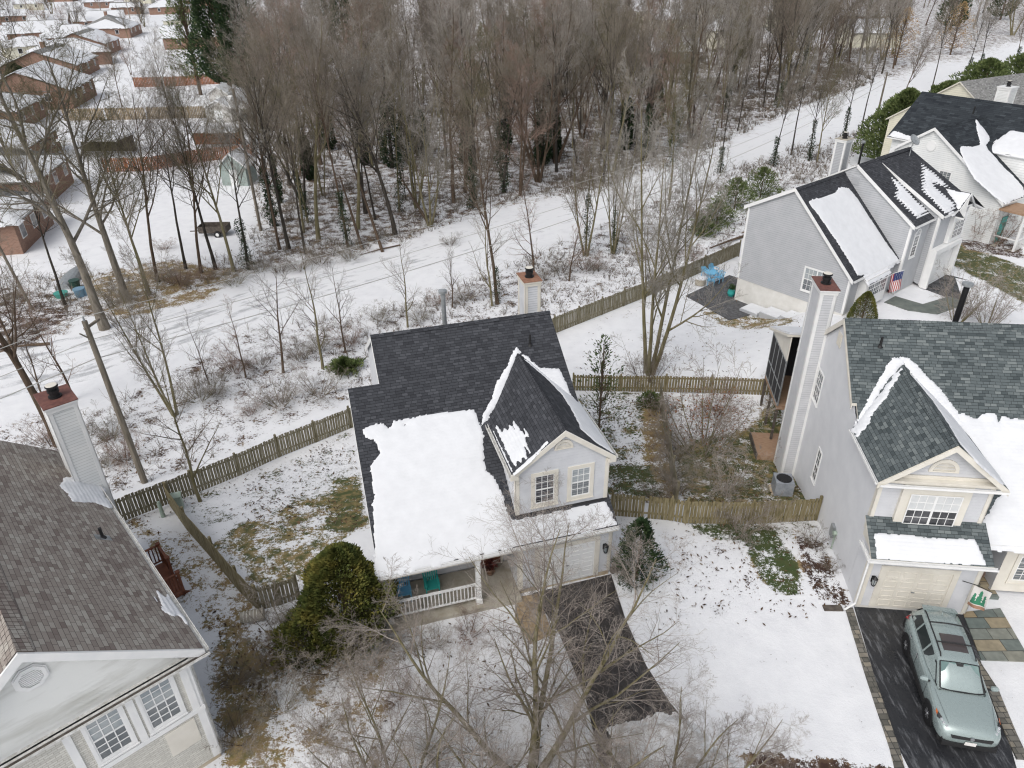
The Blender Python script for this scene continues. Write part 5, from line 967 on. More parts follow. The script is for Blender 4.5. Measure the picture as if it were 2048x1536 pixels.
# ============================================================ fences
def fence(name, pxs, H, label, m='fence', step=2.4, pick=.13, gap=.022, lift=0, post_m=None, rails=(.25, .85), pm=None, world=False, jag=.03, cat='fence', group=None):
    P = [np.array(p, float) if world else G(*p) for p in pxs]; e = thing(name, P[0], label, cat, group); r = random.Random(int(abs(P[0][0])*100)+3); first = True
    for a, b_ in zip(P, P[1:]):
        L = float(np.hypot(*(b_-a)[:2])); k = max(1, round(L/step)); d = (b_-a)[:2]/L; nn = np.array([-d[1], d[0], 0])
        for i in range(k+1):
            if i == 0 and not first: continue
            q = a+(b_-a)*i/k; z = float(hgt(q[0], q[1])); mb = MB(); q = np.array([q[0], q[1], z])+nn*.06; mb.beam(q-[0, 0, .3], q+[0, 0, H+.08+r.uniform(0, .06)], .1, .1, up=nn); mb.build('post', post_m or m, e)
        for i in range(k):
            mb = MB(); q0 = a+(b_-a)*i/k; q1 = a+(b_-a)*(i+1)/k; z0, z1 = float(hgt(q0[0], q0[1])), float(hgt(q1[0], q1[1]))
            q0 = np.array([q0[0], q0[1], z0]); q1 = np.array([q1[0], q1[1], z1]); n_ = max(2, int(L/k/(pick+gap)))
            for h in rails: mb.beam(q0+[0, 0, H*h]+nn*.03, q1+[0, 0, H*h]+nn*.03, .04, .09, up=(0, 0, 1))
            for j in range(n_):
                if r.random() < .012: continue
                t = (j+.5)/n_; c = q0+(q1-q0)*t; w = pick/2*r.uniform(.9, 1.05); ln = r.uniform(-.012, .012); hh = H+r.uniform(-jag, jag); u = np.array([d[0], d[1], 0])
                for s_ in (0,):
                    f = [c-u*w+[0, 0, .05], c+u*w+[0, 0, .05], c+u*(w+ln)+[0, 0, hh], c-u*(w-ln)+[0, 0, hh]]; mb.prism([p-nn*.012 for p in f], nn*.02)
            mb.build('panel', m, e)
        first = False
    return e
fence('picket_fence', [(150, 1092), (243, 1046), (392, 988), (560, 915), (703, 857), (745, 840), (905, 770), (1110, 668), (1290, 596), (1478, 512)], 1.35, 'long weathered picket fence running diagonally behind the houses, along the snowy path', 'fence')
fence('board_fence', [(340, 1012), (375, 1062), (430, 1125), (478, 1183), (517, 1222)], 1.25, 'mossy board fence running down from the long picket fence between two yards', 'fence_green', gap=.015)
fence('board_fence', [(517, 1222), (560, 1212), (600, 1198)], 1.2, 'short grey board fence ending in the big golden green evergreen', 'fence', gap=.012)
fence('board_fence', [(1146, 782), (1240, 784), (1330, 785), (1420, 787), (1542, 792)], 1.15, 'board fence crossing behind the leafless lawn tree, between the two rear yards', 'fence_green', gap=.03)
fence('board_fence', [(1318, 800), (1335, 900), (1350, 1005)], 1.2, 'narrow old fence seen end-on, dividing the two grassy side yards', 'fence', gap=.01)
fence('board_fence', [(1222, 1032), (1340, 1042), (1370, 1048), (1500, 1050), (1632, 1042)], 1.3, 'yellowed board fence between the blue house and grey house, nearest the front lawns', 'fence_green', gap=.014)
fence('board_fence', [(130, 242), (260, 240), (420, 236)], 1.9, 'long tan fence across the far left gardens', 'fence_tan', gap=.03, pick=.22, step=3)
fence('board_fence', [(210, 345), (300, 342), (420, 322), (508, 315)], 1.7, 'red-brown fence in front of the open carport, in the far left gardens', 'fence_red', gap=.03, pick=.22, step=3)
fence('board_fence', [(270, 175), (350, 173), (440, 168)], 1.9, 'reddish fence behind the tan one, far left gardens near the pine', 'fence_red', gap=.02, pick=.25, step=4)
fence('board_fence', [(508, 318), (506, 250)], 1.6, 'short dark fence at the wood edge beside the sheds', 'wood_dark', gap=.03, pick=.2, step=3)
# ============================================================ poles, wires, small things
MT['pole'] = noisy('pole_wood', (.10, .085, .065), (.23, .20, .16), 2.2, .9, stretch=(5, 5, .5)); MT['cable'] = mat('cable', (.42, .42, .40), .5)[0]; MT['cable_dark'] = mat('cable_dark', (.06, .06, .06), .5)[0]
p = G(290, 966); q = G(290, 966); 
def pole(px, H, label, arm=True, r=.16, lean=(0, 0), trans=False):
    p = G(*px); e = thing('utility_pole', p, label, 'utility pole'); m = MB(); top = p+np.array([lean[0], lean[1], H]); m.tube([p-[0, 0, .2], p+(top-p)*.5, top], [r, r*.88, r*.72], 12); m.build('pole', 'pole', e)
    if arm: m = MB(); d = np.array([.55, .83, 0]) if arm is True else np.array(arm); m.beam(top-[0, 0, .35]-d*.15, top-[0, 0, .3]+d*.9, .1, .1); m.beam(top-[0, 0, .9], top-[0, 0, .4]-d*.5, .05); m.build('cross_arm', 'pole', e); m = MB(); m.tube([top+[0, 0, 0], top+[0, 0, .22]], [.05, .03], 8); m.build('insulator', 'grey_metal', e)
    if trans: m = MB(); c = top-[0.35, .1, 1.6]; m.tube([c, c+[0, 0, .05], c+[0, 0, .95], c+[0, 0, 1.05]], [.2, .3, .3, .18], 14); m.build('transformer', 'trim_white', e)
    return top
T1 = pole((290, 966), 9.1, 'tall weathered utility pole rising behind the long picket fence at the left', (.2, .9, 0), lean=(-.2, .0))
T2 = pole((1738, 300), 9.5, 'distant utility pole with a cross-arm beside the green pine at the upper right', (.8, .3, 0), r=.14)
T3 = pole((522, 462), 13.0, 'slender utility pole with a pale transformer among the left wood trees', False, trans=True, r=.15)
T4 = pole((66, 620), 9, 'thin dark leaning pole at the left edge, beside the brown brush', False, r=.11, lean=(-1.2, 0))
def wire(name, a, b_, sag, label, m='cable', r=.014, group='power lines above the path'):
    mb = MB(); a = np.array(a, float); b_ = np.array(b_, float); pts = [a+(b_-a)*t-np.array([0, 0, sag*4*t*(1-t)]) for t in np.linspace(0, 1, 24)]; mb.tube(pts, r, 5, cap=False); tag(mb.build(name, m), label, 'power line', group)
dL = (T1-T2)*[1, 1, 0]; dL /= np.linalg.norm(dL); TL = T1+dL*45; TL[2] = T1[2]-.5
for k, (dz, off, lb) in enumerate(((.2, 0, 'upper power line strung over the snowy path'), (-.9, .12, 'second power line just under the top one'), (-1.9, -.1, 'lowest and thickest power line over the path'))):
    wire('power_line', T1+[off, 0, dz], T2+[off, 0, dz*.7], 1.4+.4*k, lb+', right of the tall pole', r=.016+.008*(k == 2)); wire('power_line', T1+[off, 0, dz], TL+[off, 0, dz], .9, lb+', left of the tall pole', r=.016+.008*(k == 2))
def box_thing(name, px, w, d, h, yaw, m, label, cat, lid=None, dz=0):
    p = G(*px); F = Fr(p[0], p[1], yaw, p[2]+dz); e = thing(name, F.P(0, 0, 0), label, cat); b_ = MB(); b_.fbox(F, -w/2, w/2, -d/2, d/2, -.1, h); b_.build('cabinet', m, e)
    if lid: b_ = MB(); b_.fbox(F, -w/2-.03, w/2+.03, -d/2-.03, d/2+.03, h, h+.06); b_.build('lid', lid, e)
    return e, F
MT['util_green'] = noisy('util_green', (.27, .34, .28), (.36, .43, .37), 3, .6)
box_thing('utility_box', (358, 1017), .45, .4, .75, 20, 'util_green', 'pale green utility box beside the slim trunk at the fence corner', 'utility box', 'util_green')
m = MB(); p = G(327, 1034); m.tube([p, p+[0, 0, .75], p+[0, 0, .85]], [.1, .09, .07], 10); e = thing('utility_post', p, 'short pale green utility post standing in snow by the fence', 'utility post'); m.build('post', 'util_green', e); m = MB(); m.tube([p+[0, 0, .86], p+[0, 0, .92]], [.08, .05], 10); m.build('cap', 'util_green', e)
# upturned planter barrel in the left yard
p = G(507, 1240); e = thing('planter_barrel', p, 'beige ribbed planter lying on its side by the fence corner', 'planter'); F = Fr(p[0], p[1], 12, p[2]); m = MB(); c = F.P(0, 0, .22); ux = F.U
m.tube([c-ux*.42, c-ux*.40, c+ux*.32, c+ux*.34, c+ux*.42], [.19, .21, .23, .26, .26], 20); m.build('pot', 'aggregate' if False else 'concrete', e); m = MB(); [m.tube([c+ux*(-.3+.12*i), c+ux*(-.27+.12*i)], .233, 20, cap=False) for i in range(5)]; m.build('rib', 'trim_cream', e)
# air conditioner by the grey house
MT['ac'] = noisy('ac_cover', (.20, .22, .25), (.33, .35, .38), 5, .55)
p = G(1562, 985); F = Fr(p[0], p[1], -8, p[2]); e = thing('air_conditioner', p, 'grey covered air conditioner unit beside the grey house wall', 'air conditioner'); m = MB(); m.fbox(F, -.5, .5, -.5, .5, -.1, .06); m.build('base', 'foundation_tan', e); m = MB(); m.fbox(F, -.42, .42, -.42, .42, .06, .86); o = m.build('cabinet', 'ac', e); bv = o.modifiers.new('b', 'BEVEL'); bv.width = .06; bv.segments = 3
m = MB(); c = F.P(0, 0, .87); m.tube([c, c+[0, 0, .03]], [.36, .3], 24); [m.tube([c+[.36*math.cos(a)*0, 0, .02], c+[.36*math.cos(a), .36*math.sin(a), .03]], .008, 4) for a in np.linspace(0, 6.28, 17)]; m.build('fan_grille', 'dark_metal', e)
# electric meter and box on the side wall
e = thing('electric_meter', R.P(0, 2.4, .5), 'small grey electric meter and box at the end of the yellowed fence', 'meter'); m = MB(); w = Wall(R.P(0, 0, 0), -R.V, -R.U); w.box(m, -2.6, -2.3, .4, .95, .02, .14); m.build('cabinet', 'grey_metal', e); m = MB(); m.tube([w.P(-2.15, .02, .8), w.P(-2.15, .16, .8)], .1, 14); m.tube([w.P(-2.15, .06, .8), w.P(-2.15, .06, -.5)], .03, 6); m.build('meter_glass', 'util_green', e)
# screened porch with steps behind the grey house
e = thing('screened_porch', R.P(-1.0, 13, -1), 'screened porch with snowy roof on wooden posts, behind the tall siding chimney', 'porch')
Z0, Z1 = .9, 3.6; u0, u1, v0, v1 = -.6, 3.5, RB+.05, RB+3.4
m = MB(); m.fbox(R, u0, u1, v0, v1, Z0-.2, Z0); m.build('deck_floor', 'deck_tan', e)
for (u, v) in ((u0+.06, v0+.1), (u0+.06, v1-.1), (u1-.1, v1-.1), (u0+.06, (v0+v1)/2)): m = MB(); m.fbox(R, u-.06, u+.06, v-.06, v+.06, -1.9, Z0-.2); m.build('post', 'wood_dark', e)
m = MB(); m.fbox(R, u0+.02, u0+.04, v0, v1, Z0, Z1-.1); m.fbox(R, u0+.05, u1, v1-.04, v1-.02, Z0, Z1-.1); m.build('screen', 'screen', e)
m = MB()
for v in np.linspace(v0+.03, v1-.03, 5): m.fbox(R, u0, u0+.06, v-.03, v+.03, Z0, Z1)
for z in (Z0+.03, Z0+1.0, Z1-.05): m.fbox(R, u0-.005, u0+.055, v0, v1, z-.03, z+.03)
m.build('porch_frame', 'grey_metal', e)
m = MB(); m.prism([R.P(u0-.2, v0, Z1+1.5), R.P(u1, v0, Z1+1.5), R.P(u1, v1+.3, Z1+.1), R.P(u0-.2, v1+.3, Z1+.1)], (0, 0, -.12)); m.prism([R.P(u0, v0, Z1), R.P(u0, v1, Z1), R.P(u0, v0, Z1+1.35)], R.U*.05); ro = m.build('porch_roof', 'trim_cream', e); m = MB(); m.prism([R.P(u0-.15, v0, Z1+1.61), R.P(u1, v0, Z1+1.61), R.P(u1, v1+.28, Z1+.21), R.P(u0-.15, v1+.28, Z1+.21)], (0, 0, -.1)); m.build('snow_cover', 'snow', ro)
e2 = thing('low_deck', R.P(-1.2, 9, -1.3), 'small tan wooden deck tucked against the foot of the tall siding chimney', 'deck'); m = MB(); m.fbox(R, -1.5, -.02, 10.15, 12.3, -1.75, -1.25); m.build('deck_floor', 'deck_tan', e2); m = MB(); m.fbox(R, -1.55, -1.5, 10.15, 12.3, -1.75, -1.2); m.build('edge_board', 'wood_dark', e2)
# log by the evergreen, splash block, downspout, bucket of bins, boat, trailer
MT['log'] = noisy('log', (.05, .042, .036), (.13, .11, .09), 6, .9)
m = MB(); a, b_ = G(1222, 1147), G(1246, 1136); m.tube([a+[0, 0, .16], b_+[0, 0, .18]], [.15, .13], 10); tag(m.build('log', 'log'), 'dark log lying between the garage corner and the dark evergreen shrub', 'log')
p = G(1665, 1218); F = Fr(p[0], p[1], -2); m = MB(); m.fbox(F, -.35, .35, -.13, .13, -.02, .08); tag(m.build('splash_block', 'wood_dark'), 'flat grey splash block at the front corner of the grey house', 'splash block')
p = G(145, 560); e = thing('rowing_boat', p, 'upturned grey aluminium rowing boat under trees beside the blue tubs', 'boat'); F = Fr(p[0], p[1], 100, p[2]); st_ = []
for i, (x, w, h) in enumerate(((-2.2, .55, .5), (-1.2, .72, .58), (0, .75, .6), (1.1, .6, .58), (1.9, .3, .52), (2.3, .04, .42))): st_.append([F.P(x, w*math.cos(a), h*math.sin(a)**.7+.05) for a in np.linspace(0, math.pi, 9)])
m = MB()
for a, b_ in zip(st_, st_[1:]):
    for k in range(8): m.face([a[k], b[k] if False else b_[k], b_[k+1], a[k+1]])
m.face(st_[0]); m.build('hull', 'grey_metal', e, smooth=False); m = MB(); [m.beam(F.P(-2.2, y, .58-abs(y)*.5), F.P(1.8, y*.6, .56-abs(y)*.5), .03) for y in (-.35, 0, .35)]; m.build('keel', 'trim_cream', e)
MT['tub_blue'] = mat('tub_blue', (.16, .28, .38), .5)[0]; MT['tub_teal'] = mat('tub_teal', (.05, .30, .25), .5)[0]; MT['tub_green'] = mat('tub_green', (.02, .06, .045), .5)[0]
for px, r, h, mm, lb in (((162, 593), .42, .65, 'tub_blue', 'pale blue tub, left of the two blue tubs by the upturned boat'), ((176, 589), .4, .6, 'tub_blue', 'pale blue tub nearest the big grey trunk by the upturned boat'), ((153, 577), .4, .7, 'tub_green', 'dark green tub standing against the upturned boat'), ((124, 594), .5, .35, 'tub_teal', 'low teal topped bin at the left end of the tubs')):
    p = G(*px); e = thing('tub', p, lb, 'tub', 'tubs and bins by the boat'); m = MB(); m.tube([p, p+[0, 0, h]], [r*.8, r], 16); m.build('body', mm, e); m = MB(); m.tube([p+[0, 0, h], p+[0, 0, h+.04]], [r*1.05, r*1.05], 16); m.build('rim', mm, e)
p = G(432, 470); F = Fr(p[0], p[1], 0, p[2]); e = thing('cart_trailer', p, 'old wooden box trailer with one visible wheel, in the snow among the left trees', 'trailer'); m = MB(); m.fbox(F, -1.3, 1.3, -.7, .7, .4, .5); [m.fbox(F, -1.3, 1.3, v-.03, v+.03, .5, 1.05) for v in (-.7, .7)]; [m.fbox(F, u-.03, u+.03, -.7, .7, .5, 1.05) for u in (-1.3, 1.3)]; m.build('box', 'wood_dark', e)
for v in (-.82, .82):
    m = MB(); m.tube([F.P(.5, v-.08, .32), F.P(.5, v+.08, .32)], .32, 18); o = m.build('wheel', 'black', e); m = MB(); m.tube([F.P(.5, v-.09, .32), F.P(.5, v+.09, .32)], .16, 14); m.build('rim', 'trim_white', o)
m = MB(); m.beam(F.P(-1.3, 0, .45), F.P(-2.4, 0, .4), .08); m.build('drawbar', 'wood_dark', e)
# porch chairs and plants
def rot_chair(u, v, m, label):
    p = M.P(u, v, .18); patio_chair(p[0], p[1], p[2], M.yaw, m, label, None, 'porch_chair')
rot_chair(-7.0, .9, 'teal', 'teal chair standing on the porch of the blue house'); rot_chair(-8.1, .9, 'blue_chair', 'blue chair at the left end of the porch of the blue house')
def potted(F, u, v, z, r, h, pm, lm, label, leafs=160, red=False, name='potted_plant'):
    p = F.P(u, v, z); e = thing(name, p, label, 'plant'); m = MB(); m.tube([p, p+[0, 0, h*.5], p+[0, 0, h]], [r*.7, r*1.0, r*.85], 14); m.build('pot', pm, e); m = MB(); rr = random.Random(int(u*10))
    for i in range(leafs):
        a = rr.uniform(0, 6.28); q = p+[0, 0, h]; d = np.array([math.cos(a)*rr.random(), math.sin(a)*rr.random(), rr.uniform(.2, 1.2)]); d /= np.linalg.norm(d); c = q+d*r*rr.uniform(.3, 1.5); s = np.cross(d, [rr.random(), rr.random(), rr.random()]); s = s/np.linalg.norm(s)*.035; m.face([c-s, c+s, c+d*.12+s*.2, c+d*.12-s*.2])
    m.build('foliage', lm, e)
MT['leaf_green'] = noisy('leaf_green', (.02, .05, .012), (.06, .11, .03), 8, .6); MT['leaf_red'] = noisy('leaf_red', (.07, .012, .012), (.18, .04, .03), 8, .7); MT['pot_brown'] = noisy('pot_brown', (.06, .03, .02), (.3, .18, .12), 6, .4)
potted(R, 4.95, .75, .32, .28, .45, 'pot_brown', 'leaf_green', 'green plant in a patterned brown pot by the front step of the grey house'); potted(M, -4.6, 1.2, .18, .2, .3, 'pot_brown', 'leaf_red', 'dark red potted shrub by the front door of the blue house', 220); potted(B, 0.2, 8.9, -1.5, .3, .45, 'teal', 'leaf_green', 'leafy plant in a teal pot at the rear corner of the slate house')
# flags
def cloth(o, U, D, w, h, m, wave=.05, mi=lambda i, j: 0, n=14, k=20):
    mb = MB(); o = np.array(o, float); U = np.array(U, float); D = np.array(D, float); N = np.cross(U, D); N /= np.linalg.norm(N)
    f = lambda a, b_: o+U*w*a+D*h*b_+N*wave*math.sin(a*7+b_*4)*(.3+b_)
    for i in range(k):
        for j in range(n): mb.face([f(i/k, j/n), f((i+1)/k, j/n), f((i+1)/k, (j+1)/n), f(i/k, (j+1)/n)], None, mi(i, j))
    return mb
MT['flag_red'] = mat('flag_red', (.42, .04, .05), .8)[0]; MT['flag_white'] = mat('flag_white', (.72, .70, .68), .8)[0]; MT['flag_blue'] = mat('flag_blue', (.03, .05, .16), .8)[0]
e = thing('flag', B.P(4.5, -.7, 2), 'United States flag hanging on a slanted pole at the front of the slate house', 'flag'); a = B.P(4.5, -.1, 1.7); b_ = a+NB*1.3+np.array([0, 0, .9]); m = MB(); m.tube([a, b_], .02, 6); m.build('flagpole', 'trim_white', e)
Dn = (b_-a)/np.linalg.norm(b_-a)
mb = cloth(b_-Dn*.05, -Dn*.95+UB*.1, np.array([0, 0, -1.0])+UB*.15, .95, 1.5, None, .06, lambda i, j: (2 if (i < 10 and j < 6) else (0 if (i % 2 == 0) else 1)), 14, 13)
for s_ in range(24):
    i, j = s_ % 4, s_//4; o_ = b_-Dn*.05; U_ = -Dn*.95+UB*.1; D_ = np.array([0, 0, -1.0])+UB*.15; N_ = np.cross(U_, D_); N_ /= np.linalg.norm(N_); A_ = (1.2+i*2.2)/13; B_ = (.5+j*.95)/14
    c_ = o_+U_*.95*A_+D_*1.5*B_+N_*.06*math.sin(A_*7+B_*4)*(.3+B_)
    for sg in (1, -1):
        mb.face([c_+N_*.006*sg+(U_*math.cos(t)+D_*math.sin(t))*(.028 if q % 2 == 0 else .012) for q, t in enumerate(np.linspace(0, 2*math.pi, 11)[:10])], None, 1)
mb.build('flag_cloth', ['flag_red', 'flag_white', 'flag_blue'], e)
e = thing('garden_flag', R.P(3.4, -1.6, 1.3), 'small white flag with green pine trees hanging beside the cream garage door', 'flag'); a = R.P(3.35, -1.06, 1.75); b_ = R.P(3.9, -1.9, 2.1); m = MB(); m.tube([a, (a+b_)/2+[0, 0, .06], b_], .015, 6); m.build('flagpole', 'dark_metal', e)
MT['flag_green'] = mat('flag_green', (.05, .24, .14), .8)[0]; MT['flag_tan'] = mat('flag_tan', (.38, .22, .15), .8)[0]
d_ = b_-a; d_ /= np.linalg.norm(d_)
def gfl(i, j):
    x, y = (i+.5)/24, (j+.5)/26
    if y > .84: return 2
    for cx, ty, by, hw in ((.22, .25, .8, .12), (.5, .12, .8, .17), (.78, .3, .8, .13)):
        if ty < y < by:
            f = (y-ty)/(by-ty); f3 = (f*3) % 1
            if abs(x-cx) < hw*(.25*math.floor(f*3)/1.0+.3+.5*f3)*.9: return 1
    return 0
mb = cloth(b_, -d_, (0, 0, -1.0), .62, .95, None, .03, gfl, 26, 24); mb.build('flag_cloth', ['flag_white', 'flag_green', 'flag_tan'], e)
# ============================================================ parked SUV
def make_suv(px_r, px_f):
    a, b_ = G(*px_r), G(*px_f)          # contact points of its two right-hand wheels
    d = b_-a; d[2] = 0; d /= np.linalg.norm(d); ang = math.atan2(d[1], d[0]); side = np.array([-d[1], d[0], 0])     # side: towards the car's left
    mid = (a+b_)/2 + side*.80; F = Fr(mid[0], mid[1], math.degrees(ang), .03)
    e = thing('parked_suv', (mid[0], mid[1], .03), 'sage green SUV with roof rails and sunroof, parked on the dark driveway by the garage', 'car')
    MT['paint'], n, l, b = mat('paint', (.31, .375, .37), .28, .25, .6); b.inputs['Coat Weight'].default_value = .6; b.inputs['Coat Roughness'].default_value = .08
    tc = n.new("ShaderNodeTexCoord"); nz = noise(n, l, tc.outputs['Object'], 5, 5, .7); rr = ramp(n, [(.4, (.26, .26, .26)), (.75, (.32, .32, .32))]); l.new(nz.outputs['Fac'], rr.inputs[0]); l.new(rr.outputs[0], b.inputs['Roughness'])
    MT['car_glass'] = mat('car_glass', (.018, .024, .026), .12, spec=.35)[0]; MT['windshield'] = glassmat('windshield', (.13, .20, .195), (.20, .28, .27), .9); MT['windshield'].node_tree.nodes['Principled BSDF'].inputs['Roughness'].default_value = .2; MT['windshield'].node_tree.nodes['Principled BSDF'].inputs['Specular IOR Level'].default_value = .35
    MT['cladding'] = mat('cladding', (.018, .018, .019), .6)[0]; MT['tyre'] = mat('tyre', (.016, .016, .017), .85)[0]; MT['alloy'] = mat('alloy', (.55, .56, .58), .3, .8)[0]; MT['lamp'] = mat('lamp', (.62, .64, .66), .1, .4, 1)[0]; MT['tail'] = mat('tail', (.42, .01, .02), .2)[0]; MT['amber'] = mat('amber', (.5, .12, .03), .3)[0]
    # lower body: stations x, half width, z sill, z shoulder, z top centre
    ST = [(2.33, .52, .42, .60, .66), (2.30, .74, .36, .70, .80), (2.20, .86, .30, .80, .92), (1.98, .915, .28, .88, .99), (1.55, .925, .27, .95, 1.06), (1.10, .925, .26, .99, 1.11), (.88, .925, .26, 1.01, 1.13), (.3, .925, .26, 1.03, 1.12), (-.5, .925, .26, 1.05, 1.12), (-1.3, .93, .27, 1.08, 1.14), (-1.8, .92, .3, 1.10, 1.15), (-2.1, .87, .36, 1.10, 1.14), (-2.25, .78, .42, 1.06, 1.1)]
    def ring(x, w, zs, zh, zt):
        P = [(0, zs), (w*.86, zs), (w*.985, zs+.1), (w, (zs+zh)/2), (w*.985, zh-.06), (w*.93, zh+.01), (w*.72, (zh+zt)/2+.015), (w*.35, zt-.003), (0, zt)]
        return [F.P(x, y, z) for y, z in P]+[F.P(x, -y, z) for y, z in P[-2:0:-1]]
    def loft(rings, mb, caps=True):
        for r0, r1 in zip(rings, rings[1:]):
            k = len(r0)
            for i in range(k): mb.face([r0[i], r0[(i+1) % k], r1[(i+1) % k], r1[i]])
        if caps: mb.face(rings[0]); mb.face(rings[-1][::-1])
    mb = MB(); loft([ring(*s) for s in ST], mb); body = mb.build('body', 'paint', e, smooth=True, weld=True)
    sm = body.modifiers.new('s', 'SUBSURF'); sm.levels = 1; sm.render_levels = 1
    # greenhouse: x, half width at belt, z belt, half width at roof, z roof
    def cab(x, wb, zb, wr, zr):
        P = [(0, zb), (wb, zb), (wb*.99, zb+.02), (wr*1.02, zr-.07), (wr*.93, zr-.015), (wr*.5, zr+.015), (0, zr+.025)]
        return [F.P(x, y, z) for y, z in P]+[F.P(x, -y, z) for y, z in P[-2:0:-1]]
    CB = [(.98, .70, 1.10, .66, 1.14), (.22, .80, 1.10, .60, 1.60), (.05, .81, 1.10, .60, 1.645), (-.6, .82, 1.11, .61, 1.68), (-1.4, .81, 1.13, .60, 1.665), (-1.92, .77, 1.13, .57, 1.63), (-2.22, .72, 1.11, .62, 1.2)]
    mb = MB(); loft([cab(*s) for s in CB], mb); cabin = mb.build('cabin', 'paint', e, smooth=True, weld=True)
    def side_pts(x, t, s):   # point on the cabin side at station x (interpolated), t 0 belt .. 1 roof, s side
        for (a0, a1) in zip(CB, CB[1:]):
            if a1[0] <= x <= a0[0]:
                f = (x-a0[0])/(a1[0]-a0[0]); v = [p+(q-p)*f for p, q in zip(a0, a1)]; break
        y = v[1]*.99+(v[3]*1.02-v[1]*.99)*t; z = (v[2]+.02)+((v[4]-.07)-(v[2]+.02))*t
        return F.P(x, s*(y+.006), z)
    for s in (1, -1):
        for (x0, x1, x2, x3) in ((.80, .23, -.42, -.42), (-.5, -.5, -1.28, -1.28), (-1.36, -1.36, -1.98, -1.72)):
            m = MB(); q = [side_pts(x0, .04 if x0 > .5 else .05, s), side_pts(x1, .9, s), side_pts(x2, .9, s), side_pts(x3, .05, s)] if x0 > .5 else [side_pts(x0, .05, s), side_pts(x1, .9, s), side_pts(x3, .9, s), side_pts(x2, .05, s)]
            if s < 0: q = q[::-1]
            N = F.V*s*.004; m.prism(q, -N); m.build('side_window', 'car_glass', e)
        m = MB(); m.beam(side_pts(.85, -.02, s), side_pts(-2.0, -.02, s), .03, .03); m.build('window_trim', 'cladding', e)
    def roofp(x, yf, off=.006):
        for (a0, a1) in zip(CB, CB[1:]):
            if a1[0] <= x <= a0[0]:
                f = (x-a0[0])/(a1[0]-a0[0]); v = [p+(q-p)*f for p, q in zip(a0, a1)]; break
        prof = [(-1.0, -.07), (-.93, -.015), (-.5, .015), (0, .025), (.5, .015), (.93, -.015), (1.0, -.07)]
        for (y0, z0), (y1, z1) in zip(prof, prof[1:]):
            if y0 <= yf <= y1: z = z0+(z1-z0)*(yf-y0)/(y1-y0); break
        return F.P(x, yf*v[3], v[4]+z+off)
    # windscreen follows the first cabin span
    m = MB(); NY = 8; nrm = np.array([0, 0, .008])
    def wsp(t, yf): w = .63+(.565-.63)*t; x = .93+(.24-.93)*t+.05*(1-yf*yf)*(1-t); return F.P(x, yf*w*(1.02), 1.125+(1.60-1.125)*t+.012-.03*yf*yf*t)
    for i in range(6):
        for j in range(NY): m.face([wsp(i/6, -1+2*j/NY), wsp(i/6, -1+2*(j+1)/NY), wsp((i+1)/6, -1+2*(j+1)/NY), wsp((i+1)/6, -1+2*j/NY)])
    ws_ = m.build('windscreen', 'windshield', e, smooth=True)
    m = MB()
    for s in (1, -1): m.beam(wsp(0, s)+[0, 0, .004], wsp(1, s)+[0, 0, .004], .04, .02)
    for j in range(NY): m.beam(wsp(0, -1+2*j/NY)+FW*0+[0, 0, .004], wsp(0, -1+2*(j+1)/NY)+[0, 0, .004], .09, .02)
    for j in range(NY): m.beam(wsp(1, -1+2*j/NY)+[0, 0, .003], wsp(1, -1+2*(j+1)/NY)+[0, 0, .003], .03, .015)
    m.beam(wsp(.05, -.1), wsp(.07, -.75), .02, .02); m.beam(wsp(.05, .7), wsp(.07, .0), .02, .02); m.build('wiper', 'cladding', ws_)
    m = MB(); m.prism([wsp(.86, -.16)+[0, 0, .012], wsp(.86, .16)+[0, 0, .012], wsp(.97, .2)+[0, 0, .012], wsp(.97, -.2)+[0, 0, .012]], (0, 0, -.004)); m.build('mirror_sensor', 'cladding', ws_)
    m = MB(); m.prism([F.P(-2.0, -.52, 1.6), F.P(-2.0, .52, 1.6), F.P(-2.22, .6, 1.22), F.P(-2.22, -.6, 1.22)], (.0, 0, -.01)); m.build('rear_window', 'car_glass', e)
    # sunroof, rails, bars, spoiler
    m = MB()
    for x0, x1, o_, hw in ((-.15, -.50, .012, .62), (-.46, -.80, .045, .6)):
        for j in range(8): y0, y1 = hw*(-1+j/4), hw*(-1+(j+1)/4); m.prism([roofp(x0, y0, o_), roofp(x0, y1, o_), roofp(x1, y1, o_), roofp(x1, y0, o_)], (0, 0, -.02))
    m.build('sunroof', mat('sunroof', (.07, .06, .06), .15)[0], e)
    for s in (1, -1):
        m = MB(); pts = [roofp(x, s*.88, .06 if -1.75 < x < .05 else .01) for x in (.1, .0, -.6, -1.2, -1.7, -1.85)]; m.tube(pts, .022, 6); m.build('roof_rail', 'cladding', e)
    for x in (-.42, -1.25): m = MB(); m.tube([roofp(x, -.88, .08), roofp(x, 0, .075), roofp(x, .88, .08)], .024, 6); m.build('cross_bar', 'cladding', e)
    m = MB(); m.tube([roofp(-1.7, 0, .0), roofp(-1.76, 0, .05), roofp(-1.85, 0, .02)], [.03, .02, .005], 6); m.build('antenna', 'paint', e)
    m = MB(); m.prism([F.P(-1.9, -.56, 1.655), F.P(-1.9, .56, 1.655), F.P(-2.14, .52, 1.61), F.P(-2.14, -.52, 1.61)], (0, 0, -.035)); m.build('spoiler', 'paint', e)
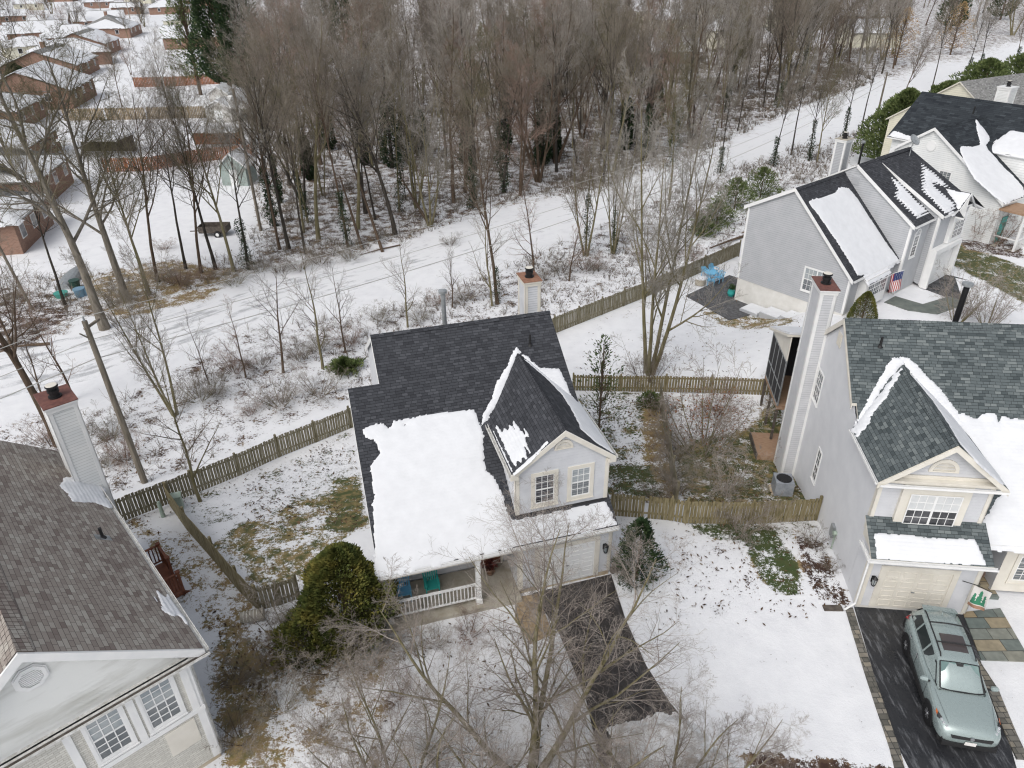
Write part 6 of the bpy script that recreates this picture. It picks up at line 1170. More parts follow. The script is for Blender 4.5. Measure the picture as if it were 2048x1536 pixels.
    # wheels, arches
    for x in (-1.345, 1.345):
        for s in (1, -1):
            c = F.P(x, s*.80, .33); ax = F.V*s; m = MB()
            m.tube([c-ax*.11, c-ax*.10, c+ax*.08, c+ax*.105, c+ax*.112], [.30, .345, .345, .325, .235], 30); wh = m.build('wheel', 'tyre', e, smooth=False); m = MB()
            m.tube([c+ax*.113, c+ax*.118], [.235, .225], 28); m2 = MB(); m2.tube([c+ax*.06, c+ax*.119], [.2, .2], 20)
            m = MB()
            for k in range(28):
                a0, a1 = 2*math.pi*k/28, 2*math.pi*(k+1)/28; f = lambda r, t, o: c+ax*o+F.U*r*math.cos(t)+np.array([0, 0, r*math.sin(t)]); m.face([f(.24, a0, .113), f(.24, a1, .113), f(.205, a1, .125), f(.205, a0, .125)])
            for k in range(10):
                t = 2*math.pi*k/10+.1*(1 if k % 2 else -1); m.beam(c+ax*.124+F.U*.05*math.cos(t)+np.array([0, 0, .05*math.sin(t)]), c+ax*.12+F.U*.212*math.cos(t)+np.array([0, 0, .212*math.sin(t)]), .032, .02, up=ax)
            m.tube([c+ax*.11, c+ax*.14], [.055, .04], 12); m.build('rim', 'alloy', wh)
            m = MB(); NK = 14
            for k in range(NK):
                a0, a1 = math.pi*(-.03+1.06*k/NK), math.pi*(-.03+1.06*(k+1)/NK); f = lambda r, t, o: F.P(x+r*math.cos(t), s*o, .33+r*math.sin(t))
                for (r0, r1, o0, o1) in ((.37, .45, .945, .935), (.37, .37, .80, .945)): m.face([f(r0, a0, o0), f(r1, a0, o1), f(r1, a1, o1), f(r0, a1, o0)])
                m.face([f(0, a0, .925) if False else f(.37, a0, .938), f(.37, a1, .938), f(.0, a1, .925), f(.0, a0, .925)]) if False else None
            m.build('wheel_arch', 'cladding', e)
            m = MB(); m.tube([F.P(x, s*.60, .36), F.P(x, s*.931, .36)], .385, 24); m.build('wheel_well', 'black', e)
    for s in (1, -1):
        m = MB(); m.fbox(F, -1.0, 1.0, min(s*.90, s*.945), max(s*.90, s*.945), .24, .42); m.build('sill', 'cladding', e)
        m = MB(); c = F.P(.66, s*1.03, 1.10); m.tube([F.P(.68, s*.86, 1.06), F.P(.67, s*.96, 1.09)], .035, 6); m.build('mirror_arm', 'cladding', e)
        m = MB(); m.tube([F.P(.66, s*.93, 1.12), F.P(.67, s*.96, 1.13), F.P(.66, s*1.1, 1.13), F.P(.65, s*1.16, 1.12)], [.04, .085, .085, .04], 10); m.build('mirror', 'paint', e)
        for x in (-.30, -1.12): m = MB(); m.beam(F.P(x, s*.95, .93), F.P(x-.2, s*.95, .935), .022, .03); m.build('door_handle', 'alloy', e)
        m = MB()
        for x in (.72, -.44, -1.18): m.beam(F.P(x, s*.928, .42), F.P(x-.02, s*.923, 1.0), .008, .008)
        m.build('door_seam', 'black', e)
        m = MB(); q = [F.P(2.16, s*.62, .845), F.P(1.72, s*.865, .965), F.P(1.78, s*.90, .90), F.P(2.13, s*.80, .79), F.P(2.25, s*.62, .79)]; m.prism(q if s > 0 else q[::-1], (0, 0, -.05)); hl = m.build('headlight', 'cladding', e)
        for k, (x0, y0) in enumerate(((2.12, .70), (2.03, .765), (1.94, .81))): m = MB(); c = F.P(x0, s*y0, .845+.02*k); m.tube([c, c+[0, 0, .035]], [.045, .04], 10); m.build('lens', 'lamp', hl)
        m = MB(); q = [F.P(1.74, s*.872, .972), F.P(1.62, s*.89, .985), F.P(1.66, s*.915, .95), F.P(1.79, s*.903, .91)]; m.prism(q if s > 0 else q[::-1], (0, 0, -.03)); m.build('turn_signal', 'amber', hl)
        m = MB(); q = [F.P(-2.22, s*.5, 1.09), F.P(-2.0, s*.88, 1.13), F.P(-1.86, s*.905, 1.10), F.P(-2.1, s*.9, .93), F.P(-2.28, s*.55, .95)]; m.prism(q if s > 0 else q[::-1], (0, 0, -.02)); m.build('tail_light', 'tail', e)
        m = MB(); c = F.P(2.2, s*.72, .48); m.tube([c, c+F.U*.06], .07, 12); m.build('fog_lamp', 'cladding', e)
    m = MB(); m.prism([F.P(2.335, -.6, .72), F.P(2.335, .6, .72), F.P(2.35, .55, .62), F.P(2.35, -.55, .62)], F.U*-.1); m.build('grille', 'cladding', e)
    m = MB(); m.fbox(F, 2.18, 2.36, -.78, .78, .25, .42); m.fbox(F, 2.10, 2.2, -.86, .86, .25, .36); m.build('front_bumper', 'cladding', e); m = MB(); m.fbox(F, -2.34, -2.15, -.8, .8, .32, .6); m.build('rear_bumper', 'cladding', e)
    m = MB(); m.fbox(F, 2.361, 2.375, -.16, .16, .42, .56); m.build('number_plate', 'flag_white', e); m = MB(); c = F.P(2.345, 0, .70); m.tube([c, c+F.U*.02], [.06, .06], 14); m.build('badge', 'alloy', e)
    m = MB(); [m.beam(F.P(2.08, y, .945-.0*abs(y)), F.P(.98, y*1.25, 1.135), .006, .004) for y in (-.66, .66)]; m.build('bonnet_seam', 'black', e)
    return e
make_suv((1812, 1300), (1858, 1447))
# ============================================================ vegetation
def bark(name, c1, c2, c3=None, st=(3, 3, .5)): MT[name] = noisy(name, c1, c2, 2.5, .95, stretch=st, c3=c3, spec=.15)
bark('bark_grey', (.10, .088, .07), (.24, .215, .18)); bark('bark_brown', (.06, .042, .03), (.15, .11, .08)); bark('bark_moss', (.10, .09, .045), (.17, .15, .085), (.22, .20, .15)); bark('bark_dark', (.025, .022, .018), (.08, .07, .06))
for nm, a_, b2_ in (('twig_grey', (.21, .195, .17), (.33, .31, .28)), ('twig_brown', (.14, .12, .098), (.24, .21, .172)), ('twig_red', (.19, .135, .11), (.31, .225, .185)), ('twig_olive', (.10, .09, .055), (.19, .17, .11)), ('twig_dark', (.10, .085, .072), (.18, .155, .135)), ('twig_mauve', (.22, .20, .175), (.34, .315, .285)), ('twig_pale', (.20, .172, .15), (.33, .295, .265))): MT[nm] = noisy(nm, a_, b2_, .5, .95, spec=.1, lo=.4, hi=.6)  # mauve and grey tones kept lighter, putting distance haze into the colour
def leafmat(name, a, b_, c): MT[name] = noisy(name, a, b_, 1.7, .75, c3=c, spec=.2, lo=.35, hi=.65)
leafmat('conifer', (.012, .026, .012), (.03, .055, .022), (.06, .09, .035)); leafmat('conifer_lt', (.05, .075, .022), (.105, .14, .05), (.18, .215, .085)); leafmat('arbor', (.05, .07, .018), (.115, .125, .032), (.20, .175, .045)); leafmat('ivy', (.010, .022, .010), (.022, .042, .018), (.045, .07, .03)); leafmat('magnolia', (.025, .05, .015), (.07, .10, .035), (.13, .16, .07)); leafmat('dry_leaf', (.10, .035, .015), (.22, .09, .04), (.30, .16, .08)); leafmat('beech_leaf', (.25, .16, .07), (.38, .26, .13), (.48, .36, .2)); leafmat('litter', (.035, .022, .015), (.09, .055, .032), (.17, .11, .06))
def norm(v): return v/(math.sqrt(v[0]*v[0]+v[1]*v[1]+v[2]*v[2])+1e-9)
class Twigs:
    """branch mesh gathered as tapered prisms; limbs are added in batches"""
    def __init__(s): s.V = []; s.F = []; s.n = 0
    def limbs(s, P, Rr, n):
        """P (N,k,3) centre lines, Rr (N,k) radii, n sides"""
        P = np.asarray(P, float); Rr = np.asarray(Rr, float); N, k, _ = P.shape
        if N == 0: return
        d = np.empty_like(P); d[:, 1:-1] = P[:, 2:]-P[:, :-2]; d[:, 0] = P[:, 1]-P[:, 0]; d[:, -1] = P[:, -1]-P[:, -2]; d /= np.linalg.norm(d, axis=2, keepdims=True)+1e-9
        ref = np.where(np.abs(d[:, 0, 2:3]) < .9, np.array([[0, 0, 1.]]), np.array([[1., 0, 0]])); px = np.cross(d, ref[:, None, :]); px /= np.linalg.norm(px, axis=2, keepdims=True)+1e-9; py = np.cross(d, px)
        t = 2*np.pi*np.arange(n)/n; V = P[:, :, None]+(px[:, :, None]*np.cos(t)[None, None, :, None]+py[:, :, None]*np.sin(t)[None, None, :, None])*Rr[:, :, None, None]
        i = (np.arange(N)[:, None, None]*k+np.arange(k-1)[None, :, None])*n; j = np.arange(n)[None, None, :]; j2 = (j+1) % n
        F = np.stack([i+j, i+j2, i+n+j2, i+n+j], -1).reshape(-1, 4)+s.n
        s.V.append(V.reshape(-1, 3)); s.F.append(F); s.n += N*k*n
    def build(s, name, m, parent=None, smooth=True):
        V = np.concatenate(s.V); F = np.concatenate(s.F); me = bpy.data.meshes.new(name); me.vertices.add(len(V)); me.vertices.foreach_set('co', V.ravel()); me.loops.add(F.size); me.loops.foreach_set('vertex_index', F.ravel().astype(np.int32)); me.polygons.add(len(F)); me.polygons.foreach_set('loop_start', np.arange(0, F.size, 4)); me.polygons.foreach_set('loop_total', np.full(len(F), 4)); me.polygons.foreach_set('use_smooth', np.full(len(F), smooth)); me.update(calc_edges=True)
        me.materials.append(MT[m]); o = bpy.data.objects.new(name, me); SC.collection.objects.link(o); o.parent = parent; return o
def nrm(a): return a/(np.linalg.norm(a, axis=-1, keepdims=True)+1e-9)
def grow(seed, H, trunk_r=.2, n_stems=1, first=.3, levels=(12, 7, 6, 4), ang=(48, 42, 40, 38), ratio=(.42, .5, .48, .5), lean=0, up=.35, wob=.05, stem_spread=.25, twig_r=.006, taper=.65, Tw=None, sides=(8, 5, 4, 3, 3)):
    g = np.random.default_rng(seed); T, Cw = Tw or (Twigs(), Twigs())
    def paths(p, d, L, k, w, u):
        P = [p]; d = nrm(d)
        for i in range(k): d = nrm(d+g.uniform(-1, 1, d.shape)*w+np.array([0, 0, u])); p = p+d*(L/k)[:, None]; P.append(p)
        return np.stack(P, 1)
    a = 2*np.pi*np.arange(n_stems)/n_stems+g.random(n_stems); sp = (0 if n_stems == 1 else stem_spread)*g.uniform(.6, 1.2, n_stems); c = np.stack([np.cos(a), np.sin(a), np.zeros(n_stems)], 1)
    d = c*sp[:, None]+np.array([lean, 0, 1.]); h = H*np.where(np.arange(n_stems) == 0, 1, g.uniform(.75, 1., n_stems)); tr = trunk_r*(1 if n_stems == 1 else .62)
    P = paths(c*(0 if n_stems == 1 else trunk_r*.5)+np.array([0, 0, -.3]), d, h+.3, 9, wob, .06); t = np.arange(10)/9; Rr = np.tile(tr*np.where(t == 0, 1.25, 1-.9*t**.9), (n_stems, 1)); T.limbs(P, Rr, sides[0])
    L = h*.9; nk = max(2, int(levels[0]*(1 if n_stems == 1 else .6))); t0 = first
    for lev in range(len(levels)):
        N, k = P.shape[:2]; n = nk; last = lev == len(levels)-1
        t = t0+(1-t0)*((np.arange(n)[None]+g.random((N, n))*.8)/n); t = np.minimum(t, .985); f = t*(k-1); j = np.minimum(f.astype(int), k-2); f = (f-j)[..., None]; ii = np.arange(N)[:, None]
        p = P[ii, j]*(1-f)+P[ii, j+1]*f; dd = nrm(P[ii, j+1]-P[ii, j]); ax = nrm(np.cross(dd, g.uniform(-1, 1, dd.shape))); an = np.radians(ang[lev]*g.uniform(.65, 1.3, (N, n)))[..., None]
        nd = dd*np.cos(an)+ax*np.sin(an); pr = Rr[ii, j]*(1-f[..., 0])+Rr[ii, j+1]*f[..., 0]; ln = L[:, None]*ratio[lev]*g.uniform(.6, 1.25, (N, n))*(1.15-taper*t)
        rad = np.minimum(pr*.62, np.maximum(ln*.013, twig_r)).ravel(); p = p.reshape(-1, 3); nd = nd.reshape(-1, 3); L = ln.ravel(); kk = 2 if last else (3 if lev == len(levels)-2 else 5)
        P = paths(p, nd, L, kk, .14 if lev < 2 else .2, up*(.2 if lev < 2 else .06)); Rr = np.maximum(rad[:, None]*(1-.8*np.arange(kk+1)/kk), twig_r*.5)
        big = rad > .028; n_s = sides[min(lev+1, 4)]; T.limbs(P[big], Rr[big], n_s); Cw.limbs(P[~big], Rr[~big], n_s if n_s < 5 else 4)
        t0 = .15
        if not last: nk = levels[lev+1]
    return T, Cw
HT = {}; USED = set(); BASE = {}
def proto(name, seed, H, bm, tm, **k):
    T, Cw = grow(seed, H, **k); e = bpy.data.objects.new(name, None); SC.collection.objects.link(e); T.build('trunk', bm, e); Cw.build('crown', tm, e, False); HT[e.name] = H; return e
def place(pr, p, H, label, cat='tree', group=None, rz=None, lean=(0, 0), wid=1.0, mats=None):
    if pr.name in USED:
        e = pr.copy(); SC.collection.objects.link(e)
        for ch in BASE[pr.name]: c = ch.copy(); SC.collection.objects.link(c); c.parent = e
        for k in ('label', 'category', 'group'):
            if k in e: del e[k]
    else: e = pr; BASE[pr.name] = list(pr.children)
    USED.add(pr.name); s = H/HT[pr.name]; e.location = [float(a) for a in p]; e.scale = (s*wid, s*wid, s); e.rotation_euler = (lean[1], lean[0], random.uniform(0, 6.28) if rz is None else rz)
    if mats:
        for c in e.children:
            st = c.name.split('.')[0]
            if st in mats: c.material_slots[0].link = 'OBJECT'; c.material_slots[0].material = MT[mats[st]]
    tag(e, label, cat, group); return e
TALL = [proto('bare_tree', 100+i, 17, bm, tm, trunk_r=.2, first=f, levels=(17, 9, 8, 5), ang=(42, 42, 44, 44), ratio=(.46, .5, .48, .5), up=.42, wob=.07, twig_r=.0105, taper=.62) for i, (bm, tm, f) in enumerate((('bark_brown', 'twig_brown', .36), ('bark_dark', 'twig_grey', .45), ('bark_grey', 'twig_mauve', .34), ('bark_dark', 'twig_brown', .5), ('bark_moss', 'twig_olive', .32)))]
FORK = [proto('forked_tree', 200+i, 15, bm, tm, trunk_r=.24, n_stems=n, first=.22, levels=(17, 9, 8, 5), ang=(36, 40, 44, 44), ratio=(.40, .5, .48, .5), up=.42, stem_spread=.28, twig_r=.0105) for i, (bm, tm, n) in enumerate((('bark_moss', 'twig_grey', 3), ('bark_brown', 'twig_red', 2), ('bark_grey', 'twig_grey', 4)))]
SMALL = [proto('young_tree', 300+i, 6, bm, tm, trunk_r=.075, first=.2, levels=(12, 7, 5), ang=(42, 42, 40), ratio=(.42, .5, .5), up=.3, wob=.09, twig_r=.007) for i, (bm, tm) in enumerate((('bark_brown', 'twig_dark'), ('bark_moss', 'twig_brown'), ('bark_brown', 'twig_red')))]
BIG = proto('big_tree', 401, 20, 'bark_moss', 'twig_olive', trunk_r=.34, first=.3, levels=(20, 11, 8, 5), ang=(46, 44, 44, 44), ratio=(.44, .5, .48, .5), up=.35, wob=.06, twig_r=.011)
BUSH = [proto('twig_shrub', 500+i, 2.0, bm, tm, trunk_r=.03, n_stems=11, first=.1, levels=(9, 7, 5), ang=(38, 48, 48), ratio=(.55, .55, .5), up=.1, stem_spread=.8, twig_r=.0055) for i, (bm, tm) in enumerate((('bark_brown', 'twig_brown'), ('bark_moss', 'twig_pale'), ('bark_brown', 'twig_red'), ('bark_moss', 'twig_grey')))]
NEAR = proto('street_tree', 601, 9, 'bark_moss', 'twig_pale', trunk_r=.21, n_stems=8, first=.10, levels=(24, 10, 7, 5), ang=(46, 44, 46, 46), ratio=(.48, .48, .48, .5), up=.13, stem_spread=1.1, wob=.10, twig_r=.0053, taper=.55)
def ivy(e, r0, h0, h1, n, seed, m='ivy', sz=.11):
    """ivy leaves clothing the trunk, in the tree's own unscaled metres"""
    g = np.random.default_rng(seed); s = e.scale[2]; w = e.scale[0]; h = h0+(h1-h0)*g.random(n)**.9; a = g.uniform(0, 6.28, n); R_ = r0*(1.1-.6*(h-h0)/(h1-h0))*g.uniform(.4, 1.2, n)*(1+.4*np.sin(h*2.1+seed))
    C = np.stack([R_*np.cos(a)/w, R_*np.sin(a)/w, h/s], 1); D = nrm(g.uniform(-1, 1, (n, 3)))*(sz*g.uniform(.6, 1.3, n)/s)[:, None]; Q = nrm(np.cross(D, g.uniform(-1, 1, (n, 3))))*sz*.35/s; return leafobj('ivy', leafmesh(C, D, Q), m, e)
def leafmesh(C, D, Q):
    """diamond leaves: base C, length D, half width Q"""
    V = np.stack([C, C+D*.5+Q, C+D, C+D*.5-Q], 1).reshape(-1, 3); return V
def leafobj(name, V, m, parent=None, off=(0, 0, 0)):
    n = len(V)//4; me = bpy.data.meshes.new(name); me.vertices.add(len(V)); me.vertices.foreach_set('co', (V-np.array(off)).ravel()); me.loops.add(4*n); me.loops.foreach_set('vertex_index', np.arange(4*n, dtype=np.int32)); me.polygons.add(n); me.polygons.foreach_set('loop_start', np.arange(0, 4*n, 4)); me.polygons.foreach_set('loop_total', np.full(n, 4)); me.update(calc_edges=True); me.materials.append(MT[m])
    o = bpy.data.objects.new(name, me); SC.collection.objects.link(o)
    if parent is not None: o.parent = parent
    return o
def foliage(name, p, label, fn, n, m, size=.12, seed=1, cat='evergreen', trunk=None, aspect=.4, drop=.2, group=None, tm='bark_brown', branches=26):
    """evergreen made of many small sprays filling a shape"""
    g = np.random.default_rng(seed); e = thing(name, p, label, cat, group); p = np.array(p, float); C, D = fn(g, n); n = len(C)
    D = nrm(D+np.stack([g.uniform(-.5, .5, n), g.uniform(-.5, .5, n), g.uniform(-.4, .5, n)], 1)); L = (size*g.uniform(.6, 1.5, n))[:, None]; Q = nrm(np.cross(D, g.uniform(-1, 1, (n, 3))))*L*aspect*.5
    leafobj('foliage', leafmesh(C, D*L, Q), m, e); H, tr = trunk or (1.5, .08); t = Twigs(); z = np.array([0, 0, 1.]); t.limbs([[-.3*z, z*H*.5, z*H]], [[tr*1.2, tr*.8, tr*.2]], 8)
    E_ = C[::max(1, n//branches)]; b0 = np.minimum(H*.95, np.maximum(.2, E_[:, 2]*.75))[:, None]*z; t.limbs(np.stack([b0, (b0+E_)/2+.03*z, E_], 1), np.tile([[tr*.25, tr*.15, tr*.05]], (len(E_), 1)), 4); t.build('trunk', tm, e); return e
def egg(rx, ry, h, z0=0, lump=.25, fill=.35, taper=1.0, seed=0, gaps=0):
    ph = [(seed*1.7+k*2.1) % 6.28 for k in range(6)]
    def f(g, n):
        t = g.random(n); a = g.uniform(0, 2*np.pi, n); z = z0+h*t; prof = np.sqrt(1-t)*np.minimum(1, t*5+.35) if taper == 1.0 else (1-t**taper)**.75*np.minimum(1, t*5+.4)
        L = 1+lump*(np.sin(a*3+ph[0]+t*6)*.5+np.sin(a*5+ph[1]-t*11)*.3+np.sin(a*9+ph[2]+t*19)*.2+.35*(vnoise(a*4+20, t*14+3, seed+5)-.5)*2)
        ok = (np.sin(a*4+ph[3]+t*13)+np.sin(a*7+ph[4]-t*23)+g.uniform(-.6, .6, n) <= gaps) if gaps else np.full(n, True)
        R_ = prof*L*(1-fill*g.random(n)**2); C = np.stack([rx*R_*np.cos(a), ry*R_*np.sin(a), z], 1); D = np.stack([np.cos(a)*.8, np.sin(a)*.8, np.full(n, .7)], 1); return C[ok], D[ok]
    return f
# ---- evergreens near the houses
p = G(700, 1262); p[2] = 0
foliage('golden_evergreen', p, 'big golden green arborvitae bulging beside the porch of the blue house', egg(1.7, 1.7, 4.1, 0, .30, .42, 2.2, 3, 1.5), 30000, 'arbor', .15, 5, trunk=(3.2, .12))
p = G(625, 1300); p[2] = 0
foliage('golden_evergreen', p, 'lower olive green evergreen in front of the big golden one, tangled in bare twigs', egg(1.2, 1.2, 1.9, 0, .3, .5, 2, 8), 8000, 'arbor', .13, 6, trunk=(1.6, .1))
p = G(1272, 1160); foliage('yew_shrub', p, 'dark green bushy evergreen beside the lantern corner of the blue house', egg(.85, .85, 3.1, 0, .6, .6, 2.0, 4, .9), 8000, 'conifer', .14, 7, trunk=(2.6, .06), aspect=.3)
p = G(1195, 905); foliage('magnolia_tree', p, 'tall loose leafed evergreen at the right side of the blue house, by the crossing fence', egg(1.5, 2.0, 6.4, .6, .8, .95, 1.3, 9, -.2), 2600, 'magnolia', .17, 8, trunk=(6.0, .06), aspect=.35, branches=110)
p = G(1300, 812); foliage('low_shrub', p, 'small dark green shrub at the fence corner under the lawn tree', egg(.7, .6, .9, 0, .4, .5, 2, 2), 1500, 'conifer_lt', .13, 9, trunk=(.6, .03))
p = G(1722, 645); p[2] = -.3; foliage('dwarf_spruce', p, 'small cone shaped dark evergreen in front of the slate house bay window', egg(.95, .95, 2.5, 0, .05, .2, 1.8, 1), 9000, 'arbor', .09, 10, trunk=(2, .06))
p = G(1783, 330); foliage('green_pine', p, 'soft green rounded pine behind the slate house chimney', egg(4.0, 4.0, 8.0, .6, .35, .5, 2.2, 6), 15000, 'conifer_lt', .36, 11, trunk=(6.5, .2), aspect=.35)
p = G(1805, 300); foliage('green_pine', p, 'second green pine overlapping the first on its right', egg(3.0, 3.0, 6, .6, .35, .5, 2.0, 16), 8000, 'conifer_lt', .36, 21, trunk=(5, .2), aspect=.35)
for i, (px, w, h, lb) in enumerate((((1890, 212), 3.2, 3.6, 'pale green evergreen mound left of the white chimney at the upper right'), ((1965, 182), 4.4, 5.2, 'large pale green evergreen mound behind the white chimney'), ((2045, 165), 4.6, 5.4, 'pale green evergreen mound cut by the right edge of the photo'))):
    foliage('evergreen_mound', G(*px), lb, egg(w, w, h, 0, .6, .5, 1.8, i+30, .9), 9000, 'conifer_lt', .5, 12+i, group='evergreen mounds at the upper right', trunk=(h*.7, .2), aspect=.35)
for i, (px, w, h, mm, lb) in enumerate((((1432, 452), 1.7, 2.4, 'conifer_lt', 'dark green shrub by the far end of the picket fence, left one'), ((1468, 420), 2.2, 3.2, 'conifer_lt', 'dark green shrub behind the first, at the far end of the picket fence'), ((1520, 396), 2.1, 3.2, 'conifer_lt', 'dark green shrub nearest the slate house eave'), ((690, 742), .9, .8, 'conifer_lt', 'small green brown bush on the bank left of the blue house roof'), ((1405, 470), 1.2, 1.6, 'conifer_lt', 'low olive shrub leaning over the picket fence end'))):
    foliage('evergreen_shrub', G(*px), lb, egg(w, w, h, 0, .7, .8, 1.6, i+40, .6), 4600, mm, .22, 22+i, trunk=(h*.8, .07), aspect=.3, group='evergreen shrubs along the picket fence')
p = G(465, 200); foliage('tall_pine', p, 'tall dark green pine towering at the top of the left wood', egg(4.6, 4.6, 27, 3, .35, .55, 1.5, 50, .75), 26000, 'conifer', .62, 30, trunk=(26, .4), aspect=.3, branches=150)
p = G(505, 225); foliage('tall_pine', p, 'second dark pine just right of the tallest pine', egg(3.4, 3.4, 23, 4, .35, .5, 1.5, 51, .7), 15000, 'conifer', .6, 31, trunk=(22, .4), aspect=.3, branches=120)
p = G(402, 190); foliage('olive_pine', p, 'olive green open crowned pine left of the dark pines', egg(4.2, 4.2, 17, 3, .5, .8, 1.5, 52, .3), 9000, 'conifer_lt', .5, 32, trunk=(16, .3), aspect=.25, branches=150)
p = G(112, 190); foliage('garden_spruce', p, 'round dark spruce between the two white roofs at the far left', egg(2.6, 2.6, 4.5, 0, .3, .3, 1.8, 53), 4000, 'conifer', .4, 33, trunk=(3.5, .15)); p = G(40, 170); foliage('garden_spruce', p, 'bluish evergreen in front of the left edge white roofs', egg(2.6, 2.6, 4, 0, .3, .3, 1.8, 54), 3500, 'conifer', .4, 34, trunk=(3, .15))
for i, (px, w, h) in enumerate(((785, 335), 1.1, 8.5), ) if False else enumerate((((785, 335), 1.1, 9.0), ((815, 322), .9, 7.0), ((845, 318), .8, 6.0), ((1085, 330), .9, 6.5), ((1108, 318), .8, 6.0), ((935, 330), .8, 5.0), ((730, 330), .7, 6.0), ((620, 360), .6, 5), ((1010, 300), .8, 7), ((1250, 300), .8, 6.5), ((1310, 262), .9, 7), ((660, 300), .8, 7))):
    foliage('ivy_trunk', G(*px), ['tall ivy covered trunk like a dark green column, left of the wood centre', 'ivy covered trunk just right of the tallest green column', 'ivy covered trunk, third of the dark columns left of centre', 'ivy covered dark trunk right of the wood centre', 'thin ivy covered trunk beside it at the wood centre right', 'short ivy covered trunk under the reddish crown', 'ivy covered trunk left of the tallest green column', 'thin ivy covered trunk nearest the left garden side of the wood', 'ivy covered trunk high in the wood centre', 'ivy covered trunk right of centre behind the reddish trees', 'ivy covered trunk farthest right in the wood', 'ivy covered trunk high at the left of the wood'][i], egg(w, w, h, 0, .3, .4, 3, i+60), 3200, 'ivy', .28, 40+i, 'tree', (h*1.5, .2), group='ivy covered trunks in the wood', tm='bark_dark')
# ---- trees that can be told apart, from the photograph
def T(pr, px, H, label, lean=(0, 0), wid=1.0, rz=None, mats=None, group=None): return place(pr, G(*px), H, label, 'tree', group, rz, lean, wid, mats)
t = T(BIG, (210, 658), 21, 'largest tree at the left, thick grey trunk beside the blue tubs', lean=(-.06, 0), rz=1.0, mats={'trunk': 'bark_grey'})
t = T(BIG, (252, 600), 18, 'tall mossy tree right behind the thick grey trunk', lean=(-.10, 0), rz=3.0)
t = T(BIG, (118, 890), 17, 'big dark tree leaning left behind the brown roof chimney', lean=(-.16, .03), rz=2.0, mats={'trunk': 'bark_brown', 'crown': 'twig_brown'}, wid=.8)
T(FORK[0], (352, 832), 11.5, 'forked olive tree rising in front of the tall utility pole', rz=.5, wid=.75, lean=(-.03, 0), mats={'crown': 'twig_brown'})
T(SMALL[1], (402, 1004), 8.0, 'slim young tree standing inside the picket fence at the left', wid=.9, lean=(-.12, 0))
for px, H, pr, lb in (((566, 746), 7.5, 0, 'thin bare tree on the bank with a curved right branch'), ((492, 756), 5.0, 2, 'small bare tree left of the curved branch one on the bank'), ((645, 738), 8.0, 1, 'upright slim tree at the bank brush left of the blue house'), ((692, 706), 6.0, 0, 'slender sapling just left of the blue house ridge'), ((815, 655), 6.5, 1, 'small ivy footed tree right behind the blue house ridge'), ((905, 615), 5.0, 0, 'curved thin sapling behind the flue pipe'), ((1138, 562), 6.0, 2, 'reddish sapling behind the white chimney of the blue house'), ((1068, 560), 8.5, 2, 'slim tree right behind the blue house chimney'), ((985, 612), 8.0, 1, 'slim trunk leaning left against the big brown trunk'), ((100, 830), 6, 0, 'broken brown sapling left of the tall utility pole'), ((150, 800), 7, 2, 'thin upright sapling right of the broken one'), ((420, 770), 4.5, 0, 'small spindly sapling on the snowy slope')):
    T(SMALL[pr], px, H, lb, lean=(random.uniform(-.06, .06), 0))
t = T(TALL[0], (995, 608), 15, 'brown trunked tree standing alone in the path behind the blue house', wid=.8); ivy(t, .3, 0, 3.0, 500, 5)
T(FORK[2], (1298, 748), 17, 'tall many stemmed tree in the middle of the snowy lawn, right of the blue house', rz=.3, wid=.85, mats={'trunk': 'bark_moss'})
T(BUSH[0], (1292, 768), 3.2, 'leafless shrub at the foot of the lawn tree')
t = T(FORK[0], (1172, 512), 13.5, 'ivy clad tree left of the pair beside the upper path', wid=.8); ivy(t, .5, 0, 5.5, 1500, 6)
t = T(FORK[2], (1226, 508), 12.5, 'slimmer ivy clad tree right of the pair beside the upper path', wid=.7); ivy(t, .38, 0, 4.0, 900, 7)
t = T(FORK[1], (1040, 392), 14, 'reddish crowned tree in the middle of the wood', wid=1.1); T(FORK[1], (930, 385), 15, 'broad rusty crowned tree left of the wood centre', wid=1.2); T(FORK[0], (860, 455), 14, 'pale stemmed vase shaped tree at the path edge', wid=.85, mats={'crown': 'twig_grey'})
t = T(TALL[4], (1338, 400), 15, 'tree wrapped in thick dark ivy beside the bright path', wid=.8); ivy(t, .75, 3, 9.5, 2600, 8)
for px, H, pr, iv, lb in (((1440, 346), 11, 1, 3, 'dark trunk standing in the path bend'), ((1546, 332), 10, 3, 3.5, 'ivy clad stub of a tree above the shrub row'), ((1582, 310), 12, 1, 0, 'dark leaning tree right of the ivy stub'), ((1618, 322), 10, 3, 5, 'ivy clad tree pair, left trunk, near the slate house ridge'), ((1634, 325), 11, 4, 0, 'twisting thin trunk beside the ivy pair'), ((1684, 292), 12, 1, 5, 'thick ivy clad tree just left of the slate house chimney'), ((1722, 262), 12, 3, 0, 'slender dark tree crossing the path above the chimney'), ((1793, 232), 13, 0, 0, 'dark curved tree at the right wood edge above the pine'), ((1862, 182), 14, 3, 0, 'brown trunked tree near the black shingle ridge'), ((1930, 158), 12, 1, 4, 'dark tree beyond the evergreen mounds'), ((1955, 150), 13, 3, 4, 'ivy dark tree nearest the right end of the path'), ((2032, 122), 11, 0, 3, 'tree cut off at the right edge by the path')):
    t = T(TALL[pr], px, H, lb, lean=(random.uniform(-.06, .1), 0), wid=.8)
    if iv: ivy(t, .42, 0, iv, 900, int(px[0]), sz=.16)
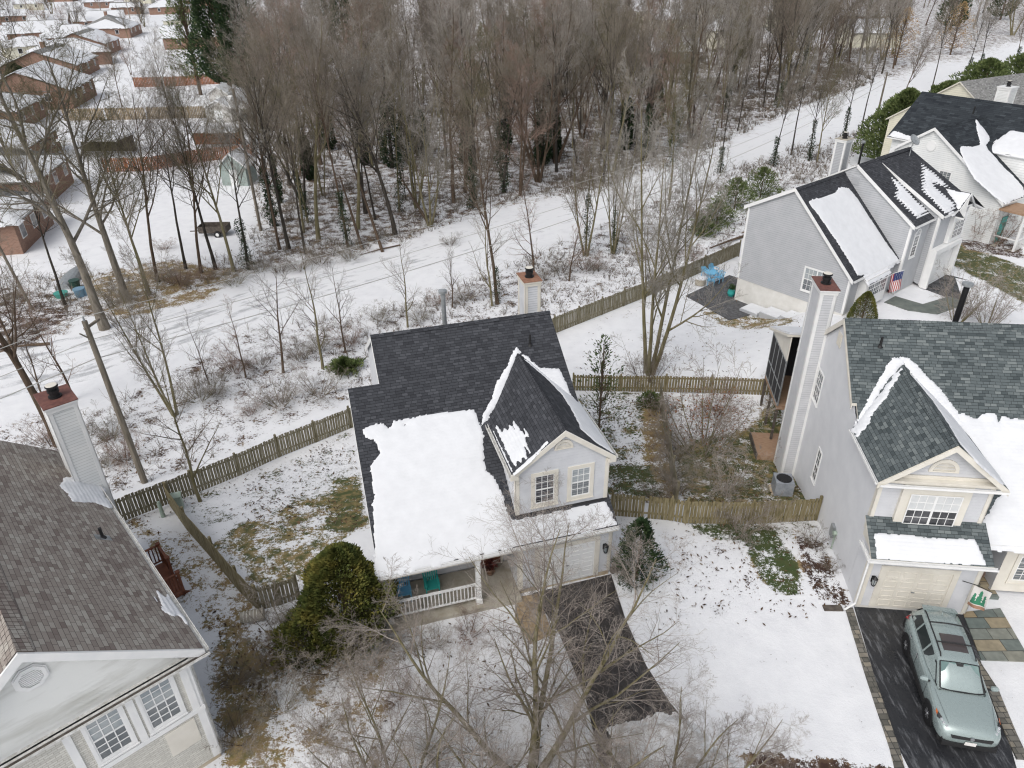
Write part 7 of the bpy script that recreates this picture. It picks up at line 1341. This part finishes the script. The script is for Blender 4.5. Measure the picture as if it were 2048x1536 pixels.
for px, H, pr, lb in (((316, 566), 15, 0, 'tall thin tree left of the grey shed, front row of the left garden trees'), ((300, 590), 14, 4, 'leaning tree with forked top in front of the trailer lawn'), ((402, 548), 14, 0, 'wavy trunked tree near the trailer'), ((432, 540), 15, 1, 'straight tree right of the trailer wheel'), ((372, 540), 13, 3, 'crooked tree left of the trailer'), ((468, 545), 15, 4, 'mossy tree nearest the slender transformer pole'), ((560, 500), 14, 0, 'brown tree at the left end of the wood'), ((612, 510), 12, 3, 'dark thin tree at the path side, left wood'), ((60, 420), 16, 4, 'olive tree crossing the brick houses at the left edge'), ((345, 250), 13, 2, 'multi twig garden tree before the tan fence'), ((245, 215), 10, 0, 'garden tree between the white roof and the tan fence'), ((130, 610), 12, 1, 'dark tree left of the largest left trunk')):
    T(TALL[pr], px, H, lb, lean=(random.uniform(-.08, .08), 0), wid=.85)
t = T(TALL[1], (498, 540), 12, 'tree half clad in ivy with a bent right limb, beside the left wood'); ivy(t, .5, 0, 4.5, 1400, 12)
for px, lb in (((225, 130), 'red twigged garden tree behind the grey striped roof'), ((262, 150), 'second red twigged garden tree, by the far red fence'), ((70, 60), 'reddish small tree among the far left roofs')): T(FORK[1], px, 7, lb, wid=1.3)
# ---- the wood
def inpoly(x, y, poly): return float(sdpoly(np.array([x]), np.array([y]), poly)[0]) > 0
rr = random.Random(11); spots = []
def fill(pxpoly, n, mind, ylim=(0, 999)):
    poly = [tuple(G(*p)[:2]) for p in pxpoly]; xs = [p[0] for p in poly]; ys = [p[1] for p in poly]; k = 0; out = []
    while len(out) < n and k < n*300:
        k += 1; x = rr.uniform(min(xs), max(xs)); y = rr.uniform(min(ys), max(ys))
        if not inpoly(x, y, poly) or any((x-a)**2+(y-b)**2 < mind*mind for a, b in spots): continue
        spots.append((x, y)); out.append((x, y))
    return out
front = fill([(530, 520), (740, 500), (880, 452), (1000, 408), (1200, 372), (1400, 300), (1600, 208), (1600, 180), (1300, 260), (1000, 330), (760, 380), (540, 400)], 66, 2.0)
mid = fill([(520, 400), (760, 375), (1000, 325), (1300, 255), (1600, 178), (1820, 140), (1800, 95), (1400, 130), (1000, 170), (520, 220)], 135, 3.0)
back = fill([(500, 215), (1000, 165), (1400, 125), (1810, 92), (2070, 75), (2300, 40), (1800, 5), (1400, 15), (1000, 20), (520, 60)], 60, 9)
for i, (x, y) in enumerate(front):
    k = rr.random(); iv_ = i % 5 == 0; pr = (TALL+FORK[:2])[rr.randrange(7)] if k < .78 or iv_ else SMALL[rr.randrange(3)]; tall_ = k < .78 or iv_
    e = place(pr, (x, y, hgt(x, y)), rr.uniform(13, 19) if tall_ else rr.uniform(4, 7), 'bare tree with dark ivy round its lower trunk, in the front rows of the wood' if iv_ else 'slim bare brown tree in the front rows of the wood beyond the path', 'tree', 'ivy footed trees in the front of the wood' if iv_ else 'bare trees in the front of the wood', lean=(rr.uniform(-.11, .11), rr.uniform(-.06, .06)), wid=rr.choice((.6, .8, .95, 1.15)), mats={'trunk': rr.choice(('bark_dark', 'bark_brown', 'bark_moss', 'bark_dark'))})
    if iv_: ivy(e, rr.uniform(.4, .6), 0, rr.uniform(4, 8), 1300, i, sz=.17)
MX = [{'crown': c} for c in ('twig_brown', 'twig_mauve', 'twig_grey', 'twig_red', 'twig_dark', 'twig_brown')]
for i, (x, y) in enumerate(mid): place((TALL+FORK)[rr.randrange(8)], (x, y, hgt(x, y)), rr.uniform(13, 18.5), 'bare grey brown tree deep in the middle of the wood', 'tree', 'bare trees deep in the wood', lean=(rr.uniform(-.05, .05), 0), wid=rr.uniform(.85, 1.15), mats=MX[rr.randrange(6)])
for i, (x, y) in enumerate(back): place((TALL+FORK)[rr.randrange(8)], (x, y, hgt(x, y)), rr.uniform(13, 19), 'distant bare tree at the hazy back of the wood near the top of the photo', 'tree', 'distant bare trees at the top', wid=rr.uniform(1.0, 1.4), mats=MX[rr.randrange(6)])
gard = fill([(0, 130), (160, 100), (300, 130), (330, 60), (500, 40), (480, 0), (0, -20)], 40, 8)
for x, y in gard: place((TALL+FORK)[rr.randrange(8)], (x, y, hgt(x, y)), rr.uniform(8, 14), 'distant bare garden tree among the far left roofs', 'tree', 'garden trees among the far left roofs', wid=rr.uniform(1.0, 1.4), mats=MX[rr.randrange(6)])
for i, px in enumerate(((690, 95), (760, 60), (1560, 80), (1900, 60), (2000, 40), (640, 40))): foliage('far_conifer', G(*px), 'dark green conifer showing among the distant bare trees', egg(4, 4, 16, 1, .4, .5, 1.4, i+70, .7), 3500, 'conifer', .9, 70+i, trunk=(15, .3), group='far conifers at the top', aspect=.3)
for i, px in enumerate(((1790, 130), (1900, 110), (1790, 60))): foliage('beech_tree', G(*px), ['tan leafed beech at the right wood edge, nearest the path', 'tan leafed beech further right along the path', 'tan leafed beech high up at the right, farthest back'][i], egg(4.0, 4.0, 10, 1.5, .5, .8, 1.6, i+80, .2), 3000, 'beech_leaf', .3, 80+i, 'tree', (9, .18), branches=100)
# leaning dead trunks and fallen logs in the wood
for a, b_, r_, z, lb in (((860, 455), (800, 385), .15, 2.2, 'fallen dead trunk leaning across the wood floor at the left'), ((765, 505), (720, 420), .15, 4, 'dead trunk leaning left in the wood, front one'), ((725, 500), (690, 430), .14, 4, 'dead trunk leaning left in the wood, behind the front one'), ((800, 492), (720, 512), .07, .1, 'thin branch lying along the upper path edge'), ((1500, 470), (1420, 500), .13, .2, 'dark log on the snowy bank near the picket fence end'), ((100, 690), (20, 700), .12, .2, 'broken branch lying in the snow at the left edge')):
    A_, B_ = G(*a), G(*b_); B_ = B_+[0, 0, z]; m = MB(); m.tube([A_+[0, 0, .1], (A_+B_)/2+[0, 0, .1], B_], [r_, r_*.8, r_*.45], 8); tag(m.build('fallen_trunk', 'bark_brown'), lb, 'fallen trunk', 'fallen and leaning dead trunks')
# ---- shrubs and brush
def bush(px, H, label, k=None, group=None, wid=1.2, mats=None, p=None): return place(BUSH[rr.randrange(4) if k is None else k], G(*px) if p is None else p, H, label, 'shrub', group, wid=wid, mats=mats)
brush = [(x, y) for x, y in ((640, 700), (600, 720), (520, 735), (470, 745), (430, 790), (400, 800), (700, 690), (760, 640), (840, 640), (880, 610), (930, 600), (1085, 560), (1120, 545), (1170, 540), (1195, 540), (330, 560), (420, 560), (470, 570), (520, 545), (560, 545), (600, 540), (640, 528), (700, 520), (760, 480), (1350, 470), (1400, 440), (1560, 380), (1600, 360), (220, 880), (215, 930), (250, 920), (100, 890), (640, 790), (560, 810), (500, 830), (1280, 520), (30, 600), (60, 660), (20, 690), (360, 570), (240, 610), (1450, 500), (1380, 520), (900, 490))]
for px in brush: bush(px, rr.uniform(1.1, 2.0), 'tangled brown brush beside the snowy path', group='brush along the snowy path', wid=rr.uniform(1.2, 1.9))
for px, H, k, w, lb in (((470, 1365), 1.0, 0, 1.5, 'wiry shrub against the corner of the white house'), ((535, 1350), 1.1, 0, 1.5, 'wiry brown shrub right of the first, by the fence corner'), ((560, 1420), 1.3, 3, 1.5, 'grey shrub in the lower left bed, middle'), ((480, 1480), 1.3, 0, 1.5, 'brown shrub below the white house corner'), ((650, 1470), 1.1, 1, 1.5, 'pale wiry shrub between the bed and the big tree'), ((600, 1310), 2.6, 1, 1.3, 'tall wiry shrub before the olive evergreen'), ((670, 1330), 2.4, 0, 1.3, 'tall wiry shrub before the golden evergreen'), ((740, 1330), 2.0, 1, 1.3, 'wiry shrub at the left end of the porch'), ((590, 1250), 1.5, 3, 1.2, 'shrub growing over the short grey fence'), ((800, 1300), 1.0, 0, 1.6, 'low shrub at the foot of the porch, left'), ((870, 1290), .9, 1, 1.7, 'low shrub at the foot of the porch, middle'), ((940, 1270), .9, 2, 1.7, 'low reddish shrub at the foot of the porch, right'), ((860, 1500), .8, 3, 1.6, 'low green brown shrub under the big tree'), ((790, 1400), .9, 2, 1.6, 'small shrub in the snow left of the big tree'),
    ((1405, 905), 5.0, 1, 1.15, 'spreading leafless tree between the side fences, right of the end-on fence'), ((1480, 1060), 2.6, 1, 1.2, 'wide twiggy shrub leaning over the yellowed fence'), ((1430, 830), 2.2, 2, 1.3, 'shrub with rusty leaves near the crossing fence'), ((1590, 930), 1.8, 2, 1.1, 'thin red berried shrub by the grey house wall'), ((1340, 960), 1.6, 3, 1.4, 'twiggy growth along the end-on fence, lower'), ((1330, 880), 1.4, 3, 1.3, 'twiggy growth along the end-on fence, middle'), ((1322, 830), 1.7, 0, 1.2, 'twiggy growth along the end-on fence, top'), ((1345, 920), 1.6, 1, 1.2, 'pale twiggy growth leaning on the end-on fence'), ((1352, 985), 1.9, 1, 1.2, 'pale twiggy growth at the lower end of the end-on fence'), ((1450, 985), 2.4, 1, 1.2, 'pale bare shrub standing just behind the yellowed fence'), ((1310, 1005), 1.3, 0, 1.3, 'brown brush at the yellowed fence, near the end-on fence'), ((1625, 1090), 1.1, 0, 1.2, 'brown shrub at the foot of the grey side wall'), ((1660, 1140), .7, 0, 1.2, 'small brown shrub in the mulch bed of the grey house'), ((1245, 1150), 1.6, 1, .9, 'bare sapling between the garage and the dark evergreen'), ((1955, 478), 3.2, 2, 1.0, 'leafless crape myrtle left of the white porch'), ((1993, 487), 3.0, 2, 1.0, 'leafless crape myrtle right of the white porch'), ((1915, 640), 4.0, 1, .9, 'bare young tree behind the grey house ridge, left'), ((1975, 650), 3.6, 1, .9, 'bare young tree behind the grey house ridge, right'), ((330, 500), 1.2, 2, 1.5, 'reddish bush on the trailer lawn'), ((395, 335), 2.6, 2, 1.6, 'rusty bush in front of the open carport')):
    bush(px, H, lb, k, wid=w)
def leaves(px, R_, H, n, m, label, name='dry_leaves'):
    pass
e = thing('oakleaf_shrub', G(1405, 905)+[0, 0, 0], 'rust brown leaves still hanging on the spreading tree between the side fences', 'leaves'); r2 = random.Random(4); m = MB(); c0 = G(1405, 905)
for i in range(520):
    a = r2.uniform(0, 6.28); R_ = 2.1*math.sqrt(r2.random()); c = c0+np.array([R_*math.cos(a), R_*math.sin(a)+.6, r2.uniform(1.4, 3.2)]); d = norm(np.array([r2.uniform(-1, 1), r2.uniform(-1, 1), r2.uniform(-1, .3)]))*.1; q = norm(np.cross(d, np.array([r2.random(), r2.random(), r2.random()])))*.05; m.face([c, c+d*.5+q, c+d, c+d*.5-q])
m.build('foliage', 'dry_leaf', e)
# the big street tree at the bottom centre and its neighbour to the right
place(NEAR, G(1062, 1560)*[1, 1, 0], 6.9, 'many stemmed bare street tree filling the bottom centre, in front of the driveway', 'tree', rz=.6, wid=1.3)
place(NEAR, G(1330, 1640)*[1, 1, 0], 5.0, 'second bare street tree reaching over the driveway mouth from the bottom edge', 'tree', rz=2.4, wid=1.0)
place(NEAR, G(800, 1640)*[1, 1, 0], 5.2, 'bare tree at the bottom edge left of the many stemmed street tree', 'tree', rz=4.2, wid=1.0)
# ---- litter and undergrowth nobody could count
def scatter(name, polys, n, seed, kind='litter'):
    g = np.random.default_rng(seed); X = []; Y = []
    A = [abs(sum(p[i][0]*p[(i+1) % len(p)][1]-p[(i+1) % len(p)][0]*p[i][1] for i in range(len(p)))/2)*w for p, w in polys]
    for (p, w), a in zip(polys, A):
        q = np.array(p); m = int(n*a/sum(A)*6); x = g.uniform(q[:, 0].min(), q[:, 0].max(), m); y = g.uniform(q[:, 1].min(), q[:, 1].max(), m); ok = (sdpoly(x, y, p) > 0) & (fbm(x*.35, y*.35, 77) > g.uniform(.35, .6, m)); k = int(n*a/sum(A)); X.append(x[ok][:k]); Y.append(y[ok][:k])
    x = np.concatenate(X); y = np.concatenate(Y); n = len(x); c = np.stack([x, y, hgt(x, y)+.06], 1); far_ = 1+np.maximum(0, y-45)/60
    if kind == 'litter':
        s = (g.uniform(.03, .1, n)*far_)[:, None]; d = nrm(np.stack([g.uniform(-1, 1, n), g.uniform(-1, 1, n), g.uniform(-.1, .4, n)], 1))*s; q = nrm(np.cross(d, np.stack([g.uniform(-.2, .2, n), g.uniform(-.2, .2, n), np.ones(n)], 1)))*s*.4; o = leafobj(name, leafmesh(c, d*2, q), 'litter')
    else:
        Tw = Twigs()
        for _ in range(5):
            h = g.uniform(.25, 1.1, n)[:, None]; d = np.stack([g.uniform(-.6, .6, n), g.uniform(-.6, .6, n), np.ones(n)], 1); m_ = c+d*h*.5+g.uniform(-.1, .1, (n, 3)); e_ = m_+np.stack([g.uniform(-.6, .6, n), g.uniform(-.6, .6, n), g.uniform(-.2, .5, n)], 1)*h; Tw.limbs(np.stack([c-[0, 0, .1], m_, e_], 1), np.stack([.012*far_, .009*far_, np.full(n, .004)], 1), 3)
        o = Tw.build(name, 'twig_brown')
    return tag(o, 'dead leaves lying on the snow of the wood and banks' if kind == 'litter' else 'low dead stems and bramble poking through the snow', 'leaf litter' if kind == 'litter' else 'undergrowth', kind='stuff')
WN = gpoly([(-60, 560), (130, 640), (330, 600), (560, 535), (760, 500), (880, 460), (1000, 415), (1200, 380), (1400, 310), (1600, 215), (1750, 165), (1700, 120), (1300, 220), (900, 300), (520, 330), (500, 480), (330, 545)])
WF = gpoly([(520, 330), (900, 300), (1300, 220), (1700, 120), (1800, 90), (1400, 90), (1000, 120), (520, 180)])
LAWN = [([(345, 1000), (700, 860), (735, 1040), (600, 1165), (515, 1190)], 1.1), ([(230, 1035), (380, 1020), (520, 1195), (600, 1300), (450, 1300)], 1.2), ([(1140, 790), (1325, 780), (1355, 1010), (1215, 1005)], 1.6), ([(1335, 790), (1540, 790), (1640, 1010), (1365, 1010)], 1.8), ([(1228, 1050), (1640, 1045), (1700, 1215), (1400, 1300), (1300, 1330)], .7), ([(1180, 640), (1500, 560), (1620, 640), (1540, 750), (1150, 740)], .3), ([(560, 1290), (780, 1265), (1060, 1215), (1170, 1560), (560, 1560)], .5), ([(420, 1290), (560, 1290), (560, 1560), (440, 1560)], 1.5)]
scatter('leaf_litter', [(WN, 1), (BANK, 1.3), (WF, .25)] + [(gpoly(p_), w_) for p_, w_ in LAWN], 68000, 3); scatter('undergrowth', [(WN, 1), (BANK, .8), (WF, .5)], 22000, 4, 'stems')
# far-off wood that reads as one mass
Tw = (Twigs(), Twigs()); g = np.random.default_rng(5); WB = [gpoly([(500, 270), (1000, 205), (1400, 150), (1810, 95), (2100, 60), (2500, 30), (1800, -20), (1400, -20), (1000, -20), (520, 20)]), gpoly([(0, 60), (200, 40), (520, 50), (520, -60), (0, -60)])]
VARS = []
for i in range(6): t1, t2 = grow(700+i, 16, trunk_r=.2, first=.25, levels=(13, 7, 6), ang=(36, 40, 42), ratio=(.42, .48, .5), up=.5, twig_r=.03, sides=(5, 3, 3, 3, 3)); VARS.append([(np.concatenate(t.V), np.concatenate(t.F)) for t in (t1, t2)])
for pl, cnt in ((WB[0], 300), (WB[1], 110)):
    q = np.array(pl); k = 0
    while k < cnt:
        x, y = g.uniform(q[:, 0].min(), q[:, 0].max()), g.uniform(q[:, 1].min(), q[:, 1].max())
        if not inpoly(x, y, pl): continue
        k += 1; v = VARS[g.integers(6)]; a = g.uniform(0, 6.28); s = g.uniform(.75, 1.15); w = s*g.uniform(1.0, 1.5); M3 = np.array([[w*np.cos(a), -w*np.sin(a), 0], [w*np.sin(a), w*np.cos(a), 0], [0, 0, s]])
        for t, (V_, F_) in zip(Tw, v): t.V.append(V_@M3.T+np.array([x, y, -1.6])); t.F.append(F_+t.n); t.n += len(V_)
allw = Twigs(); allw.V = Tw[0].V+Tw[1].V; allw.F = Tw[0].F+[f+Tw[0].n for f in Tw[1].F]; allw.n = 1
tag(allw.build('distant_wood', 'twig_mauve', None, False), 'far-off grey brown wood filling the top of the photo', 'wood', kind='stuff')
